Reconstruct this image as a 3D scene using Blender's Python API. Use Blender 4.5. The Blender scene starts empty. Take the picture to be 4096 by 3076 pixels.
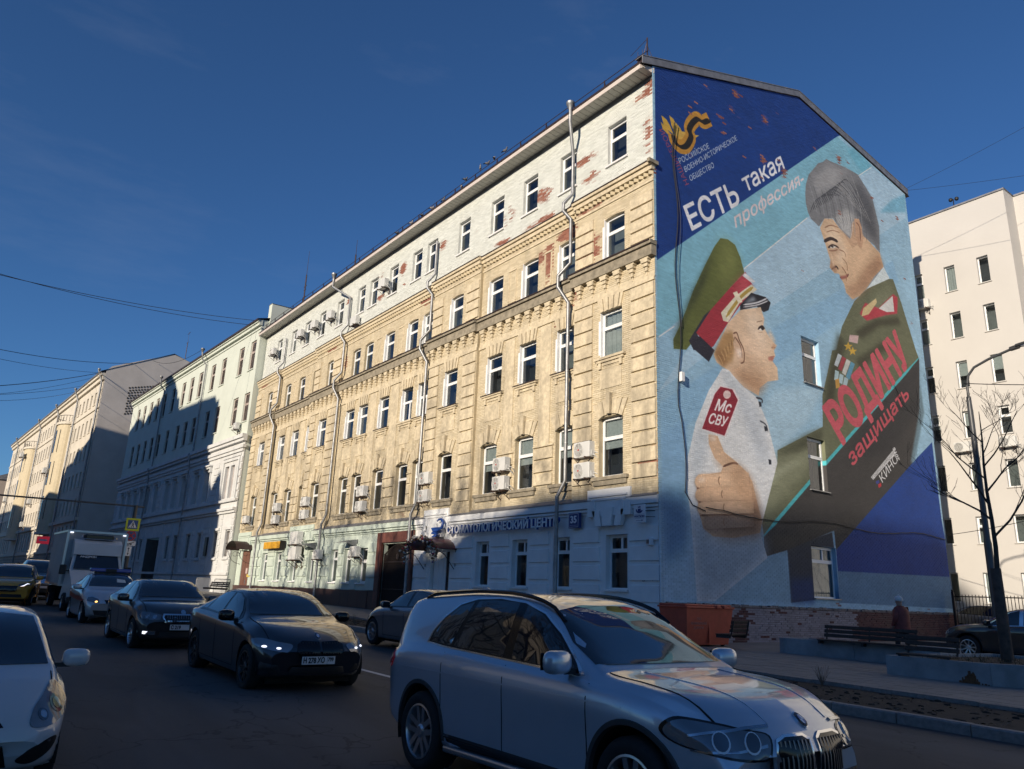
import bpy, bmesh, math, random
import numpy as np
from mathutils import Vector, Matrix, Euler
from mathutils.bvhtree import BVHTree
from mathutils.geometry import delaunay_2d_cdt
random.seed(7); RNG = np.random.default_rng(7)
SC = bpy.context.scene; COL = SC.collection
# ---------------- camera ----------------
CAMLOC = (16.8857, -19.0, 1.5)
cd = bpy.data.cameras.new('camera'); cam = bpy.data.objects.new('camera', cd); COL.objects.link(cam)
cd.sensor_fit = 'HORIZONTAL'; cd.sensor_width = 36.0; cd.lens = 36.0 * 2991.68 / 4096; cd.clip_end = 3000; cd.clip_start = 0.05
_R = ((0.60650481, 0.79417828, 0.03785187), (0.19278144, -0.19307828, 0.96205826), (-0.77135415, 0.57619583, 0.27020574))
M = Matrix.Identity(4)
for i in range(3):
    M[i][0] = _R[0][i]; M[i][1] = _R[1][i]; M[i][2] = -_R[2][i]; M[i][3] = CAMLOC[i]
cam.matrix_world = M; SC.camera = cam
# ---------------- sky, sun, exposure ----------------
SUN = Vector((0.36, -1.0, 0.32)).normalized()
EL = math.asin(SUN.z); AZ = math.atan2(SUN.x, SUN.y)
W = bpy.data.worlds.new('World'); SC.world = W; W.use_nodes = True
nt = W.node_tree; nt.nodes.clear()
_o = nt.nodes.new('ShaderNodeOutputWorld'); _b = nt.nodes.new('ShaderNodeBackground'); _s = nt.nodes.new('ShaderNodeTexSky')
_s.sky_type = 'NISHITA'; _s.sun_disc = False; _s.sun_elevation = EL; _s.sun_rotation = AZ
_s.altitude = 150; _s.air_density = 1.0; _s.dust_density = 0.0; _s.ozone_density = 8.0
_b.inputs['Strength'].default_value = 0.074
_tc = nt.nodes.new('ShaderNodeTexCoord'); _mp = nt.nodes.new('ShaderNodeMapping'); _mp.inputs['Scale'].default_value = (2.2, 1.0, 4.5); _mp.inputs['Rotation'].default_value = (0.5, 0.35, 0.4)
_nz = nt.nodes.new('ShaderNodeTexNoise'); _nz.inputs['Scale'].default_value = 1.6; _nz.inputs['Detail'].default_value = 7; _nz.inputs['Roughness'].default_value = 0.62
_rp = nt.nodes.new('ShaderNodeValToRGB'); _rp.color_ramp.elements[0].position = 0.56; _rp.color_ramp.elements[0].color = (0, 0, 0, 1); _rp.color_ramp.elements[1].position = 0.85; _rp.color_ramp.elements[1].color = (0.09, 0.09, 0.09, 1)
_mx = nt.nodes.new('ShaderNodeMix'); _mx.data_type = 'RGBA'; _mx.inputs[7].default_value = (5.0, 5.4, 6.2, 1)   # thin high cirrus
nt.links.new(_tc.outputs['Generated'], _mp.inputs[0]); nt.links.new(_mp.outputs[0], _nz.inputs['Vector']); nt.links.new(_nz.outputs[0], _rp.inputs[0]); nt.links.new(_rp.outputs[0], _mx.inputs[0]); nt.links.new(_s.outputs[0], _mx.inputs[6]); nt.links.new(_mx.outputs[2], _b.inputs[0]); nt.links.new(_b.outputs[0], _o.inputs[0])
sl = bpy.data.lights.new('sun', 'SUN'); sun = bpy.data.objects.new('sun', sl); COL.objects.link(sun)
sl.energy = 3.9; sl.angle = math.radians(0.53); sl.color = (1.0, 0.87, 0.70)
sun.rotation_euler = (-SUN).to_track_quat('-Z', 'Y').to_euler(); sun.location = SUN * 200
vs = SC.view_settings; vs.view_transform = 'Standard'; vs.look = 'None'; vs.exposure = 0.48; vs.gamma = 1.0
try: vs.use_curve_mapping = False
except Exception: pass
SC.cycles.max_bounces = 6; SC.cycles.diffuse_bounces = 3; SC.cycles.glossy_bounces = 3; SC.cycles.transmission_bounces = 3

# ---------------- materials ----------------
def lin(r, g, b):
    f = lambda c: (c / 255 / 12.92) if c <= 10 else ((c / 255 + 0.055) / 1.055) ** 2.4
    return (f(r), f(g), f(b), 1)
class NT:
    def __init__(s, name):
        s.m = bpy.data.materials.new(name); s.m.use_nodes = True; s.t = s.m.node_tree; s.t.nodes.clear()
        s.out = s.t.nodes.new('ShaderNodeOutputMaterial'); s.p = s.t.nodes.new('ShaderNodeBsdfPrincipled')
        s.t.links.new(s.p.outputs[0], s.out.inputs[0])
    def n(s, typ, **kw):
        x = s.t.nodes.new(typ)
        for k, v in kw.items():
            if k.startswith('i_'): x.inputs[k[2:].replace('_', ' ')].default_value = v
            elif k[0] == 'i' and k[1:].isdigit(): x.inputs[int(k[1:])].default_value = v
            else: setattr(x, k, v)
        return x
    def l(s, a, b): s.t.links.new(a, b)
    def noise(s, scale, detail=4, rough=0.55, vec=None, stretch=None):
        x = s.n('ShaderNodeTexNoise'); x.inputs['Scale'].default_value = scale; x.inputs['Detail'].default_value = detail; x.inputs['Roughness'].default_value = rough
        v = vec
        if v is None:
            g = s.n('ShaderNodeNewGeometry'); v = g.outputs['Position']
        if stretch:
            mp = s.n('ShaderNodeMapping'); mp.inputs['Scale'].default_value = stretch; s.l(v, mp.inputs[0]); v = mp.outputs[0]
        s.l(v, x.inputs['Vector']); return x.outputs[0]
    def ramp(s, f, stops):
        r = s.n('ShaderNodeValToRGB'); e = r.color_ramp.elements
        while len(e) < len(stops): e.new(0.5)
        for q, (p, c) in zip(e, stops):
            q.position = p; q.color = c if len(c) == 4 else (*c, 1)
        s.l(f, r.inputs[0]); return r.outputs[0]
    def mix(s, fac, a, b, mode='MIX'):
        x = s.n('ShaderNodeMix', data_type='RGBA', blend_type=mode)
        for sock, v in ((0, fac), (6, a), (7, b)):
            if hasattr(v, 'is_linked') or isinstance(v, bpy.types.NodeSocket): s.l(v, x.inputs[sock])
            else: x.inputs[sock].default_value = v if sock == 0 else (v if len(v) == 4 else (*v, 1))
        return x.outputs[2]
    def math(s, op, a, b=0.0, c=None):
        x = s.n('ShaderNodeMath', operation=op)
        for i, v in enumerate((a, b) if c is None else (a, b, c)):
            if isinstance(v, bpy.types.NodeSocket): s.l(v, x.inputs[i])
            else: x.inputs[i].default_value = v
        return x.outputs[0]
    def bump(s, h, strength=0.3, dist=0.01):
        b = s.n('ShaderNodeBump'); b.inputs['Strength'].default_value = strength; b.inputs['Distance'].default_value = dist
        s.l(h, b.inputs['Height']); s.l(b.outputs[0], s.p.inputs['Normal'])
    def set(s, **kw):
        for k, v in kw.items(): s.p.inputs[k.replace('_', ' ')].default_value = v
MATS = {}
def mat(name, col, rough=0.6, metal=0.0, var=0.12, scale=3.0, bump=0.0, bscale=40, spec=0.5, emit=None, estr=1.0, coat=0.0, coat_rough=0.03):
    if name in MATS: return MATS[name]
    s = NT(name); c = tuple(col[:3])
    if var > 0:
        f = s.noise(scale, 5, 0.6)
        d = tuple(max(0, x * (1 - var)) for x in c); u = tuple(min(1, x * (1 + var)) for x in c)
        s.l(s.ramp(f, [(0.3, d), (0.7, u)]), s.p.inputs['Base Color'])
    else: s.p.inputs['Base Color'].default_value = (*c, 1)
    s.set(Roughness=rough, Metallic=metal)
    s.p.inputs['Specular IOR Level'].default_value = spec
    if coat: s.p.inputs['Coat Weight'].default_value = coat; s.p.inputs['Coat Roughness'].default_value = coat_rough
    if bump: s.bump(s.noise(bscale, 4, 0.6), bump, 0.01)
    if emit: s.p.inputs['Emission Color'].default_value = (*emit[:3], 1); s.p.inputs['Emission Strength'].default_value = estr
    MATS[name] = s.m; return s.m

# ---------------- mesh builder ----------------
class MB:
    def __init__(s): s.v = []; s.f = []
    def add(s, verts, faces):
        o = len(s.v); s.v.extend([tuple(map(float, q)) for q in verts]); s.f.extend([tuple(i + o for i in q) for q in faces]); return s
    def box(s, x0, x1, y0, y1, z0, z1):
        if x0 > x1: x0, x1 = x1, x0
        if y0 > y1: y0, y1 = y1, y0
        if z0 > z1: z0, z1 = z1, z0
        return s.add([(x0, y0, z0), (x1, y0, z0), (x1, y1, z0), (x0, y1, z0), (x0, y0, z1), (x1, y0, z1), (x1, y1, z1), (x0, y1, z1)],
                     [(0, 3, 2, 1), (4, 5, 6, 7), (0, 1, 5, 4), (1, 2, 6, 5), (2, 3, 7, 6), (3, 0, 4, 7)])
    def bevbox(s, x0, x1, y0, y1, z0, z1, b):
        # chamfered box
        bm = bmesh.new(); bmesh.ops.create_cube(bm, size=1)
        for q in bm.verts: q.co = Vector(((x0 + x1) / 2 + q.co.x * abs(x1 - x0), (y0 + y1) / 2 + q.co.y * abs(y1 - y0), (z0 + z1) / 2 + q.co.z * abs(z1 - z0)))
        bmesh.ops.bevel(bm, geom=bm.edges[:], offset=b, segments=2, affect='EDGES', profile=0.5)
        s.bm(bm); bm.free(); return s
    def bm(s, bm):
        bm.verts.index_update(); return s.add([q.co for q in bm.verts], [[q.index for q in f.verts] for f in bm.faces])
    def prism(s, poly, axis, a, b):
        # poly: 2D list; axis 'x': (y,z), 'y': (x,z), 'z': (x,y)
        n = len(poly)
        def P(p, t): return (t, p[0], p[1]) if axis == 'x' else ((p[0], t, p[1]) if axis == 'y' else (p[0], p[1], t))
        return s.add([P(p, a) for p in poly] + [P(p, b) for p in poly],
                     [tuple(range(n)), tuple(range(2 * n - 1, n - 1, -1))] + [(i, i + n, (i + 1) % n + n, (i + 1) % n) for i in range(n)])
    def tube(s, path, r, n=8, caps=True):
        path = [Vector(p) for p in path]; rs = r if isinstance(r, (list, tuple)) else [r] * len(path)
        vs = []; up = None
        for i, p in enumerate(path):
            t = (path[min(i + 1, len(path) - 1)] - path[max(i - 1, 0)]).normalized()
            if up is None:
                up = Vector((0, 0, 1)) if abs(t.z) < 0.9 else Vector((1, 0, 0))
            a = (up - t * up.dot(t)); a = a.normalized() if a.length > 1e-6 else t.orthogonal().normalized()
            b = t.cross(a); up = a
            for k in range(n):
                w = 2 * math.pi * k / n; vs.append(p + (a * math.cos(w) + b * math.sin(w)) * rs[i])
        fs = [(i * n + k, i * n + (k + 1) % n, (i + 1) * n + (k + 1) % n, (i + 1) * n + k) for i in range(len(path) - 1) for k in range(n)]
        if caps: fs += [tuple(range(n - 1, -1, -1)), tuple(range((len(path) - 1) * n, len(path) * n))]
        return s.add(vs, fs)
    def lathe(s, prof, n=24, axis='z', c=(0, 0, 0), caps=True):
        vs = []
        for (r, h) in prof:
            for k in range(n):
                w = 2 * math.pi * k / n; a, b = r * math.cos(w), r * math.sin(w)
                vs.append((c[0] + a, c[1] + b, c[2] + h) if axis == 'z' else ((c[0] + a, c[1] + h, c[2] + b) if axis == 'y' else (c[0] + h, c[1] + a, c[2] + b)))
        m = len(prof); fs = [(i * n + k, i * n + (k + 1) % n, (i + 1) * n + (k + 1) % n, (i + 1) * n + k) for i in range(m - 1) for k in range(n)]
        if caps: fs += [tuple(range(n - 1, -1, -1)), tuple(range((m - 1) * n, m * n))]
        return s.add(vs, fs)
    def ball(s, c, r, n=10, m=7):
        rx, ry, rz = r if isinstance(r, (tuple, list)) else (r, r, r); vs = []
        for i in range(m + 1):
            t = math.pi * i / m
            for k in range(n):
                w = 2 * math.pi * k / n; vs.append((c[0] + rx * math.sin(t) * math.cos(w), c[1] + ry * math.sin(t) * math.sin(w), c[2] + rz * math.cos(t)))
        return s.add(vs, [(i * n + k, (i + 1) * n + k, (i + 1) * n + (k + 1) % n, i * n + (k + 1) % n) for i in range(m) for k in range(n)])
    def grid(s, pts):
        # pts: rows x cols of points
        nr, nc = len(pts), len(pts[0])
        return s.add([p for r in pts for p in r], [(i * nc + j, i * nc + j + 1, (i + 1) * nc + j + 1, (i + 1) * nc + j) for i in range(nr - 1) for j in range(nc - 1)])
    def xf(s, M):
        s.v = [tuple(M @ Vector(q)) for q in s.v]; return s
    def mesh(s, name, m=None, smooth=False, angle=35):
        me = bpy.data.meshes.new(name); me.from_pydata(s.v, [], s.f)
        if m: me.materials.append(m)
        if smooth:
            me.polygons.foreach_set('use_smooth', [True] * len(me.polygons))
            sharp(me, angle)
        me.update(); return me
    def obj(s, name, m=None, parent=None, smooth=False, angle=35, local=True):
        if parent is not None and not local:
            L = parent.location; s.v = [(a - L.x, b - L.y, c - L.z) for a, b, c in s.v]
        return link(name, s.mesh(name, m, smooth, angle), parent)
def sharp(me, angle):
    bm = bmesh.new(); bm.from_mesh(me); lim = math.radians(angle)
    for e in bm.edges:
        if len(e.link_faces) == 2 and e.calc_face_angle(0) > lim: e.smooth = False
    bm.to_mesh(me); bm.free()
def link(name, data, parent=None, loc=None, rot=None):
    o = bpy.data.objects.new(name, data); COL.objects.link(o)
    if parent is not None: o.parent = parent
    if loc is not None: o.location = loc
    if rot is not None: o.rotation_euler = rot
    return o
def tag(o, label=None, cat=None, group=None, kind=None):
    if label: o['label'] = label
    if cat: o['category'] = cat
    if group: o['group'] = group
    if kind: o['kind'] = kind
    return o
def thing(name, label, cat, loc=(0, 0, 0), rz=0.0, group=None):
    o = link(name, None, None, loc, (0, 0, rz)); o.empty_display_size = 0.1
    return tag(o, label, cat, group)
def copy_tree(o, parent=None):
    c = o.copy(); COL.objects.link(c)
    if parent is not None: c.parent = parent
    for ch in o.children: copy_tree(ch, c)
    return c
def zr(x): return -0.013 * (x - 5)
def instances(name, me, spots, parent, angs=None):
    for i, p in enumerate(spots):
        o = link(name, me, parent, p)
        if angs: o.rotation_euler = angs[i]
# text as mesh verts (flat, local x right, z up, extruded along y)
def text_mb(body, size=1.0, depth=0.02, bold=0.0, align='LEFT', sx=1.0, shear=0.0):
    cu = bpy.data.curves.new('t', 'FONT'); cu.body = body; cu.size = size; cu.extrude = depth / 2; cu.offset = bold; cu.align_x = align; cu.resolution_u = 3; cu.shear = shear
    ob = bpy.data.objects.new('t', cu); COL.objects.link(ob)
    dg = bpy.context.evaluated_depsgraph_get(); me = bpy.data.meshes.new_from_object(ob.evaluated_get(dg))
    mb = MB(); mb.add([(q.co.x * sx, -q.co.z, q.co.y) for q in me.vertices], [tuple(p.vertices) for p in me.polygons])
    bpy.data.objects.remove(ob); bpy.data.curves.remove(cu); bpy.data.meshes.remove(me)
    return mb
# ---------------- ground ----------------
def sheet(name, poly, dz, m, kind='structure', thick=0.0, sub=None):
    mb = MB(); n = len(poly)
    top = [(x, y, zr(x) + dz) for x, y in poly]
    mb.add(top, [tuple(range(n))])
    if thick:
        mb = MB(); mb.add(top + [(x, y, zr(x) + dz - thick) for x, y in poly], [tuple(range(n))] + [((i + 1) % n, i, i + n, (i + 1) % n + n) for i in range(n)])
    o = mb.obj(name, m); o['kind'] = kind; return o
s = NT('asphalt'); f = s.noise(0.35, 5, 0.6); g = s.noise(90, 3, 0.7); h = s.noise(2.5, 5, 0.65)
c1 = s.ramp(f, [(0.3, (0.040, 0.041, 0.044)), (0.7, (0.058, 0.059, 0.063))])
c2 = s.mix(0.55, c1, s.ramp(g, [(0.35, (0.022, 0.022, 0.023)), (0.65, (0.10, 0.098, 0.095))]))
s.l(s.mix(s.math('MULTIPLY', h, 0.45), c2, (0.030, 0.029, 0.029)), s.p.inputs['Base Color'])
tk = s.ramp(s.noise(0.9, 4, 0.55, stretch=(.06, 1.0, 1)), [(0.42, (0, 0, 0)), (0.62, (1, 1, 1))]); pt = s.ramp(s.noise(0.22, 3, 0.5, stretch=(.5, 1, 1)), [(0.56, (0, 0, 0)), (0.585, (1, 1, 1))]); vo = s.n('ShaderNodeTexVoronoi', feature='DISTANCE_TO_EDGE'); vo.inputs['Scale'].default_value = .55
gq = s.n('ShaderNodeNewGeometry'); wv = s.n('ShaderNodeVectorMath', operation='ADD'); nw = s.n('ShaderNodeTexNoise'); nw.inputs['Scale'].default_value = 2.0; s.l(gq.outputs['Position'], nw.inputs['Vector']); s.l(gq.outputs['Position'], wv.inputs[0]); s.l(nw.outputs[1], wv.inputs[1]); s.l(wv.outputs[0], vo.inputs['Vector']); ck = s.ramp(vo.outputs['Distance'], [(0.004, (1, 1, 1)), (0.012, (0, 0, 0))])
base = s.mix(s.math('MULTIPLY', h, 0.45), c2, (0.033, 0.034, 0.036)); base = s.mix(s.math('MULTIPLY', tk, 0.5), base, (0.10, 0.101, 0.104)); base = s.mix(s.math('MULTIPLY', pt, 0.55), base, (0.028, 0.029, 0.031)); base = s.mix(s.math('MULTIPLY', ck, 0.6), base, (0.012, 0.012, 0.013)); s.l(base, s.p.inputs['Base Color'])
s.set(Roughness=0.78); s.bump(s.noise(160, 3, 0.7), 0.5, 0.006); ASPH = s.m
s = NT('paving'); f = s.noise(1.1, 5, 0.65); g = s.noise(45, 3, 0.6)
s.l(s.mix(0.35, s.ramp(f, [(0.3, (0.15, 0.14, 0.132)), (0.7, (0.24, 0.225, 0.21))]), s.ramp(g, [(0.3, (0.12, 0.115, 0.11)), (0.7, (0.28, 0.265, 0.25))])), s.p.inputs['Base Color'])
s.set(Roughness=0.75); s.bump(g, 0.2, 0.004); PAVE = s.m
SOIL = mat('soil', (0.024, 0.019, 0.015), 0.95, var=0.5, scale=9, bump=1.0, bscale=30)
KERB = mat('kerb_granite', (0.21, 0.195, 0.185), 0.7, var=0.25, scale=14, bump=0.15)
PAINT = mat('road_paint', (0.62, 0.61, 0.58), 0.7, var=0.3, scale=20)
CONC = mat('concrete', (0.30, 0.315, 0.32), 0.85, var=0.22, scale=2.2, bump=0.25, bscale=60)
YKERB = -7.45
sheet('ground', [(-1500, -1200), (400, -1200), (400, 1500), (-1500, 1500)], -0.30, mat('far_ground', (0.07, 0.066, 0.06), 0.9, var=0.3, scale=0.2))
def ss_(t): t = min(1, max(0, t)); return t * t * (3 - 2 * t)
def rz_at(x, y): return zr(x) - .15 * ss_((x - 5.5) / 5) * ss_((-y - 11) / 3.5)
rd = MB(); rxs = [-420, -200, -120, -60, -30, -15] + [float(v) for v in range(-6, 20)] + [24, 32, 45, 60]
rd.grid([[(x, (YKERB if x > -61 else YKERB - 23.05 * (-60 - x) / 360) * (1 - t) + (-24.5 if x > -61 else -24.5 - 13.5 * (-60 - x) / 360) * t, rz_at(x, YKERB * (1 - t) - 24.5 * t)) for t in np.linspace(1, 0, 15)] for x in rxs])
ro = rd.obj('road', ASPH, None, True); ro['kind'] = 'structure'
sheet('pavement', [(-420, -26), (-60, -4.62), (40, -4.62), (40, 26.0), (-420, 26.0)], 0.145, PAVE)
sheet('pavement', [(-420, -60), (60, -60), (60, -24.8), (-420, -38.2)], 0.13, PAVE)
# planting strip between pavement and kerb
sheet('planting_strip', [(-60, YKERB + 0.17), (40, YKERB + 0.17), (40, -4.72), (-60, -4.72)], 0.09, SOIL)
# kerb stones
kroot = thing('kerb', 'long grey granite kerb with bevelled stones beside the dark planting strip', 'kerb', (0, YKERB, 0))
mk = MB(); mk.prism([(0, -0.1), (0, 0.13), (0.02, 0.15), (0.15, 0.15), (0.15, -0.1)], 'x', 0, 0.985)
me = mk.mesh('kerb_stone', KERB)
for i in range(-60, 24):
    o = link('kerb_stone', me, kroot, (i * 1.0, random.uniform(-.006, .006), zr(i) + random.uniform(-.006, .004)), (0, 0.013, random.uniform(-.004, .004)))
mk = MB(); mk.prism([(0, 0.0), (0, 0.15), (0.08, 0.15), (0.08, 0.0)], 'x', 0, 0.99); me2 = mk.mesh('edging_stone', KERB)
kr2 = thing('edging', 'thin concrete edging between the pavement and the dark planting strip', 'kerb', (0, -4.72, 0))
for i in range(-60, 24):
    link('edging_stone', me2, kr2, (i * 1.0, random.uniform(-.006, .006), zr(i) + .01 + random.uniform(-.008, .006)), (0, 0.013, random.uniform(-.005, .005)))
# paving slabs of the nearest pavement as thin tiles
mt = MB(); mt.box(0.004, 0.592, 0.004, 0.292, 0, 0.012); mtile = mt.mesh('paving_slab', PAVE)
pr_ = thing('paving', 'grey slab paving in front of the mural and the benches', 'paving', (0, 0, 0))
cells = [(x, y) for x in range(0, 28) for y in range(0, 18)]
cells.sort(key=lambda q: (q[0] * .6 + 1 - 16.9) ** 2 + (-4.6 + q[1] * .3 + 19) ** 2)
rest = MB()
for n_, (i, j) in enumerate(cells):
    x = 1 + i * 0.6 + (0.3 if j % 2 else 0); y = -4.6 + j * 0.3; z = zr(x) + 0.138 + random.uniform(0, .004)
    if n_ < 300: link('paving_slab', mtile, pr_, (x, y, z), (0, 0.013, 0))
    else:
        b_ = MB(); b_.box(0.004, 0.592, 0.004, 0.292, 0, 0.012); b_.xf(Matrix.Translation((x, y, z)) @ Matrix.Rotation(0.013, 4, 'Y')); rest.add(b_.v, b_.f)
rest.obj('paving_slab', PAVE, pr_)['kind'] = 'stuff'
# lane markings
def dash(x0, x1, y, w=0.12):
    return sheet('lane_marking', [(x0, y - w / 2), (x1, y - w / 2), (x1, y + w / 2), (x0, y + w / 2)], 0.004, PAINT)
for x0 in (2.9, -9.1, -21.1, -33.1, 14.9): dash(x0 - 0.6, x0 + 2.4, -12.06)
# dead leaves, litter and clumps on the soil
lf = MB()
for _ in range(1500):
    x = random.uniform(-14, 16); y = random.uniform(-7.2, -4.75); r = random.uniform(.015, .05); a = random.uniform(0, 6.28); z = zr(x) + .095 + random.uniform(0, .02)
    lf.add([(x + r * math.cos(a + k * 1.571) * (1 if k % 2 else .6), y + r * math.sin(a + k * 1.571) * (1 if k % 2 else .6), z + random.uniform(-.008, .02)) for k in range(4)], [(0, 1, 2, 3)])
o = lf.obj('fallen_leaves', mat('leaf_litter', (0.10, 0.075, 0.05), 0.9, var=0.6, scale=60)); o['kind'] = 'stuff'
cl = MB()
for _ in range(700):
    x = random.uniform(-14, 16); y = random.uniform(-7.2, -4.8); r = random.uniform(.02, .07); z = zr(x) + .09
    b = MB(); b.ball((x, y, z), (r, r * random.uniform(.6, 1), r * random.uniform(.3, .6)), 6, 4); cl.add(b.v, b.f)
o = cl.obj('soil_clods', SOIL); o['kind'] = 'stuff'
def dry_shrub(x, y, h, lab):
    b = MB()
    for k in range(26):
        a = random.uniform(0, 6.28); t = random.uniform(.1, .6); p = Vector((0, 0, 0)); path = [p.copy()]
        d = Vector((math.cos(a) * t, math.sin(a) * t, 1)).normalized()
        for q in range(4):
            d = (d + Vector((random.uniform(-.25, .25), random.uniform(-.25, .25), .05))).normalized(); p = p + d * h / 4 * random.uniform(.6, 1.1); path.append(p.copy())
        b.tube(path, [.005, .004, .003, .002, .0015], 4)
    o = b.obj('dry_shrub', mat('dry_stem', (0.13, 0.10, 0.075), 0.9, var=.3)); o.location = (x, y, zr(x) + .09); tag(o, lab, 'shrub')
dry_shrub(8.35, -4.95, .42, 'small leafless shrub in the soil strip behind the silver bonnet')
dry_shrub(-8.9, -6.4, .4, 'dry twiggy shrub in the soil strip beyond the dark saloon mirror')
dry_shrub(-9.8, -6.2, .3, 'lower dry shrub in the soil strip nearest the stone plinth gate')

for x, y, lab in ((-3.2, -11.0, 'round iron manhole cover in the lane beside the grey saloon'), (5.6, -10.4, 'round iron manhole cover in the road behind the silver car')):
    mh = thing('manhole_cover', lab, 'manhole', (x, y, rz_at(x, y) + .004)); q = MB(); q.lathe([(0, 0), (.33, 0), (.34, .004), (.30, .010), (0, .010)], 24); q.obj('lid', mat('cast_iron', (.05, .05, .052), .5, .6, var=.3, scale=20), mh)
# ---------------- brick + wall helpers ----------------
def intervals(a, b, cuts):
    out = [(a, b)]
    for c0, c1 in cuts:
        nx = []
        for p, q in out:
            if c1 <= p or c0 >= q: nx.append((p, q)); continue
            if c0 > p: nx.append((p, c0))
            if c1 < q: nx.append((c1, q))
        out = nx
    return out
BH, BL, CZ_, GAP = 0.0655, 0.25, 0.0765, 0.011
def brick_list(x0, x1, z0, z1, holes, top=None, L=BL):
    out = []; k = 0; z = z0
    while z < z1 - 0.03:
        zt = min(z + BH, z1); cuts = [(h[0], h[1]) for h in holes if h[2] < zt - .005 and h[3] > z + .005]
        a, b = x0, x1
        if top is not None:
            iv = top(zt)
            if iv is None: z += CZ_; k += 1; continue
            a, b = max(a, iv[0]), min(b, iv[1])
        for p, q in intervals(a, b, cuts):
            step = (L + GAP) if k % 2 == 0 else (L + GAP)
            off = 0 if k % 2 == 0 else step / 2
            n0 = math.floor((p - off) / step)
            x = n0 * step + off
            while x < q:
                u, v = max(x, p), min(x + L, q)
                if v - u > 0.035: out.append((u, v, z, zt))
                x += step
        z += CZ_; k += 1
    return out
def brick_mesh(name, bl, m, face, plane, proud=0.012, peelf=None, jit=0.003):
    # face '-y': (x,z) at y=plane-proud ; '+x': (y,z) at x=plane+proud
    n = len(bl); A = np.array(bl); pr = proud + RNG.uniform(-jit, jit, n)
    u0, u1, z0, z1 = A.T; V = np.zeros((n, 8, 3)); g = 0.0025 * RNG.standard_normal((n, 2))
    zz0, zz1 = z0 + g[:, 0], z1 + g[:, 1]
    if face == '-y':
        f, b = plane - pr, np.full(n, plane + 0.004)
        for i, (u, z, d) in enumerate(((u0, zz0, f), (u1, zz0, f), (u1, zz1, f), (u0, zz1, f), (u0, zz0, b), (u1, zz0, b), (u1, zz1, b), (u0, zz1, b))):
            V[:, i, 0] = u; V[:, i, 1] = d; V[:, i, 2] = z
    else:
        f, b = plane + pr, np.full(n, plane - 0.004)
        for i, (u, z, d) in enumerate(((u0, zz0, f), (u1, zz0, f), (u1, zz1, f), (u0, zz1, f), (u0, zz0, b), (u1, zz0, b), (u1, zz1, b), (u0, zz1, b))):
            V[:, i, 0] = d; V[:, i, 1] = u; V[:, i, 2] = z
    Q = np.array([(0, 1, 2, 3), (0, 4, 5, 1), (1, 5, 6, 2), (2, 6, 7, 3), (3, 7, 4, 0)])
    F = (Q[None] + (np.arange(n) * 8)[:, None, None]).reshape(-1)
    me = bpy.data.meshes.new(name); me.vertices.add(n * 8); me.vertices.foreach_set('co', V.reshape(-1))
    me.loops.add(len(F)); me.loops.foreach_set('vertex_index', F); me.polygons.add(n * 5)
    me.polygons.foreach_set('loop_start', np.arange(n * 5) * 4)
    at = me.attributes.new('rnd', 'FLOAT', 'FACE'); at.data.foreach_set('value', np.repeat(RNG.uniform(0, 1, n), 5))
    pe = np.zeros(n) if peelf is None else peelf((u0 + u1) / 2, (z0 + z1) / 2, RNG.uniform(0, 1, n))
    at = me.attributes.new('peel', 'FLOAT', 'FACE'); at.data.foreach_set('value', np.repeat(pe, 5))
    me.materials.append(m); me.update(calc_edges=True); me.validate(); me.polygons.foreach_set('use_smooth', [False] * len(me.polygons)); return me
def vnoise(x, z, sc, seed=0):
    # cheap value noise
    def h(i, j): return np.modf(np.abs(np.sin(i * 127.1 + j * 311.7 + seed * 17.3) * 43758.5453))[0]
    x, z = x * sc, z * sc; i, j = np.floor(x), np.floor(z); f, g = x - i, z - j; f, g = f * f * (3 - 2 * f), g * g * (3 - 2 * g)
    return (h(i, j) * (1 - f) + h(i + 1, j) * f) * (1 - g) + (h(i, j + 1) * (1 - f) + h(i + 1, j + 1) * f) * g
def blobs(bl):
    def fn(x, z, r):
        m = np.zeros_like(x)
        for bx, bz, rx, rz_, a in bl: m = np.maximum(m, a * np.exp(-((x - bx) / rx) ** 2 - ((z - bz) / rz_) ** 2))
        n = 0.6 * vnoise(x, z, 1.1) + 0.4 * vnoise(x, z, 3.1, 3)
        return np.clip((m * (0.35 + 1.1 * n) + 0.25 * (r - .5) - 0.42) * 6, 0, 1)
    return fn
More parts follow.
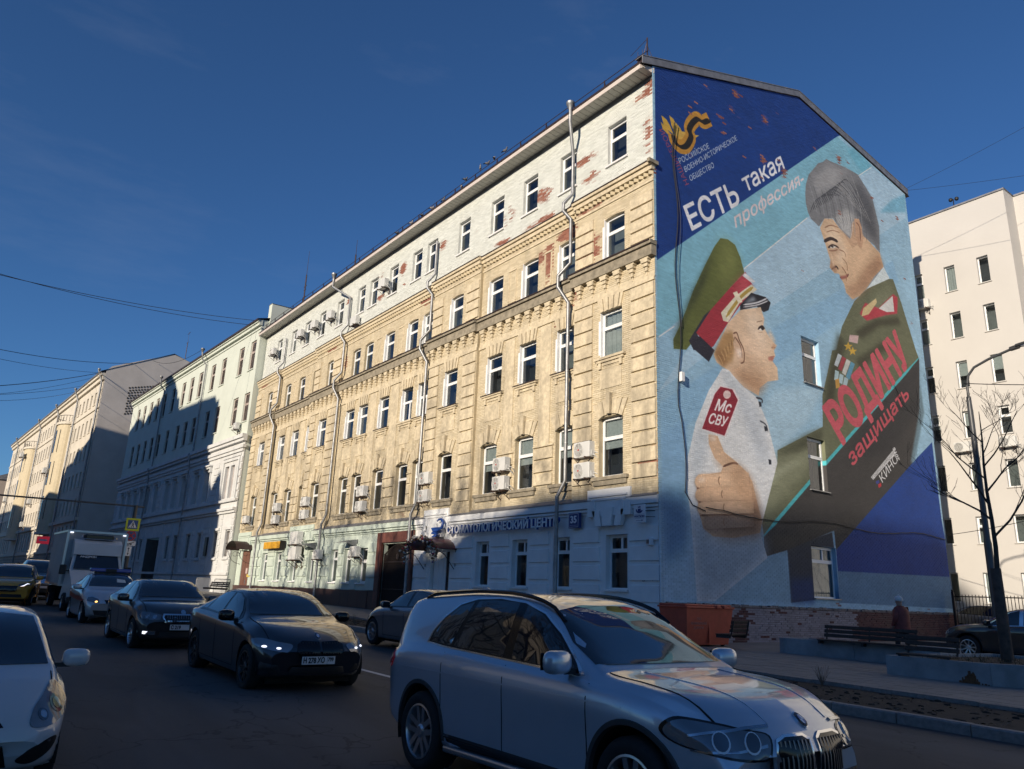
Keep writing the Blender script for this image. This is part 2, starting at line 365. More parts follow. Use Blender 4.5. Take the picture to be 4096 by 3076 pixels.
def brick_mat(name, a, b, red=((0.22, 0.075, 0.05), (0.34, 0.15, 0.10)), dirt=0.5, dcol=(0.12, 0.10, 0.075), zdirt=None):
    s = NT(name); ra = s.n('ShaderNodeAttribute', attribute_name='rnd').outputs['Fac']; pe = s.n('ShaderNodeAttribute', attribute_name='peel').outputs['Fac']
    big = s.noise(0.7, 5, 0.65); fine = s.noise(22, 4, 0.7)
    r2 = s.math('ADD', s.math('MULTIPLY', ra, 0.6), s.math('MULTIPLY', fine, 0.4))
    c = s.ramp(r2, [(0.1, a), (0.9, b)])
    rc = s.ramp(s.math('FRACT', s.math('MULTIPLY', ra, 7.3)), [(0, red[0]), (1, red[1])])
    c = s.mix(pe, c, rc)
    dm = s.ramp(big, [(0.49, (0, 0, 0)), (0.74, (1, 1, 1))]); dm = s.math('MULTIPLY', dm, dirt)
    if zdirt:
        gp = s.n('ShaderNodeNewGeometry'); sp = s.n('ShaderNodeSeparateXYZ'); s.l(gp.outputs['Position'], sp.inputs[0])
        mr = s.n('ShaderNodeMapRange'); s.l(sp.outputs[2], mr.inputs[0]); mr.inputs[1].default_value = zdirt[0]; mr.inputs[2].default_value = zdirt[1]; mr.inputs[3].default_value = 1; mr.inputs[4].default_value = 0.25
        dm = s.math('MULTIPLY', dm, mr.outputs[0])
        st = s.ramp(s.noise(1.0, 5, 0.6, stretch=(1.6, 1, 0.22)), [(0.46, (0, 0, 0)), (0.72, (1, 1, 1))]); dm = s.math('MAXIMUM', dm, s.math('MULTIPLY', s.math('MULTIPLY', st, mr.outputs[0]), dirt))
    s.l(s.mix(dm, c, dcol), s.p.inputs['Base Color']); s.set(Roughness=0.85); s.bump(fine, 0.25, 0.005); return s.m
def grime_mat(name, col, rough, var=.2, scale=6, bump=.4, bscale=25):
    s = NT(name); f = s.noise(scale, 5, .6); c_ = s.ramp(f, [(.3, tuple(x * (1 - var) for x in col)), (.7, tuple(min(1, x * (1 + var)) for x in col))])
    gp = s.n('ShaderNodeNewGeometry'); sp = s.n('ShaderNodeSeparateXYZ'); s.l(gp.outputs['Position'], sp.inputs[0]); mr = s.n('ShaderNodeMapRange'); s.l(sp.outputs[2], mr.inputs[0])
    for i, v in ((1, 5), (2, 14), (3, 1), (4, .25)): mr.inputs[i].default_value = v
    a = s.ramp(s.noise(.7, 5, .65), [(.48, (0, 0, 0)), (.72, (1, 1, 1))]); b = s.ramp(s.noise(1.0, 5, .6, stretch=(1.6, 1, .22)), [(.46, (0, 0, 0)), (.72, (1, 1, 1))])
    s.l(s.mix(s.math('MULTIPLY', s.math('MULTIPLY', s.math('MAXIMUM', a, b), mr.outputs[0]), .95), c_, (.15, .13, .10)), s.p.inputs['Base Color']); s.set(Roughness=rough); s.bump(s.noise(bscale, 4, .6), bump, .01); MATS[name] = s.m; return s.m
YB = brick_mat('yellow_brick', (0.53, 0.445, 0.295), (0.68, 0.59, 0.425), dirt=1.0, dcol=(0.16, 0.14, 0.11), zdirt=(5, 14))
WB = brick_mat('white_brick', (0.56, 0.58, 0.54), (0.70, 0.72, 0.675), dirt=0.16, dcol=(0.34, 0.33, 0.29))
YM = mat('yellow_mortar', (0.44, 0.365, 0.24), 0.9, var=0.2, scale=2.0, bump=0.3)
YT = grime_mat('yellow_trim', (0.61, 0.52, 0.365), 0.85, var=0.2, scale=6.0, bump=0.5, bscale=25)
YD = mat('weathered_trim', (0.27, 0.235, 0.175), 0.9, var=0.35, scale=4.0, bump=0.5, bscale=25)
WM = mat('white_mortar', (0.60, 0.61, 0.57), 0.9, var=0.15, scale=2.0, bump=0.3)
CLW = mat('white_stucco', (0.76, 0.77, 0.77), 0.8, var=0.07, scale=1.5, bump=0.12, bscale=60)
GRN = mat('pale_green_stucco', (0.50, 0.57, 0.50), 0.8, var=0.08, scale=1.5, bump=0.12, bscale=60)
GRAN = mat('dark_red_granite', (0.075, 0.04, 0.036), 0.45, var=0.45, scale=22, bump=0.05)
ZINC = mat('zinc', (0.30, 0.305, 0.31), 0.48, 0.65, var=0.3, scale=2.5)
TIN = mat('grey_tin', (0.25, 0.25, 0.26), 0.5, 0.5, var=0.25, scale=3)
BROWN = mat('brown_metal', (0.055, 0.035, 0.033), 0.5, 0.3, var=0.2)
UPVC = mat('white_upvc', (0.80, 0.81, 0.81), 0.35, var=0.03)
PLAS = mat('white_plaster', (0.74, 0.73, 0.72), 0.8, var=0.08, scale=3)
INNER = mat('inner_reveal', (0.55, 0.53, 0.50), 0.8, var=0.1)
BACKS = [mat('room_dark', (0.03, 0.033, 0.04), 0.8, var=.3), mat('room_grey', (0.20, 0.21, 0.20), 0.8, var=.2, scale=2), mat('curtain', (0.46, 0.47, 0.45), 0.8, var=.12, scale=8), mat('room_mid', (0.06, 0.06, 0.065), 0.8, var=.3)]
s = NT('window_glass'); tr = s.n('ShaderNodeBsdfTransparent'); gl = s.n('ShaderNodeBsdfGlossy'); tr.inputs[0].default_value = (0.62, 0.68, 0.70, 1); gl.inputs[0].default_value = (0.9, 0.95, 1, 1); gl.inputs['Roughness'].default_value = 0.02
fr = s.n('ShaderNodeFresnel'); fr.inputs[0].default_value = 1.5; mx = s.n('ShaderNodeMixShader')
s.l(s.math('ADD', s.math('MULTIPLY', fr.outputs[0], 1.2), 0.05), mx.inputs[0]); s.l(tr.outputs[0], mx.inputs[1]); s.l(gl.outputs[0], mx.inputs[2]); s.l(mx.outputs[0], s.out.inputs[0]); GLASS = s.m

def wall_cells(mb, x0, x1, z0, z1, holes, y, face='-y', depth=0.22):
    xs = sorted({x0, x1, *[min(max(h[i], x0), x1) for h in holes for i in (0, 1)]}); zs = sorted({z0, z1, *[min(max(h[i], z0), z1) for h in holes for i in (2, 3)]})
    def P(u, z, d): return (u, y + d, z) if face == '-y' else (y - d, u, z)
    for i in range(len(xs) - 1):
        run = None
        for j in range(len(zs) - 1):
            cx, cz = (xs[i] + xs[i + 1]) / 2, (zs[j] + zs[j + 1]) / 2
            if any(h[0] < cx < h[1] and h[2] < cz < h[3] for h in holes): continue
            mb.add([P(xs[i], zs[j], 0), P(xs[i + 1], zs[j], 0), P(xs[i + 1], zs[j + 1], 0), P(xs[i], zs[j + 1], 0)], [(0, 1, 2, 3)])
    for h in holes:
        a, b, c, d = h[:4]
        q = [P(a, c, 0), P(b, c, 0), P(b, d, 0), P(a, d, 0), P(a, c, depth), P(b, c, depth), P(b, d, depth), P(a, d, depth)]
        mb.add(q, [(0, 4, 5, 1), (1, 5, 6, 2), (2, 6, 7, 3), (3, 7, 4, 0)])
# ---------------- window library (local: x right, z up, +y inwards, origin lower left of opening) ----------------
WIN = {}
def window(parent, x, y, z, w, h, style='T', back=0, rot=None, casing=False, depth=0.13, name='window', niche=True, fm=None):
    key = (round(w, 2), round(h, 2), style, casing, depth, fm.name if fm else '')
    if key not in WIN:
        t = 0.065; mb = MB(); d0, d1 = depth, depth + 0.06; panes = []
        mb.box(0, t, d0, d1, 0, h); mb.box(w - t, w, d0, d1, 0, h); mb.box(t, w - t, d0, d1, h - t, h); mb.box(t, w - t, d0, d1, 0, t)
        def sash(a, b, c, e):
            k = 0.04; f0 = d0 - 0.012
            mb.box(a, a + k, f0, d1 - .01, c, e); mb.box(b - k, b, f0, d1 - .01, c, e); mb.box(a + k, b - k, f0, d1 - .01, c, c + k); mb.box(a + k, b - k, f0, d1 - .01, e - k, e)
            panes.append((a + k, b - k, c + k, e - k))
        if style in 'TGDS':
            zt = h * {'T': 0.635, 'G': 0.70, 'D': 0.60, 'S': 0.62}[style]
            mb.box(t, w - t, d0 - .004, d1, zt - 0.045, zt + 0.045)
            if style == 'D': sash(t, w * .6, t, zt - .045); sash(w * .6, w - t, t, zt - .045); panes.append((t, w - t, zt + .045, h - t))
            else: panes.append((t + .0, w - t, t, zt - .045)) if style != 'S' else sash(t, w - t, t, zt - .045)
            if style == 'G': sash(t, t + (w - 2 * t) * .58, zt + .045, h - t); sash(t + (w - 2 * t) * .58, w - t, zt + .045, h - t)
            elif style in 'TS': sash(t, w - t, zt + .045, h - t)
        elif style == 'P': panes.append((t, w - t, t, h - t))
        elif style == 'V': mb.box(w / 2 - .035, w / 2 + .035, d0, d1, t, h - t); panes += [(t, w / 2 - .035, t, h - t), (w / 2 + .035, w - t, t, h - t)]
        if casing: mb.box(-0.09, 0.0, -0.028, 0.02, 0.12, h * .82); mb.box(0.0, 0.022, -0.02, d0, 0.0, h)
        fmesh = mb.mesh(name, fm or UPVC); pm = []
        for a, b, c, e in panes:
            g = MB(); g.add([(a, d0 + .03, c), (b, d0 + .03, c), (b, d0 + .03, e), (a, d0 + .03, e)], [(0, 1, 2, 3)]); pm.append(g.mesh('pane', GLASS))
        g = MB(); D = d1 + 0.45; a, b = -.0, w
        g.add([(a, d1, 0), (b, d1, 0), (b, d1, h), (a, d1, h), (a - .1, D, 0), (b + .1, D, 0), (b + .1, D, h), (a - .1, D, h)], [(0, 1, 5, 4), (1, 2, 6, 5), (2, 3, 7, 6), (3, 0, 4, 7)])
        nm = g.mesh('inner_reveal', INNER)
        bm_ = []
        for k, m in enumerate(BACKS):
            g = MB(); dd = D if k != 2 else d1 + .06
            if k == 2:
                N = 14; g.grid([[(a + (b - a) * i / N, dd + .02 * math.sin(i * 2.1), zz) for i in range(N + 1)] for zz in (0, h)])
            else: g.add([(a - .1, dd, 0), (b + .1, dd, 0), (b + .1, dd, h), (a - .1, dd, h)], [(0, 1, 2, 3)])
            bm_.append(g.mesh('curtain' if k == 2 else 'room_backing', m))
        # half lowered blind
        g = MB(); g.add([(t, d1 + .04, h * .48), (w - t, d1 + .04, h * .48), (w - t, d1 + .04, h), (t, d1 + .04, h)], [(0, 1, 2, 3)]); bl = g.mesh('blind', BACKS[2])
        WIN[key] = (fmesh, pm, nm, bm_, bl)
    fmesh, pm, nm, bm_, bl = WIN[key]
    o = link(name, fmesh, parent, (x, y, z), rot)
    for q in pm: link('pane', q, o)
    if niche:
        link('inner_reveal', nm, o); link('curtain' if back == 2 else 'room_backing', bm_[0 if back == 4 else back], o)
        if back == 4: link('blind', bl, o)
    return o
# ---------------- main building ----------------
XL = -42.75; PB = 0.15; WG = 20.5
BLD = thing('corner_building', 'five storey brick building in yellow and white with the big blue mural on its gable', 'building', (0, 0, 0))
F5X = [-2.59, -5.57, -8.21, -10.81, -13.73, -16.92, -18.57, -21.34, -23.92, -25.65, -28.8, -31.76, -34.41, -37.02, -40.02]
F4X = [-2.61, -5.52, -8.03, -10.64, -13.77, -16.8, -18.48, -21.13, -23.79, -25.51, -29.0, -31.71, -34.29, -36.95, -40.3]
F3X = [-2.79, -5.52, -8.04, -10.49, -13.95, -16.8, -18.53, -21.19, -23.8, -25.61, -29.4, -31.75, -34.4, -36.98, -40.8]
F2X = [-2.85, -5.49, -8.14, -10.71, -14.1, -16.83, -18.6, -21.29, -23.96, -25.74, -29.6, -31.99, -34.63, -37.2, -41.1]
BAYS = [(-4.3, 0.0), (-15.5, -11.2), (-30.95, -26.75), (-42.75, -37.9)]
def inbay(x): return any(a <= x <= b for a, b in BAYS)
def yof(x): return -PB if inbay(x) else 0.0
WD = dict(F5=1.06, F4=1.10, F3=1.13, F2=1.22)
H5 = [(x, x + 1.06, 18.47, 20.3) for x in F5X]; H4 = [(x, x + 1.10, 14.16, 16.02) for x in F4X]
H3 = [(x, x + 1.13, 10.25, 12.08) for x in F3X]; H2 = [(x, x + 1.22, 5.72, 7.93) for x in F2X]
G1 = [(-2.57, -1.52), (-5.43, -4.48), (-8.03, -7.04), (-10.61, -9.66)]                       # clinic windows
G2 = [(-21.95, -20.95), (-23.87, -22.9), (-25.71, -24.72), (-28.95, -28.1), (-31.8, -30.9), (-34.71, -33.67), (-37.36, -36.31)]
H1 = [(a, b, 1.80, 3.66) for a, b in G1 + G2]
DOORC = (-14.35, -12.7, 0.3, 3.75); DOORL = (-41.75, -39.9, 0.6, 3.9); GATE = (-19.2, -16.2, 0.3, 3.8)
H1 += [DOORC, DOORL, GATE]
segs = []; last = XL
for a, b in sorted(BAYS):
    if a > last + .01: segs.append((last, a, 0.0))
    segs.append((a, b, -PB)); last = b
mw = MB(); my = MB(); mc = MB(); mg = MB()
for a, b, y in segs:
    wall_cells(my, a, b, 4.9, 17.3, [h for h in H4 + H3 + H2 if a - .5 < h[0] < b], y)
    for x in (a, b):
        if y < 0: my.add([(x, y, 4.9), (x, 0.02, 4.9), (x, 0.02, 17.3), (x, y, 17.3)], [(0, 1, 2, 3)])
wall_cells(mw, XL, 0, 17.3, 21.35, H5, 0.0)
wall_cells(mc, -15.9, 0, -0.3, 4.9, [h for h in H1 if h[0] > -15.9], -0.06, depth=0.28); wall_cells(mg, XL, -15.9, -0.3, 4.9, [h for h in H1 if h[0] < -15.9], -0.06, depth=0.28)
mc.add([(0, -0.06, -.3), (0, .1, -.3), (0, .1, 4.9), (0, -.06, 4.9)], [(0, 1, 2, 3)])
my.obj('yellow_wall', YM, BLD); mw.obj('white_wall', WM, BLD); mc.obj('clinic_wall', CLW, BLD); mg.obj('green_wall', GRN, BLD)
# other closed sides: back, left and the roof
mb = MB(); mb.add([(XL, 0, 0), (XL, WG, 0), (XL, WG, 23.8), (XL, 10.24, 25.1), (XL, 0, 21.6)], [(0, 4, 3, 2, 1)]); mb.add([(XL, WG, 0), (0, WG, 0), (0, WG, 23.8), (XL, WG, 23.8)], [(0, 3, 2, 1)]); mb.obj('rear_wall', WM, BLD)
RF = MB(); RF.add([(XL - .3, -.72, 21.62), (0.06, -.72, 21.62), (0.06, 10.24, 25.22), (XL - .3, 10.24, 25.22), (XL - .3, WG + .4, 23.85), (0.06, WG + .4, 23.85)], [(0, 1, 2, 3), (3, 2, 5, 4)])
RF.add([(XL - .3, -.72, 21.55), (0.06, -.72, 21.55), (0.06, -.72, 21.62), (XL - .3, -.72, 21.62)], [(0, 1, 2, 3)])
roof = RF.obj('roof', BROWN, BLD)
# standing seams
ss = MB(); ss.box(-.015, .015, 0, 11.55, 0, .035); sm = ss.mesh('roof_seam', BROWN); al = math.atan2(25.22 - 21.62, 10.96)
instances('roof_seam', sm, [(x, -.72, 21.62) for x in np.arange(XL, 0, 0.7)], roof, [(al, 0, 0)] * 70)
# eaves: fascia, soffit panels, shade strip
EV = MB(); EV.box(XL - .3, -.12, -.70, -.66, 21.36, 21.545); ev = EV.obj('fascia', mat('cream_metal', (0.60, 0.53, 0.48), .5, var=.08), BLD)
sp = MB(); sp.add([(0, -.66, 0), (.27, -.66, 0), (.27, 0, 0), (0, 0, 0), (.03, -.66, -.012), (.24, -.66, -.012), (.24, 0, -.012), (.03, 0, -.012)], [(0, 3, 7, 4), (1, 5, 6, 2), (4, 7, 6, 5), (0, 4, 5, 1)])
spm = sp.mesh('soffit_panel', mat('soffit', (0.50, 0.49, 0.44), .5, var=.05))
instances('soffit_panel', spm, [(x, 0, 21.375) for x in np.arange(XL - .27, -.28, 0.283)], BLD)
mb = MB(); mb.box(XL - .3, 0.0, -.035, .03, 21.2, 21.38); mb.obj('eave_shade_strip', TIN, BLD)  # dark strip added on the wall in place of the shade under the soffit
mb = MB(); mb.add([(-.12, -.70, 21.36), (.015, -.05, 21.36), (.015, -.05, 21.6), (-.12, -.70, 21.56)], [(0, 1, 2, 3)]); mb.obj('eave_return', mat('cream_metal', (0, 0, 0)), BLD)
# roof railing
rail = thing('roof_railing', 'thin brown metal snow railing along the eave of the tall brick building', 'railing', (0, -.35, 21.74))
r_ = MB()
for zz in (.30, .55): r_.tube([(XL, 0, zz), (.0, 0, zz)], .017, 5)
r_.obj('rail', BROWN, rail)
pm_ = MB(); pm_.box(-.02, .02, -.02, .02, 0, .58); pm_.tube([(0, 0, .5), (0, .35, .1)], .012, 4); pme = pm_.mesh('post', BROWN)
instances('post', pme, [(x, 0, 0) for x in np.arange(XL + .4, .0, 1.9)], rail)
mb = MB(); mb.tube([(0, 0, 0), (0, 0, 1.25)], .03, 6); mb.tube([(0, 0, 1.1), (-.5, .1, .1)], .012, 4); mb.tube([(0, 0, .9), (.02, .5, .1)], .012, 4); mb.tube([(0, 0, 1.2), (-.9, 0, .95)], .012, 4); mb.tube([(-.25, 0, .1), (-.25, 0, .85)], .012, 4); mb.tube([(-.5, 0, .1), (-.5, 0, .9)], .012, 4)
o = mb.obj('roof_bracket', BROWN); o.location = (-.1, -.3, 21.7); tag(o, 'rusty braced bracket at the gable corner end of the roof railing', 'bracket')
# ---- bricks of the facade
def clampholes(H): return [(h[0] - .01, h[1] + .01, h[2] - .01, h[3] + .01) for h in H]
PEEL_W = blobs([(-3.9, 19.4, 1.0, .28, .95), (-.55, 20.75, .7, .4, .75), (-.2, 21.2, .35, .6, .8), (-3.6, 18.4, .8, .55, .66), (-1.6, 17.6, 1.2, .2, .8), (-4.6, 17.5, .7, .3, .7), (-6.9, 17.7, 1.5, .25, .75), (-9.3, 19.0, .8, .7, .66), (-9.8, 17.7, 1.0, .25, .8), (-6.8, 18.9, .9, .6, .6), (-12.1, 19.2, .7, .4, .62), (-15.3, 19.6, .6, .4, .8), (-19.6, 19.7, .6, .5, .85), (-19.4, 18.7, .7, .3, .6), (-22.2, 18.7, .8, .3, .8), (-22.5, 20.2, .6, .3, .7), (-27, 19.9, .6, .4, .7), (-.4, 19.0, .3, 1.5, .55), (-30.6, 20.5, .5, .2, .7)])
me = brick_mesh('brick', brick_list(XL, 0, 17.42, 21.2, clampholes(H5)), WB, '-y', 0.0, peelf=PEEL_W); o = link('brick', me, BLD); o['kind'] = 'stuff'
PEEL_Y = blobs([(-3.6, 15.0, .9, .9, .92), (-4.6, 16.2, .6, .6, .95), (-5.0, 16.35, .8, .3, 1.0), (-6.2, 15.6, .45, 1.2, .95), (-6.9, 15.9, .5, .5, .8), (-5.3, 12.45, .6, .35, .95), (-4.8, 12.9, .6, .3, .7), (-.3, 5.9, .7, .5, 1.1), (-.25, 6.4, .3, .3, .8), (-3.5, 16.9, 1.5, .25, .7), (-16.5, 16.8, 1.3, .3, .9), (-27.2, 14.6, .35, .5, .85), (-28.5, 16.95, 1.1, .3, 1.0), (-26.5, 15.5, .25, 1.0, .6), (-17.5, 5.3, .7, .2, .7), (-41.5, 16.9, 1.2, .3, .75), (-4.3, 13.3, 1.0, .4, .55)])
for a, b, y in segs:
    hs = clampholes([h for h in H4 + H3 + H2]); me = brick_mesh('brick', brick_list(a, b - .003, 4.97, 17.2, hs), YB, '-y', y, peelf=PEEL_Y)
    o = link('brick', me, BLD); o['kind'] = 'stuff'
# ---- cornices (built per segment so that they break forward at the bays)
def band(z0, z1, proj, m, name='cornice', segs_=None, over=0.0, x0=None, x1=None):
    mb = MB()
    for a, b, y in (segs_ or segs):
        mb.box(a - (over if y < 0 else 0), b + (over if y < 0 else 0), y - proj, y + .02, z0, z1)
    return mb.obj(name, m, BLD)
capm = TIN
band(17.24, 17.40, .23, YT, over=.06); band(17.05, 17.24, .15, YT, over=.03); band(16.60, 16.70, .055, YT)
cm = MB()
for a, b, y in segs: cm.add([(a - .06, y - .26, 17.405), (b + .06 if b < -.1 else .02, y - .26, 17.405), (b + .06 if b < -.1 else .02, .0, 17.5), (a - .06, .0, 17.5)], [(0, 1, 2, 3)]); cm.box(a - .06, (b + .06 if b < -.1 else .03), y - .262, y - .23, 17.36, 17.40)
cm.obj('cornice_flashing', BROWN, BLD)
dm = MB(); dm.add([(-.12, -.02, 0), (0, -.14, 0), (.12, -.02, 0), (-.12, -.02, .15), (0, -.14, .15), (.12, -.02, .15)], [(0, 1, 2), (3, 5, 4), (0, 3, 4, 1), (1, 4, 5, 2)]); dme = dm.mesh('saw_tooth_brick', YB)
sp_ = []
for a, b, y in segs:
    n = max(1, int((b - a) / .25)); sp_ += [(a + (i + .5) * (b - a) / n, y, 16.88) for i in range(n)]
instances('saw_tooth_brick', dme, sp_, BLD)
# main cornice under the fourth storey
band(13.93, 14.08, .33, YD, over=.08); band(13.52, 13.93, .24, YD, over=.05); band(12.60, 12.74, .07, YT); band(12.74, 12.92, .03, YT)
cm = MB()
for a, b, y in segs: cm.add([(a - .08, y - .37, 14.085), (b + .08 if b < -.1 else .02, y - .37, 14.085), (b + .08 if b < -.1 else .02, 0, 14.15), (a - .08, 0, 14.15)], [(0, 1, 2, 3)]); cm.box(a - .08, (b + .08 if b < -.1 else .04), y - .372, y - .34, 14.04, 14.082)
cm.obj('cornice_flashing', BROWN, BLD)
cb = MB(); cb.box(-.2, .2, -.20, 0, .42, .50); cb.box(-.16, .16, -.20, 0, .30, .42); cb.box(-.11, .11, -.15, 0, .16, .30); cb.box(-.06, .06, -.10, 0, .0, .16); cb.box(-.025, .025, -.05, 0, -.16, 0); cbm = cb.mesh('corbel', YT)
sp_ = []
for a, b, y in segs:
    n = max(1, int((b - a) / .64)); sp_ += [(a + (i + .5) * (b - a) / n, y, 13.02) for i in range(n)]
instances('corbel', cbm, sp_, BLD)
# ---- rusticated blocks on the bays
blkc = {}
def block(x0, x1, y, z0, z1, proud=.085, m=None, name='rusticated_block', b=.012):
    k = (round(x1 - x0, 2), round(z1 - z0, 3), proud, (m or YT).name, name)
    if k not in blkc:
        w, h = x1 - x0, z1 - z0; mb = MB()
        mb.add([(0, 0, 0), (w, 0, 0), (w, 0, h), (0, 0, h), (b, -proud, b), (w - b, -proud, b), (w - b, -proud, h - b), (b, -proud, h - b)], [(4, 5, 6, 7), (0, 1, 5, 4), (1, 2, 6, 5), (2, 3, 7, 6), (3, 0, 4, 7)]); blkc[k] = mb.mesh(name, m or YT)
    return link(name, blkc[k], BLD, (x0, y, z0))
strips = [(-1.16, -.02), (-4.25, -3.2), (-12.3, -11.22), (-15.45, -14.5), (-27.95, -26.8), (-30.9, -30.05), (-39.05, -37.95), (-42.7, -41.65)]
def brick_block(x0, x1, y, z0, z1, proud=.085):
    # a rusticated block faced with its own brick courses
    block(x0, x1, y, z0, z1, proud)
for x0, x1 in strips:
    k = 0
    for i in range(13):
        z = 5.50 + i * .5475
        if z + .5 < 12.6: brick_block(x0, x1, -PB, z, z + .487)
    for i in range(4): brick_block(x0, x1, -PB, 14.30 + i * .5, 14.30 + i * .5 + .44)
# pilaster strips and sunk panels between the plain windows
def mids(X, i, w): return (X[i] + X[i + 1] + w) / 2
for i in range(14):
    if inbay(F3X[i]) or inbay(F3X[i + 1]): continue
    a, b = F3X[i + 1] + 1.13 + .33, F3X[i] - .33
    if b - a > .45: block(a, b, 0, 7.35, 12.55, .06, YT, 'pilaster')
    a2, b2 = F2X[i + 1] + 1.22 + .12, F2X[i] - .12
    if b2 - a2 > .25:
        for z in (5.75, 6.28, 6.81): block(a2, b2, 0, z, z + .46, .08, YT)
        block(a2 - .06, b2 + .06, 0, 7.30, 7.38, .09, YT, 'string_course')
    a3, b3 = F4X[i + 1] + 1.10 + .45, F4X[i] - .45
    if b3 - a3 > .3:
        block(a3, b3, 0, 15.9, 16.0, .05, YT, 'panel_frame'); block(a3, a3 + .08, 0, 14.4, 15.9, .05, YT, 'panel_frame'); block(b3 - .08, b3, 0, 14.4, 15.9, .05, YT, 'panel_frame'); block(a3, b3, 0, 14.32, 14.4, .05, YT, 'panel_frame')
# ---- voussoirs, keystones, sills, aprons
vm = []
for k in range(9):
    a0 = (k - 4.5) / 4.5; a1 = (k - 3.5) / 4.5; wb, wt = .56, .70; g = .012
    mb = MB(); mb.prism([(a0 * wb + g, 0), (a1 * wb - g, 0), (a1 * wt - g, .53), (a0 * wt + g, .53)], 'y', -.11 if k % 2 else -.075, 0.0); vm.append(mb.mesh('voussoir', YT))
km = []
for k in range(7):
    a0 = (k - 3.5) / 3.5; a1 = (k - 2.5) / 3.5; wb, wt = .62, .92; c = k == 3; h = .92 if c else (.74 - .05 * abs(k - 3)); g = .008
    arch = lambda a: .16 * (1 - a * a) - .02
    mb = MB(); mb.prism([(a0 * wb + g, arch(a0)), (a1 * wb - g, arch(a1)), (a1 * (wt if not c else wb * 1.25) - g, h), (a0 * (wt if not c else wb * 1.25) + g, h)], 'y', -.17 if c else (-.09 if k % 2 else -.07), 0.0); km.append(mb.mesh('keystone' if c else 'voussoir', YT))
sm3 = MB(); sm3.box(-.22, 1.35, -.16, .02, -.12, -.03); sm3.box(-.14, 1.27, -.11, .02, -.22, -.12); sm3.box(-.05, .09, -.09, .02, -.46, -.22); sm3.box(1.04, 1.18, -.09, .02, -.46, -.22); sm3.box(.12, 1.01, -.05, .02, -.34, -.22); sme3 = sm3.mesh('sill', YT)
pa3 = MB(); pa3.box(0, 1.13, -.04, .02, -1.25, -.5); pam3 = pa3.mesh('apron', YT)
st3 = MB(); st3.add([(-.24, -.19, -.026), (1.37, -.19, -.026), (1.37, .13, .01), (-.24, .13, .01)], [(0, 1, 2, 3)]); st3.box(-.24, 1.37, -.192, -.165, -.06, -.028); stm3 = st3.mesh('sill_flashing', BROWN)
sm2 = MB(); sm2.box(-.3, 1.52, -.14, .02, -.14, -.02); sm2.box(-.22, 1.44, -.09, .02, -.32, -.14); sme2 = sm2.mesh('sill', YD)
sm5 = MB(); sm5.box(-.09, 1.15, -.09, .14, -.075, -.0); sme5 = sm5.mesh('sill', PLAS)
rng = random.Random(3)
for i in range(15):
    y3 = yof(F3X[i] + .5); x = F3X[i]
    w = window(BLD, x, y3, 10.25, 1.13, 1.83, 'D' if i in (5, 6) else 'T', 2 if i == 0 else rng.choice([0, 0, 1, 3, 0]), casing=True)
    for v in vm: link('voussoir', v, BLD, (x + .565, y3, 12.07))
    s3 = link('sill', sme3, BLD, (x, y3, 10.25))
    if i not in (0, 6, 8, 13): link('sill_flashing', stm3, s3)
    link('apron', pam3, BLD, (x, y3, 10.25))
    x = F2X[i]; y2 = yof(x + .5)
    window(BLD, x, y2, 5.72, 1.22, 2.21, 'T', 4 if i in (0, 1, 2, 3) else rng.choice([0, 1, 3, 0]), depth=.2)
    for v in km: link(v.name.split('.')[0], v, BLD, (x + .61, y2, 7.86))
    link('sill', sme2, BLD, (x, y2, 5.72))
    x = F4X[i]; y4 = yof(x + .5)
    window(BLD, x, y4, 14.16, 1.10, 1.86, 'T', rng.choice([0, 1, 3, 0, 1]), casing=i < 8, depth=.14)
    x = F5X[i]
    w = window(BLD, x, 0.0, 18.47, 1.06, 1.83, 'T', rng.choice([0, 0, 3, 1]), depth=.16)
    link('sill', sme5, w)
# segmental heads of the fourth storey windows
ah = MB(); N = 8
for i in range(N):
    a0, a1 = i / N, (i + 1) / N; f = lambda a: 1.80 + .06 * (1 - (2 * a - 1) ** 2)
    ah.prism([(a0 * 1.1, f(a0)), (a1 * 1.1, f(a1)), (a1 * 1.1, 1.87), (a0 * 1.1, 1.87)], 'y', -.012, .14)
ahm = ah.mesh('arch_head', YT)
for x in F4X: link('arch_head', ahm, BLD, (x, yof(x + .5), 14.16))
# snowflake sticker on a top floor pane
# ---- ground floor
for a, b in G1: window(BLD, a, -.06, 1.80, b - a, 1.86, 'G', 1, depth=.22)
for a, b in G2:
    w = window(BLD, a, -.06, 1.80, b - a, 1.86, 'G' if a < -22 else 'S', 1, depth=.2)
sg = MB(); sg.box(-.06, 1.1, -.1, .02, -.07, 0); sgm = sg.mesh('sill', CLW)
for a, b in G1 + G2: link('sill', sgm, BLD, (a, -.06, 1.80))
def gblocks(x0, x1, m):
    for z0, z1 in ((.30, .85), (.92, 1.36), (1.42, 1.97), (2.10, 2.62), (2.74, 3.25), (3.40, 3.90)): 
        if z0 > 1.4 or x0 > -16: block(x0, x1, -.06, z0, z1, .07, m, 'rusticated_block', .018)
for a, b in ((-1.4, -.03), (-4.25, -2.85), (-6.85, -5.65), (-9.45, -8.2), (-12.55, -10.85), (-15.85, -14.6)): gblocks(a, b, CLW)
for a, b in ((-20.85, -19.7), (-22.8, -22.05), (-24.6, -24.0), (-27.9, -25.9), (-30.7, -29.1), (-33.5, -31.95), (-36.15, -34.9), (-39.7, -37.5)): gblocks(a, b, GRN)
def gband(x0, x1, z0, z1, p, m): 
    mb = MB(); mb.box(x0, x1, -.06 - p, -.03, z0, z1); return mb.obj('cornice', m, BLD)
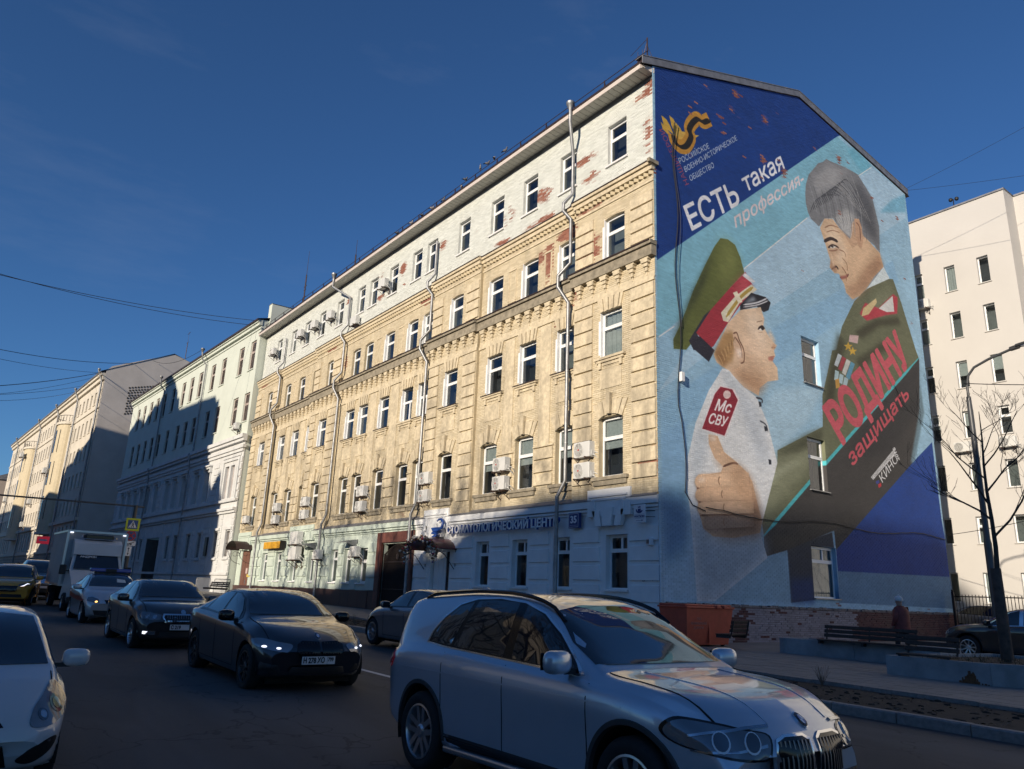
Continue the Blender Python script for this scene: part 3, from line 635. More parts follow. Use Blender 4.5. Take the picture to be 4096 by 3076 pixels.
for x0, x1, m in ((-15.85, -.02, CLW), (XL, -15.95, GRN)):
    gband(x0, x1, 4.62, 4.90, .16, m); gband(x0, x1, 4.50, 4.58, .10, m); gband(x0, x1, 4.40, 4.46, .05, m)
    mb = MB(); mb.add([(x0, -.24, 4.905), (x1, -.24, 4.905), (x1, .0, 5.08), (x0, .0, 5.08)], [(0, 1, 2, 3)]); mb.box(x0, x1, -.245, -.2, 4.87, 4.902); mb.obj('cornice_flashing', TIN, BLD)
for x0, x1, m in ((-3.35, -1.2, CLW), (-14.95, -12.75, CLW), (-32.2, -28.3, GRN), (-42.7, -39.9, GRN)):
    mb = MB(); mb.box(x0, x1, -.24, -.02, 4.3, 5.26); mb.box(x0 + .12, x1 - .12, -.30, -.24, 4.98, 5.05); mb.box(x0 + .22, x1 - .22, -.28, -.24, 4.86, 4.92); mb.box(x0 + .3, x0 + .42, -.28, -.24, 4.3, 4.86); mb.box(x1 - .42, x1 - .3, -.28, -.24, 4.3, 4.86); mb.obj('pediment', m, BLD)
    for k, (a0, a1) in enumerate(((-.8, -.42), (-.28, .28), (.42, .8))):
        c = (x0 + x1) / 2; mb = MB(); mb.prism([(c + a0 * .75, 3.95), (c + a1 * .75, 3.95), (c + a1, 4.6 if k == 1 else 4.5), (c + a0, 4.6 if k == 1 else 4.5)], 'y', -.33 if k == 1 else -.28, -.1); mb.obj('keystone', m, BLD)
mb = MB(); mb.box(XL, -19.75, -.16, -.03, -.3, 1.38); mb.box(XL, -19.75, -.18, -.03, 1.38, 1.41)
o = mb.obj('plinth', GRAN, BLD)
for i in range(20):
    x = -20.4 - i * 1.1; mb = MB(); mb.bevbox(x - 1.09, x, -.185, -.155, -.2, 1.36, .006) if i < 20 else None; mb.obj('plinth_slab', GRAN, BLD)
# gateway
mb = MB(); mb.box(-19.7, -19.2, -.2, -.0, .2, 4.38); mb.box(-16.2, -15.95, -.2, 0, .2, 4.38); mb.box(-19.2, -16.2, -.2, -.0, 3.86, 4.38); mb.obj('gate_surround', mat('red_brown_marble', (0.13, 0.05, 0.038), .5, var=.4, scale=2.2), BLD)
gt = thing('courtyard_gate', 'dark wrought iron gate with arched top between reddish brown marble jambs', 'gate', (-19.15, .02, .3))
mb = MB(); Wg, Hg = 2.9, 2.55
arc = lambda t: 2.95 + .5 * math.sin(math.pi * t)
mb.box(0, Wg, -.03, .03, 0, .08); mb.box(0, Wg, -.03, .03, Hg, Hg + .06); mb.box(0, .08, -.03, .03, 0, 3.0); mb.box(Wg - .08, Wg, -.03, .03, 0, 3.0); mb.tube([(Wg * t, 0, arc(t)) for t in np.linspace(0, 1, 13)], .035, 5); mb.box(0, Wg, -.03, .03, 1.2, 1.26); mb.obj('gate_frame', mat('dark_iron', (0.030, 0.022, 0.020), .55, .2, var=.3), gt)
DI = MATS['dark_iron']; bm_ = MB(); bm_.box(-.016, .016, -.016, .016, 0, 2.5); bme = bm_.mesh('gate_bar', DI); instances('gate_bar', bme, [(x, 0, .05) for x in np.arange(.14, 2.85, .115)], gt)
for x in np.arange(.14, 2.85, .115):
    q = MB(); q.box(-.016, .016, -.016, .016, 0, arc(x / Wg) - 2.6); o = q.obj('gate_bar', DI, gt); o.location = (x, 0, 2.58)
mb = MB(); mb.lathe([(.0, -.03), (.16, -.03), (.16, .03), (.0, .03)], 10, 'y', (1.45, 0, 2.85)); mb.obj('gate_rosette', DI, gt)
mb = MB(); mb.box(.02, Wg - .02, .05, .06, 0.05, 2.5); mb.obj('gate_sheet', mat('gate_sheet', (0.028, 0.020, 0.018), .6, var=.3), gt)
# clinic door and left door
def panel_door(x0, x1, z0, z1, m, name, y=.12):
    mb = MB(); mb.box(x0, x1, y, y + .06, z0, z1); d = mb.obj(name, m, BLD)
    mb = MB(); mb.box(x0 + .1, (x0 + x1) / 2 - .06, y - .02, y + .01, z0 + .2, z1 - .25); mb.box((x0 + x1) / 2 + .06, x1 - .1, y - .02, y + .01, z0 + .2, z1 - .25); mb.obj('door_panel', m, d)
    mb = MB(); mb.box(x1 - .55, x1 - .5, y - .06, y, z0 + .9, z0 + 1.2); mb.obj('handle', ZINC, d); return d
panel_door(-14.3, -13.35, .3, 3.3, CLW, 'clinic_door'); panel_door(-13.2, -12.75, .3, 3.3, mat('door_glass', (.03, .035, .045), .08, var=0), 'glass_door')
mb = MB(); mb.box(-14.35, -12.7, .1, .2, 3.3, 3.75); mb.box(-13.35, -13.2, .09, .2, .3, 3.3); mb.obj('door_frame', CLW, BLD)
d = panel_door(-41.7, -39.95, .6, 3.85, mat('brown_door_paint', (0.16, 0.075, 0.052), .55, var=.15), 'brown_door', -.02)
mb = MB(); mb.box(-40.55, -40.2, -.06, -.04, 2.25, 2.65); mb.obj('notice', mat('notice', (.55, .42, .38), .6, var=.5, scale=25), d)
mb = MB(); mb.box(-40.15, -39.5, -.085, -.06, 2.0, 2.2); o = mb.obj('paper_notice', mat('yellow_paper', (.55, .43, .10), .7, var=.15)); tag(o, 'small yellow paper notice stuck on the jamb beside the brown door', 'notice')
MURAL=[
('P',(128,186,208),[(-0.05,13.37),(13.6,24.52),(16.92,24.22),(5.18,14.65),(-0.09,10.41)],0,1.0),
('P',(168,200,222),[(5.18,14.65),(16.9,24.1),(20.51,23.86),(20.24,22.31),(6.0,12.83),(-0.14,8.36)],0,1.0),
('P',(140,184,216),[(-0.01,8.02),(7.14,12.62),(18.18,19.1),(18.57,18.0),(7.12,10.99),(0.05,6.66)],2,1.0),
('P',(176,206,224),[(6.07,6.8),(8.98,8.84),(10.74,10.89),(6.88,9.86),(2.52,6.32)],6,0.7),
('P',(132,176,212),[(0.01,6.93),(1.4,7.71),(1.32,5.48),(-0.01,4.03)],3,1.0),
('P',(10,57,136),[(-0.01,21.67),(10.26,25.37),(14.08,24.84),(13.6,24.52),(-0.05,13.37)],0,1.0),
('P',(96,176,202),[(14.47,24.06),(15.88,25.09),(16.9,24.1),(15.94,23.28)],3,0.5),
('P',(110,176,206),[(18.87,22.91),(20.51,23.86),(20.32,22.67),(17.28,21.57)],3,0.8),
('S',(232,228,226),[(5.18,14.64),(10.23,18.74)],0.12),
('S',(232,228,226),[(15.34,22.94),(16.9,24.1)],0.12),
('S',(225,225,226),[(-0.02,10.43),(0.83,11.05)],0.12),
('P',(8,60,146),[(20.27,9.72),(17.71,8.23),(10.49,3.76),(10.51,2.9),(20.79,3.11),(20.34,5.8)],0,1.0),
('P',(96,136,170),[(10.51,2.92),(20.8,3.13),(20.71,1.65),(10.4,1.68)],0,1.0),
('P',(52,60,74),[(7.03,3.61),(10.29,4.45),(10.35,3.83),(8.78,3.8),(8.66,1.74),(7.07,1.6)],0,1.0),
('P',(22,58,120),[(7.1,2.45),(8.7,2.59),(8.65,1.63),(7.1,1.6)],6,0.8),
('P',(116,160,190),[(0.11,5.14),(1.31,5.35),(1.22,2.97),(0.14,2.53)],8,0.9),
('P',(70,120,168),[(0.03,4.94),(1.25,5.07),(1.24,3.42),(0.1,2.78)],10,0.7),
('P',(128,164,186),[(5.55,3.8),(5.74,3.17),(2.47,1.52),(7.08,1.63),(7.02,3.53)],3,0.7),
('P',(62,60,60),[(19.92,14.11),(10.33,7.38),(5.57,3.98),(5.56,3.19),(7.02,3.53),(10.45,4.54),(10.49,3.76),(17.93,8.35),(19.22,10.76)],0,1.0),
('P',(88,80,66),[(5.55,3.8),(9.9,4.74),(12.9,5.32),(10.45,4.54),(7.02,3.53)],8,0.6),
('P',(44,44,48),[(19.76,13.86),(13.83,9.84),(11.82,7.58),(16.3,8.74),(19.2,11.36)],10,0.7),
('P',(104,132,146),[(19.26,11.17),(19.71,12.69),(19.77,11.16),(18.14,8.43),(17.73,8.33)],3,1.0),
('P',(104,108,82),[(17.5,17.85),(15.14,16.63),(13.8,15.59),(12.48,13.99),(11.8,12.68),(11.45,12.58),(10.88,11.36),(10.35,10.28),(10.19,8.87),(6.77,7.36),(6.72,6.85),(5.12,6.15),(5.49,4.51),(5.57,3.98),(10.33,7.38),(19.86,14.12),(19.63,14.5),(18.6,16.84),(17.98,17.97)],0,1.0),
('P',(134,138,110),[(17.43,17.51),(15.58,16.2),(13.38,13.95),(15.77,15.3),(18.4,16.78)],10,0.6),
('P',(58,58,42),[(12.08,13.58),(11.5,12.41),(10.82,10.9),(10.43,9.78),(11.04,9.71),(11.77,11.46),(12.68,13.15)],8,0.8),
('P',(60,58,42),[(13.55,13.99),(15.75,15.2),(18.03,15.89),(18.34,15.57),(16.04,14.89),(14.16,13.78)],5,0.8),
('P',(60,58,42),[(13.43,12.56),(16.02,14.04),(17.39,14.16),(15.31,13.18),(13.87,12.09)],6,0.8),
('P',(142,146,118),[(6.6,7.03),(8.89,8.08),(10.11,8.52),(10.33,7.88),(7.25,5.72),(5.62,4.52),(5.25,5.95)],10,0.75),
('P',(168,172,146),[(5.51,6.13),(7.66,7.02),(8.8,7.33),(7.07,6.47),(5.85,5.72)],5,0.7),
('P',(72,74,54),[(6.75,7.21),(8.92,8.33),(10.15,8.78),(10.07,8.18),(8.26,7.5)],6,0.8),
('S',(72,182,192),[(19.86,14.1),(10.33,7.38),(5.57,3.95)],0.16),
('P',(188,60,74),[(14.83,15.8),(16.13,15.87),(17.81,17.1),(18.27,17.04),(18.03,16.08),(16.71,15.64),(14.84,14.87),(14.21,15.07)],1,1.0),
('P',(214,214,212),[(16.13,15.85),(17.73,16.97),(17.74,16.11),(16.93,15.87)],0,1.0),
('P',(212,190,140),[(14.61,15.46),(15.96,16.35),(16.0,16.12),(15.07,15.26),(14.36,14.97)],0,1.0),
('P',(205,165,60),[(12.91,13.34),(12.99,13.21),(13.29,13.27),(13.04,13.11),(13.09,12.97),(12.86,13.0),(12.6,12.85),(12.7,13.03),(12.49,13.08),(12.78,13.16)],0,1.0),
('P',(205,165,60),[(13.28,13.19),(13.36,13.05),(13.66,13.12),(13.4,12.96),(13.46,12.81),(13.22,12.85),(12.96,12.7),(13.06,12.88),(12.85,12.93),(13.15,13.01)],0,1.0),
('P',(200,170,168),[(13.11,13.73),(13.91,13.88),(13.75,13.45),(12.96,13.36)],0,1.0),
('P',(186,196,204),[(11.93,12.55),(12.25,12.51),(11.8,11.88),(11.51,11.91)],0,1.0),
('P',(160,60,70),[(12.28,12.5),(12.6,12.45),(12.1,11.74),(11.82,11.79)],0,1.0),
('P',(200,200,196),[(12.64,12.45),(12.97,12.4),(12.41,11.6),(12.12,11.67)],0,1.0),
('P',(90,150,180),[(13.0,12.4),(13.33,12.35),(12.72,11.46),(12.43,11.55)],0,1.0),
('P',(170,196,204),[(11.56,11.69),(11.88,11.67),(11.73,11.18),(11.41,11.2)],0,1.0),
('P',(170,196,204),[(11.93,11.6),(12.26,11.58),(12.07,11.12),(11.75,11.15)],0,1.0),
('P',(170,196,204),[(12.31,11.52),(12.64,11.49),(12.42,11.06),(12.1,11.09)],0,1.0),
('P',(200,150,70),[(11.49,11.22),(11.83,11.34),(11.85,10.93),(11.51,10.82)],0,1.0),
('P',(214,180,146),[(11.26,18.59),(11.56,17.99),(11.71,17.67),(11.95,17.14),(11.83,16.74),(12.21,16.57),(12.61,16.66),(12.78,16.45),(13.02,16.22),(13.12,15.84),(13.65,15.64),(14.37,16.03),(15.15,16.67),(16.0,17.53),(17.09,18.39),(16.85,19.09),(15.39,19.57),(14.02,19.01),(13.06,19.17),(12.47,19.49),(11.72,19.23)],0,1.0),
('P',(238,214,186),[(11.58,18.75),(12.43,19.24),(13.16,18.72),(13.55,18.08),(12.92,17.12),(12.18,17.45)],10,0.7),
('P',(146,104,76),[(13.49,15.64),(15.16,16.7),(17.04,18.34),(16.9,19.06),(15.36,17.88),(14.12,16.54),(13.22,16.0)],12,0.75),
('P',(168,126,98),[(11.91,17.78),(13.1,18.31),(12.85,17.76),(11.99,17.2)],8,0.5),
('S',(62,48,44),[(11.51,17.96),(12.15,18.33),(12.78,18.38)],0.17),
('S',(70,52,46),[(11.83,17.75),(12.45,18.06),(12.82,18.05)],0.09),
('S',(60,40,36),[(11.99,16.7),(12.42,16.97),(12.59,16.87)],0.1),
('S',(90,50,44),[(12.66,16.47),(13.25,16.68),(13.5,16.92)],0.09),
('S',(150,110,84),[(12.92,17.12),(13.28,16.86),(13.22,16.47)],0.08),
('P',(196,160,130),[(13.22,19.12),(14.01,19.99),(14.74,20.35),(15.47,19.49),(14.1,18.45)],0,1.0),
('P',(128,130,134),[(12.77,22.74),(12.36,22.71),(11.99,22.38),(11.57,22.15),(11.11,21.65),(10.64,21.16),(10.32,20.51),(10.2,19.94),(10.2,19.47),(10.32,19.05),(10.53,18.8),(11.19,18.63),(11.72,19.23),(12.5,19.53),(13.1,19.18),(13.97,18.91),(14.26,19.88),(14.78,20.36),(15.18,19.85),(15.33,19.53),(16.33,19.36),(16.85,19.09),(17.07,20.66),(16.65,22.18),(15.36,23.05),(14.13,22.97)],0,1.0),
('P',(172,172,172),[(12.66,19.75),(13.75,20.49),(14.76,20.46),(14.19,19.85),(13.93,18.98),(13.07,19.22)],5,0.9),
('P',(80,82,88),[(15.31,22.72),(16.59,21.84),(16.81,19.54),(15.54,19.92),(14.52,21.07)],12,0.8),
('P',(176,176,178),[(10.98,21.2),(12.48,22.4),(14.47,22.9),(12.55,21.23),(11.17,20.31)],10,0.7),
('S',(78,80,86),[(10.5,19.11),(11.14,20.01),(12.33,20.75)],0.05),
('S',(78,80,86),[(10.72,19.27),(11.48,20.27),(12.69,20.85)],0.05),
('S',(78,80,86),[(10.96,19.43),(11.82,20.54),(13.06,20.95)],0.05),
('S',(78,80,86),[(11.19,19.59),(12.18,20.81),(13.44,21.05)],0.05),
('S',(78,80,86),[(11.42,19.76),(12.53,21.09),(13.82,21.16)],0.05),
('S',(78,80,86),[(11.66,19.92),(12.9,21.36),(14.21,21.26)],0.05),
('S',(78,80,86),[(11.9,20.09),(13.26,21.65),(14.6,21.37)],0.05),
('S',(78,80,86),[(12.15,20.25),(13.64,21.94),(15.0,21.48)],0.05),
('S',(78,80,86),[(12.39,20.42),(14.02,22.23),(15.4,21.59)],0.05),
('S',(160,160,160),[(11.44,21.19),(13.24,21.5),(14.83,20.89)],0.04),
('S',(160,160,160),[(11.95,21.45),(13.58,21.53),(15.06,20.83)],0.04),
('S',(160,160,160),[(12.46,21.71),(13.92,21.56),(15.3,20.77)],0.04),
('S',(160,160,160),[(12.98,21.98),(14.26,21.59),(15.53,20.71)],0.04),
('S',(160,160,160),[(13.52,22.25),(14.61,21.62),(15.77,20.65)],0.04),
('S',(160,160,160),[(14.07,22.53),(14.96,21.65),(16.01,20.59)],0.04),
('S',(160,160,160),[(14.62,22.82),(15.31,21.68),(16.25,20.53)],0.04),
('S',(158,116,90),[(11.67,18.73),(12.25,19.06),(12.98,19.19)],0.05),
('S',(158,116,90),[(11.79,18.54),(12.37,18.83),(13.03,18.94)],0.04),
('S',(158,116,90),[(12.81,17.98),(13.29,17.99),(13.41,17.75)],0.05),
('S',(158,116,90),[(13.02,17.63),(13.41,17.42),(13.42,17.04)],0.05),
('P',(238,236,230),[(11.92,17.81),(12.29,18.01),(12.57,18.03),(12.23,17.85)],0,1.0),
('P',(58,48,44),[(12.08,17.89),(12.25,17.99),(12.38,17.97),(12.22,17.87)],0,1.0),
('S',(70,52,46),[(11.82,17.75),(12.26,18.04),(12.74,18.06)],0.08),
('S',(150,108,84),[(11.89,17.62),(12.31,17.75),(12.69,17.93)],0.06),
('P',(178,134,106),[(12.01,17.14),(11.89,16.75),(12.24,16.6),(12.49,16.8),(12.27,17.01)],3,0.8),
('P',(230,200,170),[(11.99,17.67),(12.05,17.22),(12.13,16.88),(12.26,16.97),(12.2,17.36)],2,0.8),
('P',(172,108,94),[(12.67,16.56),(13.21,16.76),(13.5,16.92),(13.25,16.61),(12.78,16.41)],1,0.9),
('P',(184,146,116),[(12.95,16.29),(13.84,15.81),(14.77,16.45),(15.82,17.53),(16.33,18.37),(15.31,17.57),(14.11,16.44)],8,0.6),
('S',(150,152,156),[(10.61,20.67),(10.91,20.02),(11.12,19.29)],0.045),
('S',(96,98,104),[(10.95,20.71),(11.25,20.07),(11.44,19.29)],0.045),
('S',(150,152,156),[(11.29,20.74),(11.6,20.13),(11.77,19.3)],0.045),
('S',(96,98,104),[(11.64,20.78),(11.95,20.18),(12.09,19.3)],0.045),
('S',(150,152,156),[(11.99,20.82),(12.3,20.23),(12.42,19.3)],0.045),
('S',(96,98,104),[(12.34,20.85),(12.66,20.29),(12.76,19.3)],0.045),
('S',(150,152,156),[(12.72,21.02),(13.02,20.34),(13.1,19.31)],0.045),
('S',(96,98,104),[(13.1,21.18),(13.39,20.4),(13.44,19.31)],0.045),
('S',(150,152,156),[(13.49,21.35),(13.76,20.46),(13.79,19.31)],0.045),
('S',(96,98,104),[(13.88,21.52),(14.14,20.51),(14.14,19.31)],0.045),
('S',(150,152,156),[(14.28,21.69),(14.52,20.57),(14.49,19.31)],0.045),
('S',(96,98,104),[(14.68,21.87),(14.91,20.63),(14.85,19.32)],0.045),
('S',(150,152,156),[(15.09,22.05),(15.3,20.69),(15.21,19.32)],0.045),
('S',(96,98,104),[(15.51,22.23),(15.7,20.75),(15.58,19.32)],0.045),
('S',(206,206,206),[(12.73,19.68),(13.11,19.47),(13.35,19.17)],0.035),
('S',(206,206,206),[(12.94,19.78),(13.28,19.51),(13.45,19.14)],0.035),
('S',(206,206,206),[(13.15,19.89),(13.44,19.55),(13.54,19.12)],0.035),
('S',(206,206,206),[(13.36,19.99),(13.62,19.59),(13.64,19.09)],0.035),
('S',(206,206,206),[(13.58,20.1),(13.79,19.63),(13.73,19.07)],0.035),
('S',(206,206,206),[(13.79,20.21),(13.96,19.67),(13.83,19.04)],0.035),
('S',(206,206,206),[(14.01,20.32),(14.13,19.71),(13.92,19.01)],0.035),
('S',(206,206,206),[(14.23,20.42),(14.31,19.76),(14.02,18.99)],0.035),
('P',(196,156,126),[(14.55,20.23),(15.01,20.39),(15.23,19.97),(15.24,19.22),(14.95,18.68),(14.67,18.83),(14.52,19.47)],0,1.0),
('S',(130,90,70),[(14.7,20.08),(15.01,19.89),(14.97,19.13)],0.08),
('P',(206,218,222),[(14.84,16.35),(17.09,18.39),(17.62,17.9),(15.18,16.64)],0,1.0),
('P',(98,106,52),[(3.72,15.52),(3.3,15.01),(2.64,13.95),(1.95,12.78),(1.5,11.86),(1.07,11.04),(0.75,10.54),(0.75,10.17),(1.44,10.29),(2.1,11.01),(2.93,12.2),(4.17,13.49),(5.19,14.46),(4.97,15.07),(4.65,15.53),(4.19,15.62)],0,1.0),
('P',(52,60,36),[(3.41,15.04),(2.98,14.21),(2.6,13.19),(1.5,11.64),(0.95,10.32),(0.78,10.28),(0.98,11.02),(1.95,12.78)],6,0.8),
('P',(140,146,80),[(3.83,15.42),(4.3,15.57),(4.96,14.82),(3.94,13.58),(3.51,13.83)],14,0.6),
('P',(168,48,62),[(5.26,14.52),(4.17,13.49),(2.93,12.24),(2.03,11.1),(2.79,10.64),(3.03,10.81),(3.96,11.97),(4.82,12.96),(5.87,13.9)],0,1.0),
('P',(206,92,100),[(5.16,14.41),(4.4,13.63),(4.84,13.21),(5.79,13.91)],8,0.6),
('P',(48,46,60),[(2.93,12.24),(2.54,11.92),(1.61,10.68),(1.85,10.38),(2.58,10.55),(2.03,11.1)],0,1.0),
('P',(44,42,56),[(1.8,10.89),(2.25,11.0),(3.08,10.65),(2.71,10.11),(1.83,10.44)],0,1.0),
('P',(222,214,190),[(3.55,12.29),(4.49,13.23),(5.62,14.08),(6.0,13.95),(4.83,13.1),(3.98,12.01),(3.68,11.99)],0,1.0),
('S',(178,150,70),[(3.86,12.19),(4.85,13.29),(5.73,13.98)],0.14),
('P',(226,216,190),[(4.36,13.35),(4.63,13.5),(4.97,13.13),(4.71,12.98)],0,1.0),
('P',(212,214,218),[(5.23,14.47),(5.94,14.28),(5.63,14.15),(5.04,14.29)],0,1.0),
('P',(34,34,44),[(4.8,12.95),(5.59,13.7),(6.58,13.78),(6.91,13.63),(6.72,13.24),(6.37,13.06),(5.91,13.19),(4.78,12.72)],0,1.0),
('S',(214,214,218),[(5.0,13.01),(5.93,13.36),(6.68,13.76)],0.07),
('S',(214,214,218),[(4.99,12.91),(5.98,13.28),(6.76,13.68)],0.05),
('P',(150,160,170),[(5.07,13.12),(5.7,13.57),(5.94,13.48),(5.31,13.17)],3,1.0),
('P',(226,194,162),[(3.96,11.97),(4.81,12.74),(6.18,13.23),(6.39,12.77),(6.29,12.43),(6.67,12.04),(7.17,11.78),(7.18,11.85),(6.93,11.54),(7.02,11.32),(6.79,11.05),(7.11,10.82),(7.12,10.31),(6.37,10.09),(5.82,9.72),(5.73,9.38),(4.8,9.54),(3.87,10.01),(3.17,10.19),(3.02,10.48),(3.62,11.41)],0,1.0),
('P',(244,222,198),[(5.03,12.65),(6.09,13.08),(6.41,11.91),(7.02,11.74),(6.12,11.38),(5.21,11.93)],12,0.7),
('P',(176,132,98),[(3.88,10.21),(4.85,10.26),(6.37,10.13),(5.79,9.41),(4.8,9.54)],10,0.75),
('P',(176,134,84),[(3.02,10.48),(3.62,11.45),(4.22,11.72),(4.38,11.27),(4.14,10.46),(3.54,10.09)],4,0.9),
('P',(150,108,70),[(3.08,10.49),(3.33,10.86),(3.88,10.29),(3.54,10.12)],6,0.8),
('P',(216,180,150),[(4.26,11.61),(4.46,11.7),(4.63,11.41),(4.89,11.07),(4.86,10.62),(4.62,10.49),(4.4,10.71),(4.24,11.16)],0,1.0),
('S',(136,96,76),[(4.35,11.51),(4.7,11.19),(4.76,10.72)],0.07),
('P',(236,214,196),[(4.41,11.0),(4.74,11.12),(4.77,10.76),(4.51,10.66)],3,1.0),
('S',(44,34,34),[(5.95,12.23),(6.21,12.39),(6.37,12.31)],0.11),
('S',(120,84,60),[(5.85,12.49),(6.26,12.66)],0.06),
('S',(96,60,50),[(6.78,11.61),(7.05,11.69)],0.09),
('S',(150,84,74),[(6.52,11.15),(6.96,11.29)],0.07),
('P',(244,240,234),[(5.95,12.2),(6.23,12.38),(6.38,12.32),(6.19,12.2)],0,1.0),
('P',(48,36,34),[(6.1,12.3),(6.28,12.4),(6.35,12.3),(6.19,12.22)],0,1.0),
('S',(60,44,40),[(5.9,12.19),(6.16,12.38),(6.4,12.36)],0.07),
('S',(150,112,84),[(5.94,12.06),(6.21,12.14)],0.05),
('P',(190,146,114),[(6.93,11.84),(7.15,11.79),(6.96,11.56),(6.75,11.58)],2,0.8),
('P',(186,112,98),[(6.49,11.12),(6.93,11.29),(6.83,11.06),(6.53,11.01)],1,0.9),
('P',(232,204,176),[(6.72,12.42),(7.09,12.0),(6.9,11.79),(6.55,12.04)],4,0.8),
('P',(190,150,118),[(5.18,11.22),(5.89,10.56),(6.93,10.37),(5.83,9.9),(4.73,10.31)],14,0.55),
('P',(236,206,178),[(4.97,11.82),(6.01,11.91),(6.48,11.27),(5.66,10.84),(4.93,11.24)],12,0.7),
('S',(206,164,110),[(3.25,10.53),(3.44,10.37),(3.55,10.17)],0.04),
('S',(150,112,70),[(3.35,10.62),(3.52,10.46),(3.61,10.27)],0.04),
('S',(206,164,110),[(3.45,10.7),(3.59,10.55),(3.68,10.37)],0.04),
('S',(150,112,70),[(3.55,10.79),(3.67,10.64),(3.74,10.47)],0.04),
('S',(206,164,110),[(3.65,10.88),(3.75,10.73),(3.81,10.57)],0.04),
('S',(150,112,70),[(3.75,10.96),(3.82,10.81),(3.87,10.68)],0.04),
('S',(206,164,110),[(3.85,11.05),(3.9,10.9),(3.94,10.78)],0.04),
('S',(150,112,70),[(3.95,11.14),(3.98,10.99),(4.01,10.88)],0.04),
('S',(206,164,110),[(4.05,11.23),(4.06,11.08),(4.07,10.98)],0.04),
('S',(150,112,70),[(4.16,11.31),(4.13,11.17),(4.14,11.09)],0.04),
('S',(206,164,110),[(4.26,11.4),(4.21,11.26),(4.21,11.19)],0.04),
('S',(150,112,70),[(4.36,11.49),(4.29,11.36),(4.28,11.3)],0.04),
('S',(120,84,64),[(4.26,11.6),(4.49,11.7),(4.64,11.43),(4.89,11.09),(4.88,10.63),(4.65,10.48)],0.06),
('P',(222,224,226),[(3.51,10.03),(2.65,9.0),(1.85,7.64),(1.37,6.31),(1.28,5.48),(1.47,4.16),(1.57,2.86),(1.66,1.52),(2.58,1.54),(5.74,3.17),(5.34,4.07),(6.72,6.85),(6.21,8.38),(5.59,9.28),(4.68,9.57),(3.89,10.04)],0,1.0),
('P',(136,158,178),[(1.44,4.82),(1.99,4.2),(2.59,3.65),(5.58,4.08),(5.74,3.17),(2.58,1.54),(1.62,1.52)],14,0.85),
('P',(186,194,204),[(3.61,9.76),(4.28,9.12),(4.91,7.7),(5.55,6.58),(6.33,6.84),(5.75,8.93),(4.68,9.51)],12,0.7),
('P',(170,182,194),[(1.5,6.19),(1.93,7.52),(2.57,7.33),(2.06,5.85),(1.72,5.19)],12,0.6),
('P',(196,202,208),[(3.39,9.91),(3.87,10.01),(4.55,9.49),(4.29,9.2),(3.6,9.45)],3,0.9),
('P',(40,44,56),[(5.69,9.15),(5.87,9.15),(5.88,8.98),(5.73,8.93)],0,1.0),
('P',(40,44,56),[(5.97,8.21),(6.15,8.21),(6.16,8.04),(6.0,8.0)],0,1.0),
('P',(40,44,56),[(6.13,6.92),(6.31,6.91),(6.32,6.74),(6.16,6.71)],0,1.0),
('S',(60,64,76),[(5.53,9.27),(5.91,9.27),(5.92,9.12)],0.08),
('S',(60,64,76),[(5.7,8.37),(6.08,8.28),(6.21,8.02)],0.06),
('P',(232,220,222),[(3.31,9.32),(4.18,9.37),(4.47,9.0),(3.56,7.4),(3.42,7.39),(2.16,7.47),(2.94,8.94)],0,1.0),
('P',(152,36,54),[(3.35,9.28),(4.06,9.31),(4.37,8.95),(3.47,7.43),(2.2,7.49),(2.99,8.92)],0,1.0),
('P',(226,200,196),[(3.96,9.09),(3.92,9.0),(3.82,8.92),(3.7,8.87),(3.58,8.88),(3.5,8.94),(3.49,9.02),(3.54,9.12),(3.65,9.19),(3.78,9.22),(3.89,9.2),(3.95,9.14)],0,1.0),
('T',(240,232,232),'Мс',[(2.95,8.31),(3.82,8.35),(3.21,8.77)],0.03),
('T',(240,232,232),'СВУ',[(2.53,7.76),(3.55,7.78),(2.74,8.16)],0.03),
('P',(210,172,138),[(2.55,7.33),(3.07,7.35),(3.41,6.81),(4.11,6.54),(4.7,6.25),(5.03,5.92),(5.3,5.07),(5.52,4.51),(5.36,4.05),(3.8,3.75),(2.61,3.71),(2.1,3.95),(1.89,4.46),(1.82,5.06),(1.78,5.6),(2.49,5.89),(3.18,6.04),(3.31,6.27),(2.85,6.51),(2.55,6.97)],0,1.0),
('P',(222,188,156),[(2.62,7.27),(3.01,7.29),(3.31,6.72),(3.98,6.38),(4.53,5.86),(3.59,5.75),(2.85,6.44)],8,0.7),
('P',(134,98,74),[(4.54,6.01),(5.19,5.21),(5.4,4.14),(3.8,3.81),(2.7,3.76),(3.98,4.66)],14,0.7),
('P',(84,72,66),[(2.01,4.31),(3.51,4.41),(5.37,4.43),(5.34,4.07),(3.8,3.77),(2.38,3.77)],12,0.55),
('S',(104,70,54),[(1.83,5.3),(2.79,5.38),(3.57,5.32)],0.08),
('S',(104,70,54),[(1.89,4.83),(2.88,4.97),(3.76,4.88)],0.08),
('S',(104,70,54),[(1.94,4.37),(2.96,4.53),(3.85,4.47)],0.08),
('S',(104,70,54),[(3.31,6.26),(3.87,6.46),(4.22,6.47)],0.08),
('S',(236,208,186),[(1.9,5.55),(2.49,5.79)],0.08),
('P',(226,202,182),[(2.57,7.32),(2.9,7.34),(2.98,7.18),(2.64,7.1)],2,1.0),
('P',(196,176,166),[(2.14,4.12),(3.16,4.24),(3.2,4.0),(2.23,3.92)],4,1.0),
('P',(112,78,60),[(4.83,6.2),(2.06,5.78),(1.93,5.74),(1.82,5.67),(1.74,5.58),(1.72,5.48),(1.75,5.39),(1.82,5.31),(1.94,5.28),(2.07,5.28),(4.82,5.66)],3,0.9),
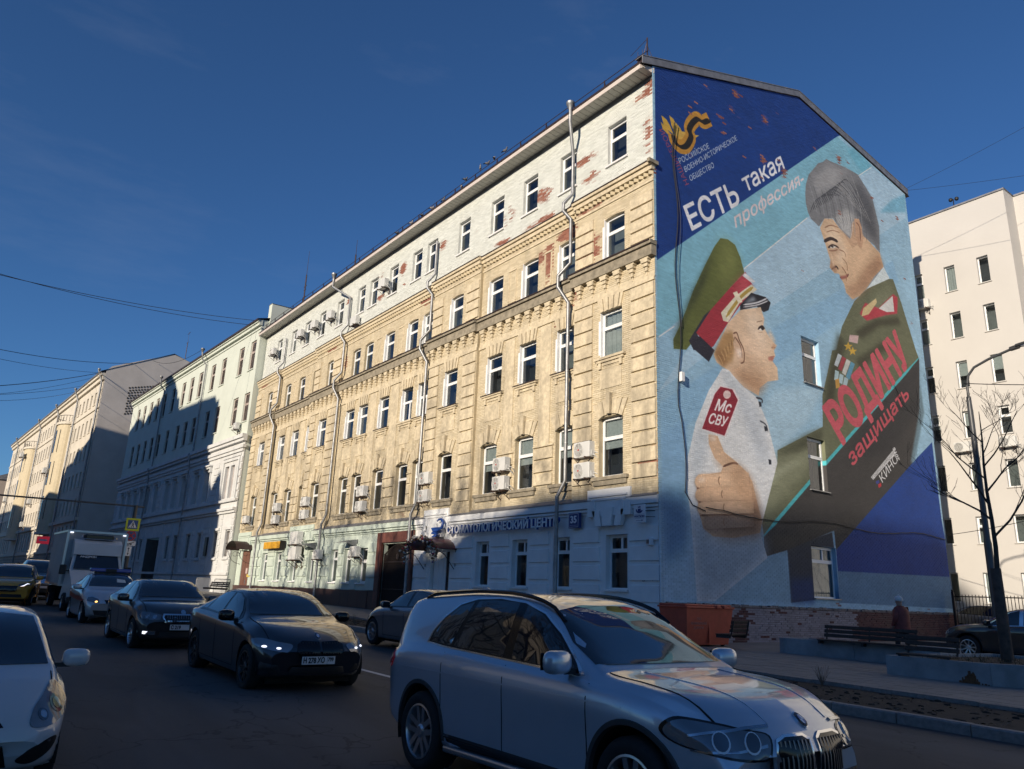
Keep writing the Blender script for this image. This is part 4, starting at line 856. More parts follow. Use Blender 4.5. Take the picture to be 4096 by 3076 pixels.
('P',(220,184,150),[(4.83,6.24),(2.07,5.83),(1.93,5.79),(1.82,5.71),(1.74,5.62),(1.72,5.52),(1.75,5.43),(1.82,5.36),(1.94,5.32),(2.07,5.32),(4.83,5.7)],0,1.0),
('P',(248,207,169),[(4.12,5.81),(2.07,5.58),(2.07,5.75),(4.12,6.05)],5,0.7),
('S',(150,112,86),[(3.09,5.56),(3.02,5.71),(3.09,5.87)],0.05),
('P',(112,78,60),[(4.98,5.69),(2.05,5.3),(1.92,5.26),(1.81,5.2),(1.74,5.11),(1.72,5.02),(1.74,4.93),(1.81,4.86),(1.92,4.83),(2.05,4.82),(4.96,5.18)],3,0.9),
('P',(212,174,140),[(4.98,5.73),(2.05,5.34),(1.92,5.31),(1.81,5.24),(1.74,5.15),(1.72,5.06),(1.74,4.97),(1.81,4.9),(1.92,4.87),(2.05,4.86),(4.96,5.22)],0,1.0),
('P',(239,196,158),[(4.26,5.33),(2.05,5.11),(2.05,5.27),(4.26,5.56)],5,0.7),
('S',(150,112,86),[(3.22,5.11),(3.16,5.24),(3.23,5.4)],0.05),
('P',(112,78,60),[(5.06,5.17),(2.13,4.83),(2.01,4.8),(1.91,4.74),(1.84,4.66),(1.82,4.57),(1.84,4.49),(1.91,4.43),(2.01,4.39),(2.13,4.38),(5.04,4.69)],3,0.9),
('P',(212,174,140),[(5.06,5.22),(2.13,4.87),(2.01,4.84),(1.91,4.78),(1.84,4.7),(1.82,4.61),(1.84,4.53),(1.91,4.47),(2.01,4.43),(2.13,4.43),(5.04,4.74)],0,1.0),
('P',(239,196,158),[(4.34,4.85),(2.13,4.66),(2.13,4.81),(4.34,5.06)],5,0.7),
('S',(150,112,86),[(3.3,4.64),(3.24,4.77),(3.31,4.92)],0.05),
('P',(112,78,60),[(5.01,4.65),(2.4,4.33),(2.28,4.3),(2.19,4.24),(2.13,4.17),(2.11,4.08),(2.13,4.01),(2.2,3.95),(2.29,3.91),(2.41,3.91),(5.01,4.2)],3,0.9),
('P',(156,128,108),[(5.01,4.69),(2.4,4.37),(2.28,4.34),(2.19,4.28),(2.13,4.21),(2.11,4.12),(2.13,4.05),(2.2,3.99),(2.3,3.95),(2.41,3.95),(5.01,4.25)],0,1.0),
('P',(176,144,122),[(4.3,4.34),(2.4,4.17),(2.4,4.31),(4.3,4.53)],5,0.7),
('S',(150,112,86),[(3.28,4.14),(3.21,4.26),(3.28,4.39)],0.05),
('P',(200,160,126),[(3.99,6.52),(4.73,6.24),(5.06,5.92),(5.29,5.22),(4.68,4.72),(4.14,5.38),(3.61,6.04)],8,0.8),
('P',(120,88,70),[(5.22,5.58),(5.56,4.52),(5.36,4.04),(4.61,3.94),(4.91,4.75)],10,0.6),
('P',(236,212,190),[(1.91,5.67),(2.27,5.75),(2.26,5.59),(1.92,5.51)],2,0.8),
('T',(226,226,232),'ЕСТЬ',[(1.97,15.26),(5.16,17.62),(1.5,16.11)],0.03),
('T',(226,226,232),'такая',[(5.6,18.3),(8.65,20.69),(5.31,18.81)],0.03),
('T',(222,206,210),'профессия-',[(4.75,16.34),(10.18,20.55),(4.68,16.8)],0.03),
('T',(200,84,98),'РОДИНУ',[(11.71,8.38),(18.93,13.68),(10.35,9.72)],0.055),
('T',(196,78,92),'защищать',[(12.36,7.46),(18.37,11.73),(12.03,7.88)],0.045),
('T',(220,220,226),'РОССИЙСКОЕ',[(1.37,17.91),(3.25,19.42),(1.26,18.11)],0.0),
('T',(220,220,226),'ВОЕННО-ИСТОРИЧЕСКОЕ',[(1.68,17.67),(5.16,20.63),(1.58,17.87)],0.0),
('T',(220,220,226),'ОБЩЕСТВО',[(1.97,17.39),(3.51,18.64),(1.87,17.59)],0.0),
('T',(176,70,92),'НАШИГЕРОИ',[(1.88,17.24),(0.42,19.08),(1.64,17.07)],0.02),
('P',(208,208,210),[(13.84,7.16),(16.21,8.77),(16.38,8.6),(14.03,7.06)],0,1.0),
('T',(110,110,112),'ГОДРОССИЙСКОГО',[(14.04,7.11),(16.32,8.65),(13.95,7.19)],0.0),
('T',(232,232,234),'КИНО',[(14.85,7.02),(16.54,8.27),(14.56,7.32)],0.0),
('T',(226,226,228),'2016',[(16.7,8.33),(16.33,8.88),(16.42,8.25)],0.03),
('P',(60,70,150),[(14.23,7.01),(14.52,7.12),(14.57,7.0),(14.31,6.89)],0,1.0),
('P',(196,50,60),[(14.43,6.9),(14.71,7.02),(14.71,6.85),(14.45,6.74)],0,1.0),
('P',(206,164,62),[(0.33,19.63),(0.62,19.58),(0.83,19.39),(1.03,19.07),(0.77,19.12),(0.46,19.22)],0,1.0),
('P',(206,164,62),[(0.28,19.32),(0.61,19.21),(0.97,18.92),(0.71,18.93),(0.4,19.03)],0,1.0),
('P',(206,164,62),[(0.79,19.84),(1.05,19.78),(1.25,19.5),(1.51,19.2),(1.13,19.12),(0.91,19.43)],0,1.0),
('P',(206,164,62),[(1.15,19.7),(1.42,19.57),(1.68,19.28),(1.35,19.13)],0,1.0),
('P',(214,172,76),[(0.92,19.02),(1.36,19.38),(1.8,19.54),(2.24,19.61),(2.6,19.73),(2.17,19.33),(1.67,19.11),(1.13,18.91)],0,1.0),
('S',(196,140,50),[(1.01,19.06),(1.07,18.81),(1.39,18.7),(1.77,18.91),(2.07,19.45),(1.97,19.74),(2.21,20.18),(2.56,20.51),(2.84,20.47),(3.3,20.81)],0.62),
('S',(34,30,28),[(0.93,19.05),(1.0,18.8),(1.31,18.69),(1.69,18.9),(1.99,19.44),(1.89,19.73),(2.13,20.17),(2.48,20.5),(2.76,20.46),(3.22,20.8)],0.11),
('S',(34,30,28),[(1.03,19.05),(1.09,18.8),(1.41,18.69),(1.79,18.9),(2.09,19.44),(1.99,19.73),(2.23,20.17),(2.58,20.5),(2.87,20.46),(3.32,20.8)],0.11),
('S',(34,30,28),[(1.11,19.04),(1.18,18.79),(1.49,18.68),(1.88,18.89),(2.18,19.43),(2.08,19.72),(2.32,20.16),(2.67,20.49),(2.96,20.45),(3.42,20.79)],0.11)]
# ---------------- mural paint (flat print, rasterised from polygons) on the gable ----------------
PPM = 46.0; Y0, Z0, Y1, Z1 = -0.4, 1.2, 21.0, 25.8
IW, IH = int((Y1 - Y0) * PPM), int((Z1 - Z0) * PPM)
IMG = np.zeros((IH, IW, 3), np.float32); IMG[:] = np.array((150, 190, 216), np.float32) / 255
def blur(a, r):
    if r <= 0: return a
    for _ in range(2):
        for ax in (0, 1):
            k = int(r); p = np.pad(a, [(k + 1, k) if i == ax else (0, 0) for i in (0, 1)], mode='edge'); c = np.cumsum(p, axis=ax, dtype=np.float64)
            n = 2 * k + 1; a = ((c[n:] - c[:-n]) if ax == 0 else (c[:, n:] - c[:, :-n])) / n
    return a.astype(np.float32)
def fill(polys, col, soft=0, alpha=1.0):
    # even-odd fill of a list of polygons (in metres), 3x supersampled rows
    allp = np.concatenate([np.array(p, float) for p in polys]); px = (allp[:, 0] - Y0) * PPM; py = (allp[:, 1] - Z0) * PPM
    m = int(3 * soft + 2); a, b = max(0, int(px.min()) - m), min(IW, int(px.max()) + m + 1); c, d = max(0, int(py.min()) - m), min(IH, int(py.max()) + m + 1)
    if b <= a or d <= c: return
    SS = 3; acc = np.zeros((d - c, b - a), np.float32); xs = np.arange(a, b + 1, dtype=np.float64)
    edges = []
    for p in polys:
        q = (np.array(p, float) - (Y0, Z0)) * PPM
        for i in range(len(q)):
            (x0, y0), (x1, y1) = q[i], q[(i + 1) % len(q)]
            if y0 != y1: edges.append((x0, y0, x1, y1))
    for r in range(d - c):
        for s_ in range(SS):
            y = c + r + (s_ + .5) / SS; X = sorted(x0 + (y - y0) * (x1 - x0) / (y1 - y0) for x0, y0, x1, y1 in edges if (y0 <= y) != (y1 <= y))
            for i in range(0, len(X) - 1, 2):
                u, v = X[i] - a, X[i + 1] - a
                u, v = max(u, 0), min(v, b - a)
                if v <= u: continue
                iu, iv = int(u), int(v)
                if iu == iv: acc[r, min(iu, b - a - 1)] += v - u
                else:
                    acc[r, iu] += iu + 1 - u; acc[r, iu + 1:iv] += 1
                    if iv < b - a: acc[r, iv] += v - iv
    acc = np.clip(acc / SS, 0, 1); acc = blur(acc, soft)[..., None] * alpha
    IMG[c:d, a:b] = IMG[c:d, a:b] * (1 - acc) + acc * (np.array(col, np.float32) / 255)
def stroke(pts, w, col):
    p = np.array(pts, float)
    if len(p) > 2:  # smooth
        t = np.linspace(0, len(p) - 1, len(p) * 6); i = np.clip(t.astype(int), 0, len(p) - 2); f = (t - i)[:, None]
        P0, P1, P2, P3 = p[np.maximum(i - 1, 0)], p[i], p[i + 1], p[np.minimum(i + 2, len(p) - 1)]
        p = .5 * (2 * P1 + (P2 - P0) * f + (2 * P0 - 5 * P1 + 4 * P2 - P3) * f ** 2 + (3 * P1 - P0 - 3 * P2 + P3) * f ** 3)
    d = np.gradient(p, axis=0); n = np.stack([-d[:, 1], d[:, 0]], 1); n /= np.linalg.norm(n, axis=1)[:, None] + 1e-9
    tp = np.clip(np.minimum(np.arange(len(p)), np.arange(len(p))[::-1]) / 2.0, .35, 1)[:, None] if w < .3 else 1
    fill([list(p + n * w / 2 * tp) + list((p - n * w / 2 * tp)[::-1])], col)
def text_fill(col, body, bl, br, tl, bold):
    cu = bpy.data.curves.new('t', 'FONT'); cu.body = body; cu.size = 1; cu.resolution_u = 3; cu.fill_mode = 'NONE'
    ob = bpy.data.objects.new('t', cu); COL.objects.link(ob); dg = bpy.context.evaluated_depsgraph_get(); me = bpy.data.meshes.new_from_object(ob.evaluated_get(dg))
    co = np.array([v.co[:2] for v in me.vertices]); adj = {}
    for e in me.edges: a, b = e.vertices; adj.setdefault(a, []).append(b); adj.setdefault(b, []).append(a)
    seen = set(); loops = []
    for s0 in adj:
        if s0 in seen: continue
        lp = [s0]; seen.add(s0); cur = s0
        while True:
            nx = [k for k in adj[cur] if k not in seen]
            if not nx: break
            cur = nx[0]; seen.add(cur); lp.append(cur)
        loops.append(lp)
    bpy.data.objects.remove(ob); bpy.data.curves.remove(cu); bpy.data.meshes.remove(me)
    if len(co) == 0: return
    x0, x1 = co[:, 0].min(), co[:, 0].max(); h = 0.73 if any(ch.isupper() or ch.isdigit() for ch in body) else 0.55
    bl, br, tl = map(np.array, (bl, br, tl))
    fn = lambda q: bl + (br - bl) * (q[0] - x0) / (x1 - x0) + (tl - bl) * q[1] / h
    L_ = [[fn(co[k]) for k in lp] for lp in loops]; fill(L_, col)
    if bold > .02:
        wd = bold * float(np.linalg.norm(tl - bl)) * 2
        for lp in L_:
            q = np.array(lp + [lp[0]]); d = np.diff(q, axis=0); ln = np.linalg.norm(d, axis=1) + 1e-9; n = np.stack([-d[:, 1], d[:, 0]], 1) / ln[:, None] * wd / 2; e = d / ln[:, None] * wd / 4
            for i in range(len(d)): fill([[tuple(q[i] + n[i] - e[i]), tuple(q[i + 1] + n[i] + e[i]), tuple(q[i + 1] - n[i] + e[i]), tuple(q[i] - n[i] - e[i])]], col)
for it in MURAL:
    if it[0] == 'P': fill([it[2]], it[1], it[3], it[4])
    elif it[0] == 'S': stroke(it[2], it[3], it[1])
    else: text_fill(it[1], it[2], *it[3], it[4])
lum = IMG.mean(2, keepdims=True); IMG = lum + (IMG - lum) * 0.92
# painterly unevenness of the spray paint
yy, xx = np.mgrid[0:IH, 0:IW] / PPM
n_ = 0.5 * vnoise(xx, yy, 0.9, 1) + 0.3 * vnoise(xx, yy, 2.7, 2) + 0.2 * vnoise(xx, yy, 9.0, 4)
IMG *= (0.93 + 0.14 * n_)[..., None].astype(np.float32)
im = bpy.data.images.new('mural_paint', IW, IH, alpha=False, float_buffer=False)
px = np.ones((IH, IW, 4), np.float32); px[..., :3] = np.clip(IMG, 0, 1); im.pixels.foreach_set(px.reshape(-1)); im.update(); im.pack()
MURAL_K = 0.90
s = NT('mural'); gp = s.n('ShaderNodeNewGeometry'); sp = s.n('ShaderNodeSeparateXYZ'); s.l(gp.outputs['Position'], sp.inputs[0])
cx = s.n('ShaderNodeCombineXYZ'); s.l(s.math('DIVIDE', s.math('SUBTRACT', sp.outputs[1], Y0), Y1 - Y0), cx.inputs[0]); s.l(s.math('DIVIDE', s.math('SUBTRACT', sp.outputs[2], Z0), Z1 - Z0), cx.inputs[1])
ti = s.n('ShaderNodeTexImage', image=im, extension='EXTEND'); s.l(cx.outputs[0], ti.inputs[0])
ra = s.n('ShaderNodeAttribute', attribute_name='rnd').outputs['Fac']; oi = s.n('ShaderNodeObjectInfo'); ra = s.math('FRACT', s.math('ADD', ra, oi.outputs['Random'])); pe = s.n('ShaderNodeAttribute', attribute_name='peel').outputs['Fac']
sc_ = s.n('ShaderNodeVectorMath', operation='SCALE'); s.l(ti.outputs[0], sc_.inputs[0]); s.l(s.math('MULTIPLY_ADD', ra, 0.16, MURAL_K), sc_.inputs['Scale'])
c = s.mix(pe, sc_.outputs[0], s.ramp(s.math('FRACT', s.math('MULTIPLY', ra, 7.7)), [(0, (0.20, 0.06, 0.045)), (1, (0.33, 0.14, 0.10))]))
fine = s.noise(26, 4, 0.7); sk = s.ramp(s.noise(30, 3, 0.8, stretch=(1, .35, 1)), [(0.64, (0, 0, 0)), (0.72, (1, 1, 1))])
c = s.mix(s.math('MULTIPLY', sk, 0.16), c, (0.50, 0.52, 0.55))
s.l(c, s.p.inputs['Base Color']); s.set(Roughness=0.75); s.bump(fine, 0.12, 0.004); MURALM = s.m
# ---- gable wall
def roofz(y): return 21.68 + (25.22 - 21.68) * y / 10.24 if y < 10.24 else 25.22 + (23.86 - 25.22) * (y - 10.24) / (20.5 - 10.24)
GH = [(9.0, 10.35, 10.62, 12.70), (8.93, 10.25, 6.08, 8.27), (8.68, 10.45, 1.82, 3.82)]
mb = MB(); wall_cells(mb, -PB, WG, 1.45, 21.0, GH, 0.0, '+x', .25)
top = [(-PB, 21.0)] + [(WG, 21.0), (WG, 23.86), (10.24, 25.22), (-PB, 21.65)]
mb.add([(0, y, z) for y, z in top], [tuple(range(len(top)))]); mb.obj('gable_wall', MURALM, BLD)
def roof_iv(z):
    if z < 21.6: return (-PB, WG)
    a = (z - 21.68) / (25.22 - 21.68) * 10.24 if z > 21.68 else -PB
    b = WG if z < 23.86 else 10.24 + (25.22 - z) / (25.22 - 23.86) * 10.26
    return (a, b) if b > a + .1 else None
gb = brick_list(-PB, WG, 1.46, 25.1, clampholes(GH), top=roof_iv)
near = sorted(range(len(gb)), key=lambda i: (gb[i][0] + 19) ** 2 + (gb[i][2] - 1.5) ** 2 * 1.0)
full = [i for i in near if gb[i][1] - gb[i][0] > .245][:300]; fs = set(full)
PEEL_G = blobs([(y, z, a * .55, b * .55, c * .95) for y, z, a, b, c in [(5.2, 23.0, .5, .35, .8), (3.2, 22.3, .4, .4, .72), (4.8, 22.0, .9, .5, .72), (7.3, 22.6, .5, .6, .78), (4.0, 21.3, .9, .3, .7), (7.0, 20.5, .4, .6, .78), (8.6, 20.4, .5, .7, .75), (13.6, 23.2, .5, .6, .85), (14.4, 23.4, .3, .3, .8), (16.6, 22.2, .6, .3, .62), (13.2, 20.1, .22, .3, 1.3), (19.2, 21.9, .2, .25, 1.3), (19.3, 18.4, .2, .2, 1.1), (9.6, 15.9, .5, .35, .55), (2.0, 18.6, .3, .3, .6), (10.5, 1.6, 1.3, .25, .6), (18, 1.6, 2, .12, .7), (-.1, 17, .25, .6, .8), (19.5, 16, .6, .5, .55)]] + [(random.uniform(2, 9), random.uniform(19.5, 23.5), .12, .1, random.uniform(.6, .95)) for _ in range(26)] + [(random.uniform(11, 19), random.uniform(20, 23.5), .1, .1, .8) for _ in range(8)])
me = brick_mesh('brick', [b for i, b in enumerate(gb) if i not in fs], MURALM, '+x', 0.0, proud=.007, jit=.0025, peelf=PEEL_G); o = link('brick', me, BLD); o['kind'] = 'stuff'
q = MB(); q.add([(0.007, 0, 0), (0.007, BL, 0), (0.007, BL, BH), (0.007, 0, BH), (-.004, 0, 0), (-.004, BL, 0), (-.004, BL, BH), (-.004, 0, BH)], [(0, 1, 2, 3), (0, 4, 5, 1), (1, 5, 6, 2), (2, 6, 7, 3), (3, 7, 4, 0)]); bme = q.mesh('brick', MURALM)
instances('brick', bme, [(random.uniform(-.001, .001), gb[i][0], gb[i][2]) for i in full], BLD)
# base of the gable: crumbling brick plinth partly whitewashed, partly maroon
def base_peel(y, z, r):
    n = vnoise(y, z, 1.6, 9)
    white = ((y > 4.3) & (y < 11.6)).astype(float); return np.clip(np.where(white > 0, (n > .88) * 1.0 + (r > .96), np.where(y < 4.3, (n + .5 * r > .62) * 1.0, 1.0)), 0, 1)
WASH = brick_mat('whitewashed_brick', (0.22, 0.20, 0.225), (0.32, 0.29, 0.32), red=((0.07, 0.028, 0.032), (0.12, 0.045, 0.045)), dirt=0.35)
mb = MB(); mb.box(.0, .075, -PB, WG + .2, -.4, 1.40); mb.obj('gable_plinth', mat('plinth_mortar', (0.17, 0.13, 0.13), .9, var=.4, scale=3), BLD)
me = brick_mesh('brick', brick_list(-PB, WG + .2, -.1, 1.38, []), WASH, '+x', 0.075, proud=.014, peelf=base_peel, jit=.010); o = link('brick', me, BLD); o['kind'] = 'stuff'
mb = MB(); N = 80
for i in range(N):
    a, b = -PB + (WG + .35) * i / N, -PB + (WG + .35) * (i + 1) / N; h = random.uniform(-.035, .02); mb.box(.0, .125 + random.uniform(-.03, .03), a, b - .004, 1.385 + h * .3, 1.455 + h)
mb.obj('plinth_ledge', mat('crumbling_ledge', (0.20, 0.18, 0.18), .9, var=.5, scale=7, bump=.6, bscale=20), BLD)
# coping of sheet metal on the gable, windows, cable, lamp holder
mb = MB()
for (ya, yb) in ((-.75, 10.24), (10.24, 20.75)):
    za, zb = (21.45 if ya < 0 else roofz(ya)), roofz(min(yb, 20.5))
    for dz0, dz1, x0, x1 in ((.02, .34, .03, .07), (.34, .37, -.32, .09)):
        mb.add([(x0, ya, za + dz0), (x1, ya, za + dz0), (x1, yb, zb + dz0), (x0, yb, zb + dz0), (x0, ya, za + dz1), (x1, ya, za + dz1), (x1, yb, zb + dz1), (x0, yb, zb + dz1)], [(0, 3, 2, 1), (4, 5, 6, 7), (0, 1, 5, 4), (1, 2, 6, 5), (2, 3, 7, 6), (3, 0, 4, 7)])
mb.obj('gable_coping', TIN, BLD)
for i, (a, b, c, d) in enumerate(GH):
    window(BLD, 0, a, c, b - a, d - c, 'T' if i < 2 else 'G', (0, 3, 2)[i], rot=(0, 0, math.pi / 2), depth=.16)
    sg_ = MB(); sg_.box(-.02, .10, a - .05, b + .05, c - .04, c); sg_.obj('sill', ZINC, BLD)
mb = MB(); mb.box(-.01, .12, 0, -.35 - PB, 17.25, 17.4); mb.obj('cornice_end', YD, BLD)
cb_ = MB(); pts = [(0.05, 1.0 + .12 * math.sin(z * 1.3) + (0 if z > 8 else .1), z) for z in np.arange(19.6, 5.0, -.5)]; pts += [(.05, 1.5, 4.7), (.05, 2.2, 4.55)]
cb_.tube(pts, .018, 5); cb_.tube([(p[0] + .01, p[1] + .12 + .06 * math.sin(p[2]), p[2]) for p in pts[:18]], .012, 4)
for k in range(40):
    pass
yl = np.linspace(2.2, 20.4, 60); cb_.tube([(.05 + .02 * random.random(), y, 4.55 - .0035 * (y - 2) ** 0 * 0 + .10 * math.sin(y * .8) + .04 * random.random() + (y - 2) * .02) for y in yl], .02, 5)
o = cb_.obj('wall_cable', mat('black_cable', (0.02, 0.02, 0.022), .6, var=0)); tag(o, 'loose black cable sagging across the painted mural wall', 'cable')
mb = MB(); mb.bevbox(.02, .16, .98, 1.16, 9.0, 9.35, .02); o = mb.obj('junction_box', PLAS); tag(o, 'small white junction box on the cable beside the painted shoulder board', 'junction box')
# ---------------- second building: pale green over white, four storeys ----------------
GRN2 = mat('mint_stucco', (0.57, 0.61, 0.54), 0.8, var=0.05, scale=0.8, bump=0.1)
WHT2 = mat('old_white_stucco', (0.60, 0.605, 0.595), 0.82, var=0.1, scale=1.2, bump=0.15)
BEIGE = mat('beige_stucco', (0.60, 0.545, 0.45), 0.85, var=0.1, scale=0.6, bump=0.12)
GREYG = mat('grey_render', (0.50, 0.465, 0.435), 0.9, var=0.09, scale=0.5, bump=0.1)
SHUT = mat('pinkish_blinds', (0.42, 0.33, 0.28), 0.7, var=0.15, scale=6)
PINK = mat('pale_pink_frame', (0.52, 0.44, 0.40), 0.6, var=0.05)
def frame_bld(name, label, o, slope): return thing(name, label, 'building', (o[0], o[1], 0), math.atan(slope))
def put(mb, name, m, root, kind=None):
    ob = mb.obj(name, m, root)
    if kind: ob['kind'] = kind
    return ob
LW = 41.0; B2 = frame_bld('stucco_building', 'four storey building with mint green upper floors over white stuccoed lower floors', (-42.9, -.6), .04)
X4 = [-1.82, -4.51, -8.85, -11.7, -15.33, -18.02, -20.67, -24.21, -27.38, -30.13, -32.72, -35.5, -38.2]
X3 = [-1.74, -4.35, -8.83, -11.54, -15.43, -18.0, -20.61, -24.1, -27.3, -30.0, -32.7, -35.5, -38.2]
X2 = [-8.52, -11.36, -15.03, -17.74, -20.34, -24.18, -27.2, -29.71, -32.35, -35.2, -38.0]; T2 = [-1.1, -2.45, -3.75]
X1 = [-1.37, -4.08, -8.21, -11.19, -14.92, -17.4, -26.88, -29.39, -32.5, -35.4, -38.1]
H = [(x, x + 1.2, 18.68, 21.22) for x in X4] + [(x, x + 1.22, 14.25, 16.68) for x in X3] + [(x, x + 1.25, 8.2, 10.75) for x in X2] + [(x, x + .85, 8.1, 10.75) for x in T2] + [(x, x + 1.0, 3.5, 5.45) for x in X1] + [(-24.6, -20.0, .2, 5.55)]
mb = MB(); wall_cells(mb, -LW, 0, 12.95, 22.7, [h for h in H if h[2] > 12.95], 0, depth=.18); put(mb, 'upper_wall', GRN2, B2); mb = MB(); mb.add([(0, 0, 0), (0, 16, 0), (0, 16, 23.6), (0, 0, 22.8)], [(0, 1, 2, 3)]); put(mb, 'side_wall', GRN2, B2); mb = MB(); mb.add([(-LW, 0, 0), (-LW, 16, 0), (-LW, 16, 24), (-LW, 0, 22.8)], [(0, 3, 2, 1)]); put(mb, 'side_wall', GRN2, B2)
mb = MB(); wall_cells(mb, -LW, 0, -.5, 12.95, [h for h in H if h[2] < 12.9], -.05, depth=.35); mb.add([(0, -.05, 0), (0, .1, 0), (0, .1, 12.95), (0, -.05, 12.95)], [(0, 1, 2, 3)]); put(mb, 'lower_wall', WHT2, B2)
for z0, z1, p in ((12.75, 13.05, .38), (12.5, 12.75, .25), (11.95, 12.2, .22), (11.7, 11.95, .12), (7.75, 7.95, .2), (7.05, 7.25, .28), (6.85, 7.05, .15), (2.1, 2.3, .12)):
    mb = MB(); mb.box(-LW, .02 if z1 < 12 else .25, -.05 - p, 0, z0, z1); put(mb, 'cornice', WHT2, B2)
for z0, z1, p in ((22.55, 22.75, .34), (22.3, 22.55, .22), (22.0, 22.12, .08)):
    mb = MB(); mb.box(-LW - .2, .05, -p, .05, z0, z1); put(mb, 'cornice', GRN2, B2)
mb = MB(); mb.add([(-LW - .3, -.45, 22.78), (.15, -.45, 22.78), (.15, 8, 25.2), (-LW - .3, 8, 25.2)], [(0, 1, 2, 3)]); mb.box(-LW - .3, .15, -.46, -.40, 22.66, 22.79); mb.add([(-LW, 8, 25.2), (.15, 8, 25.2), (.15, 16, 22.8), (-LW, 16, 22.8)], [(0, 1, 2, 3)]); put(mb, 'roof', BROWN, B2)
mb = MB(); mb.box(-.45, .2, .6, 5.2, 22.6, 24.35); mb.add([(-.5, .55, 24.36), (.25, .55, 24.36), (.25, 5.3, 24.5), (-.5, 5.3, 24.5)], [(0, 1, 2, 3)]); put(mb, 'parapet', GRN2, B2)
shut = MB()
for k in range(6): shut.add([(.08 + k * .175, .12, .08), (.08 + k * .175 + .09, .10, .08), (.08 + k * .175 + .09, .10, 2.36), (.08 + k * .175, .12, 2.36)], [(0, 1, 2, 3)])
shm = shut.mesh('vertical_blind', SHUT); slm = MB(); slm.box(-.05, 1.27, -.09, .1, -.07, 0); slm = slm.mesh('sill', GRN2)
for x in X4: w = window(B2, x, 0, 18.68, 1.2, 2.54, 'S', 3, fm=PINK, depth=.12); link('vertical_blind', shm, w); link('sill', slm, w)
for x in X3: w = window(B2, x, 0, 14.25, 1.22, 2.43, 'S', 3, fm=PINK, depth=.12); link('vertical_blind', shm, w); link('sill', slm, w)
hd = MB(); hd.box(-.3, 1.55, -.32, 0, 2.95, 3.08); hd.box(-.2, 1.45, -.2, 0, 2.78, 2.95); hd.box(-.25, -.1, -.22, 0, 2.45, 2.8); hd.box(1.35, 1.5, -.22, 0, 2.45, 2.8); hd.box(-.16, 0, -.1, 0, -.1, 2.5); hd.box(1.25, 1.41, -.1, 0, -.1, 2.5); hd.box(-.3, 1.55, -.15, 0, -.25, -.1); hdm = hd.mesh('window_surround', WHT2)
for x in X2:
    w = window(B2, x, -.05, 8.2, 1.25, 2.55, 'S', 0, fm=PINK, depth=.25); link('window_surround', hdm, w)
for x in T2: window(B2, x, -.05, 8.1, .85, 2.65, 'S', 0, fm=PINK, depth=.25)
mb = MB(); mb.box(-4.3, .1 - .5, -.16, -.05, 11.1, 11.3); mb.box(-4.3, -4.0, -.16, -.05, 7.95, 11.1); mb.box(-.75, -.45, -.16, -.05, 7.95, 11.1); mb.box(-4.4, -.35, -.13, -.05, 11.4, 11.6); put(mb, 'triple_window_surround', WHT2, B2)
h1 = MB(); h1.box(-.12, 0, -.1, 0, -.1, 2.05); h1.box(1.0, 1.12, -.1, 0, -.1, 2.05); h1.box(-.2, 1.2, -.16, 0, 2.05, 2.25); h1.box(-.2, 1.2, -.14, 0, -.25, -.1); h1m = h1.mesh('window_surround', WHT2)
gr = MB()
for k in range(7): gr.box(.06 + k * .14, .075 + k * .14, .03, .045, .0, 1.95)
for z in (.1, 1.0, 1.85): gr.box(0, 1.0, .03, .045, z, z + .02)
grm = gr.mesh('window_grille', mat('dark_iron', (0, 0, 0)))
for x in X1: w = window(B2, x, -.05, 3.5, 1.0, 1.95, 'S', 0, fm=PINK, depth=.2); link('window_surround', h1m, w); link('window_grille', grm, w)
qb = {}
def quoin(x0, x1, z, h=.42, p=.06):
    k = round(x1 - x0, 2)
    if k not in qb: m_ = MB(); m_.box(0, k, -p, 0, 0, h); qb[k] = m_.mesh('quoin', WHT2)
    link('quoin', qb[k], B2, (x0, -.05, z))
for x0, x1 in ((-.38, .0), (-6.4, -5.2), (-13.9, -12.9), (-22.9, -21.9), (-26.2, -25.7), (-40.9, -40.0)):
    for i in range(6): quoin(x0, x1, 8.05 + i * .56)
for x0, x1 in ((-.55, .0), (-3.0, -2.55), (-7.0, -5.4), (-10.0, -9.4), (-13.6, -12.5), (-16.5, -16.1), (-19.8, -18.9), (-25.9, -25.2), (-28.8, -28.2)):
    for i in range(9): quoin(x0, x1, 2.4 + i * .5, .4, .05)
mb = MB(); mb.box(-24.6, -20.0, 2.6, 2.7, .2, 5.5); mb.box(-24.6, -24.5, 0, 2.6, .2, 5.5); mb.box(-20.1, -20, 0, 2.6, .2, 5.5); put(mb, 'gateway_recess', mat('gateway_dark', (0.10, 0.095, 0.09), .9, var=.2), B2)
mb = MB(); mb.box(-5.9, -5.35, -.2, -.08, 3.6, 5.1); put(mb, 'wall_board', mat('black_board', (0.02, 0.02, .023), .4, var=0), B2)
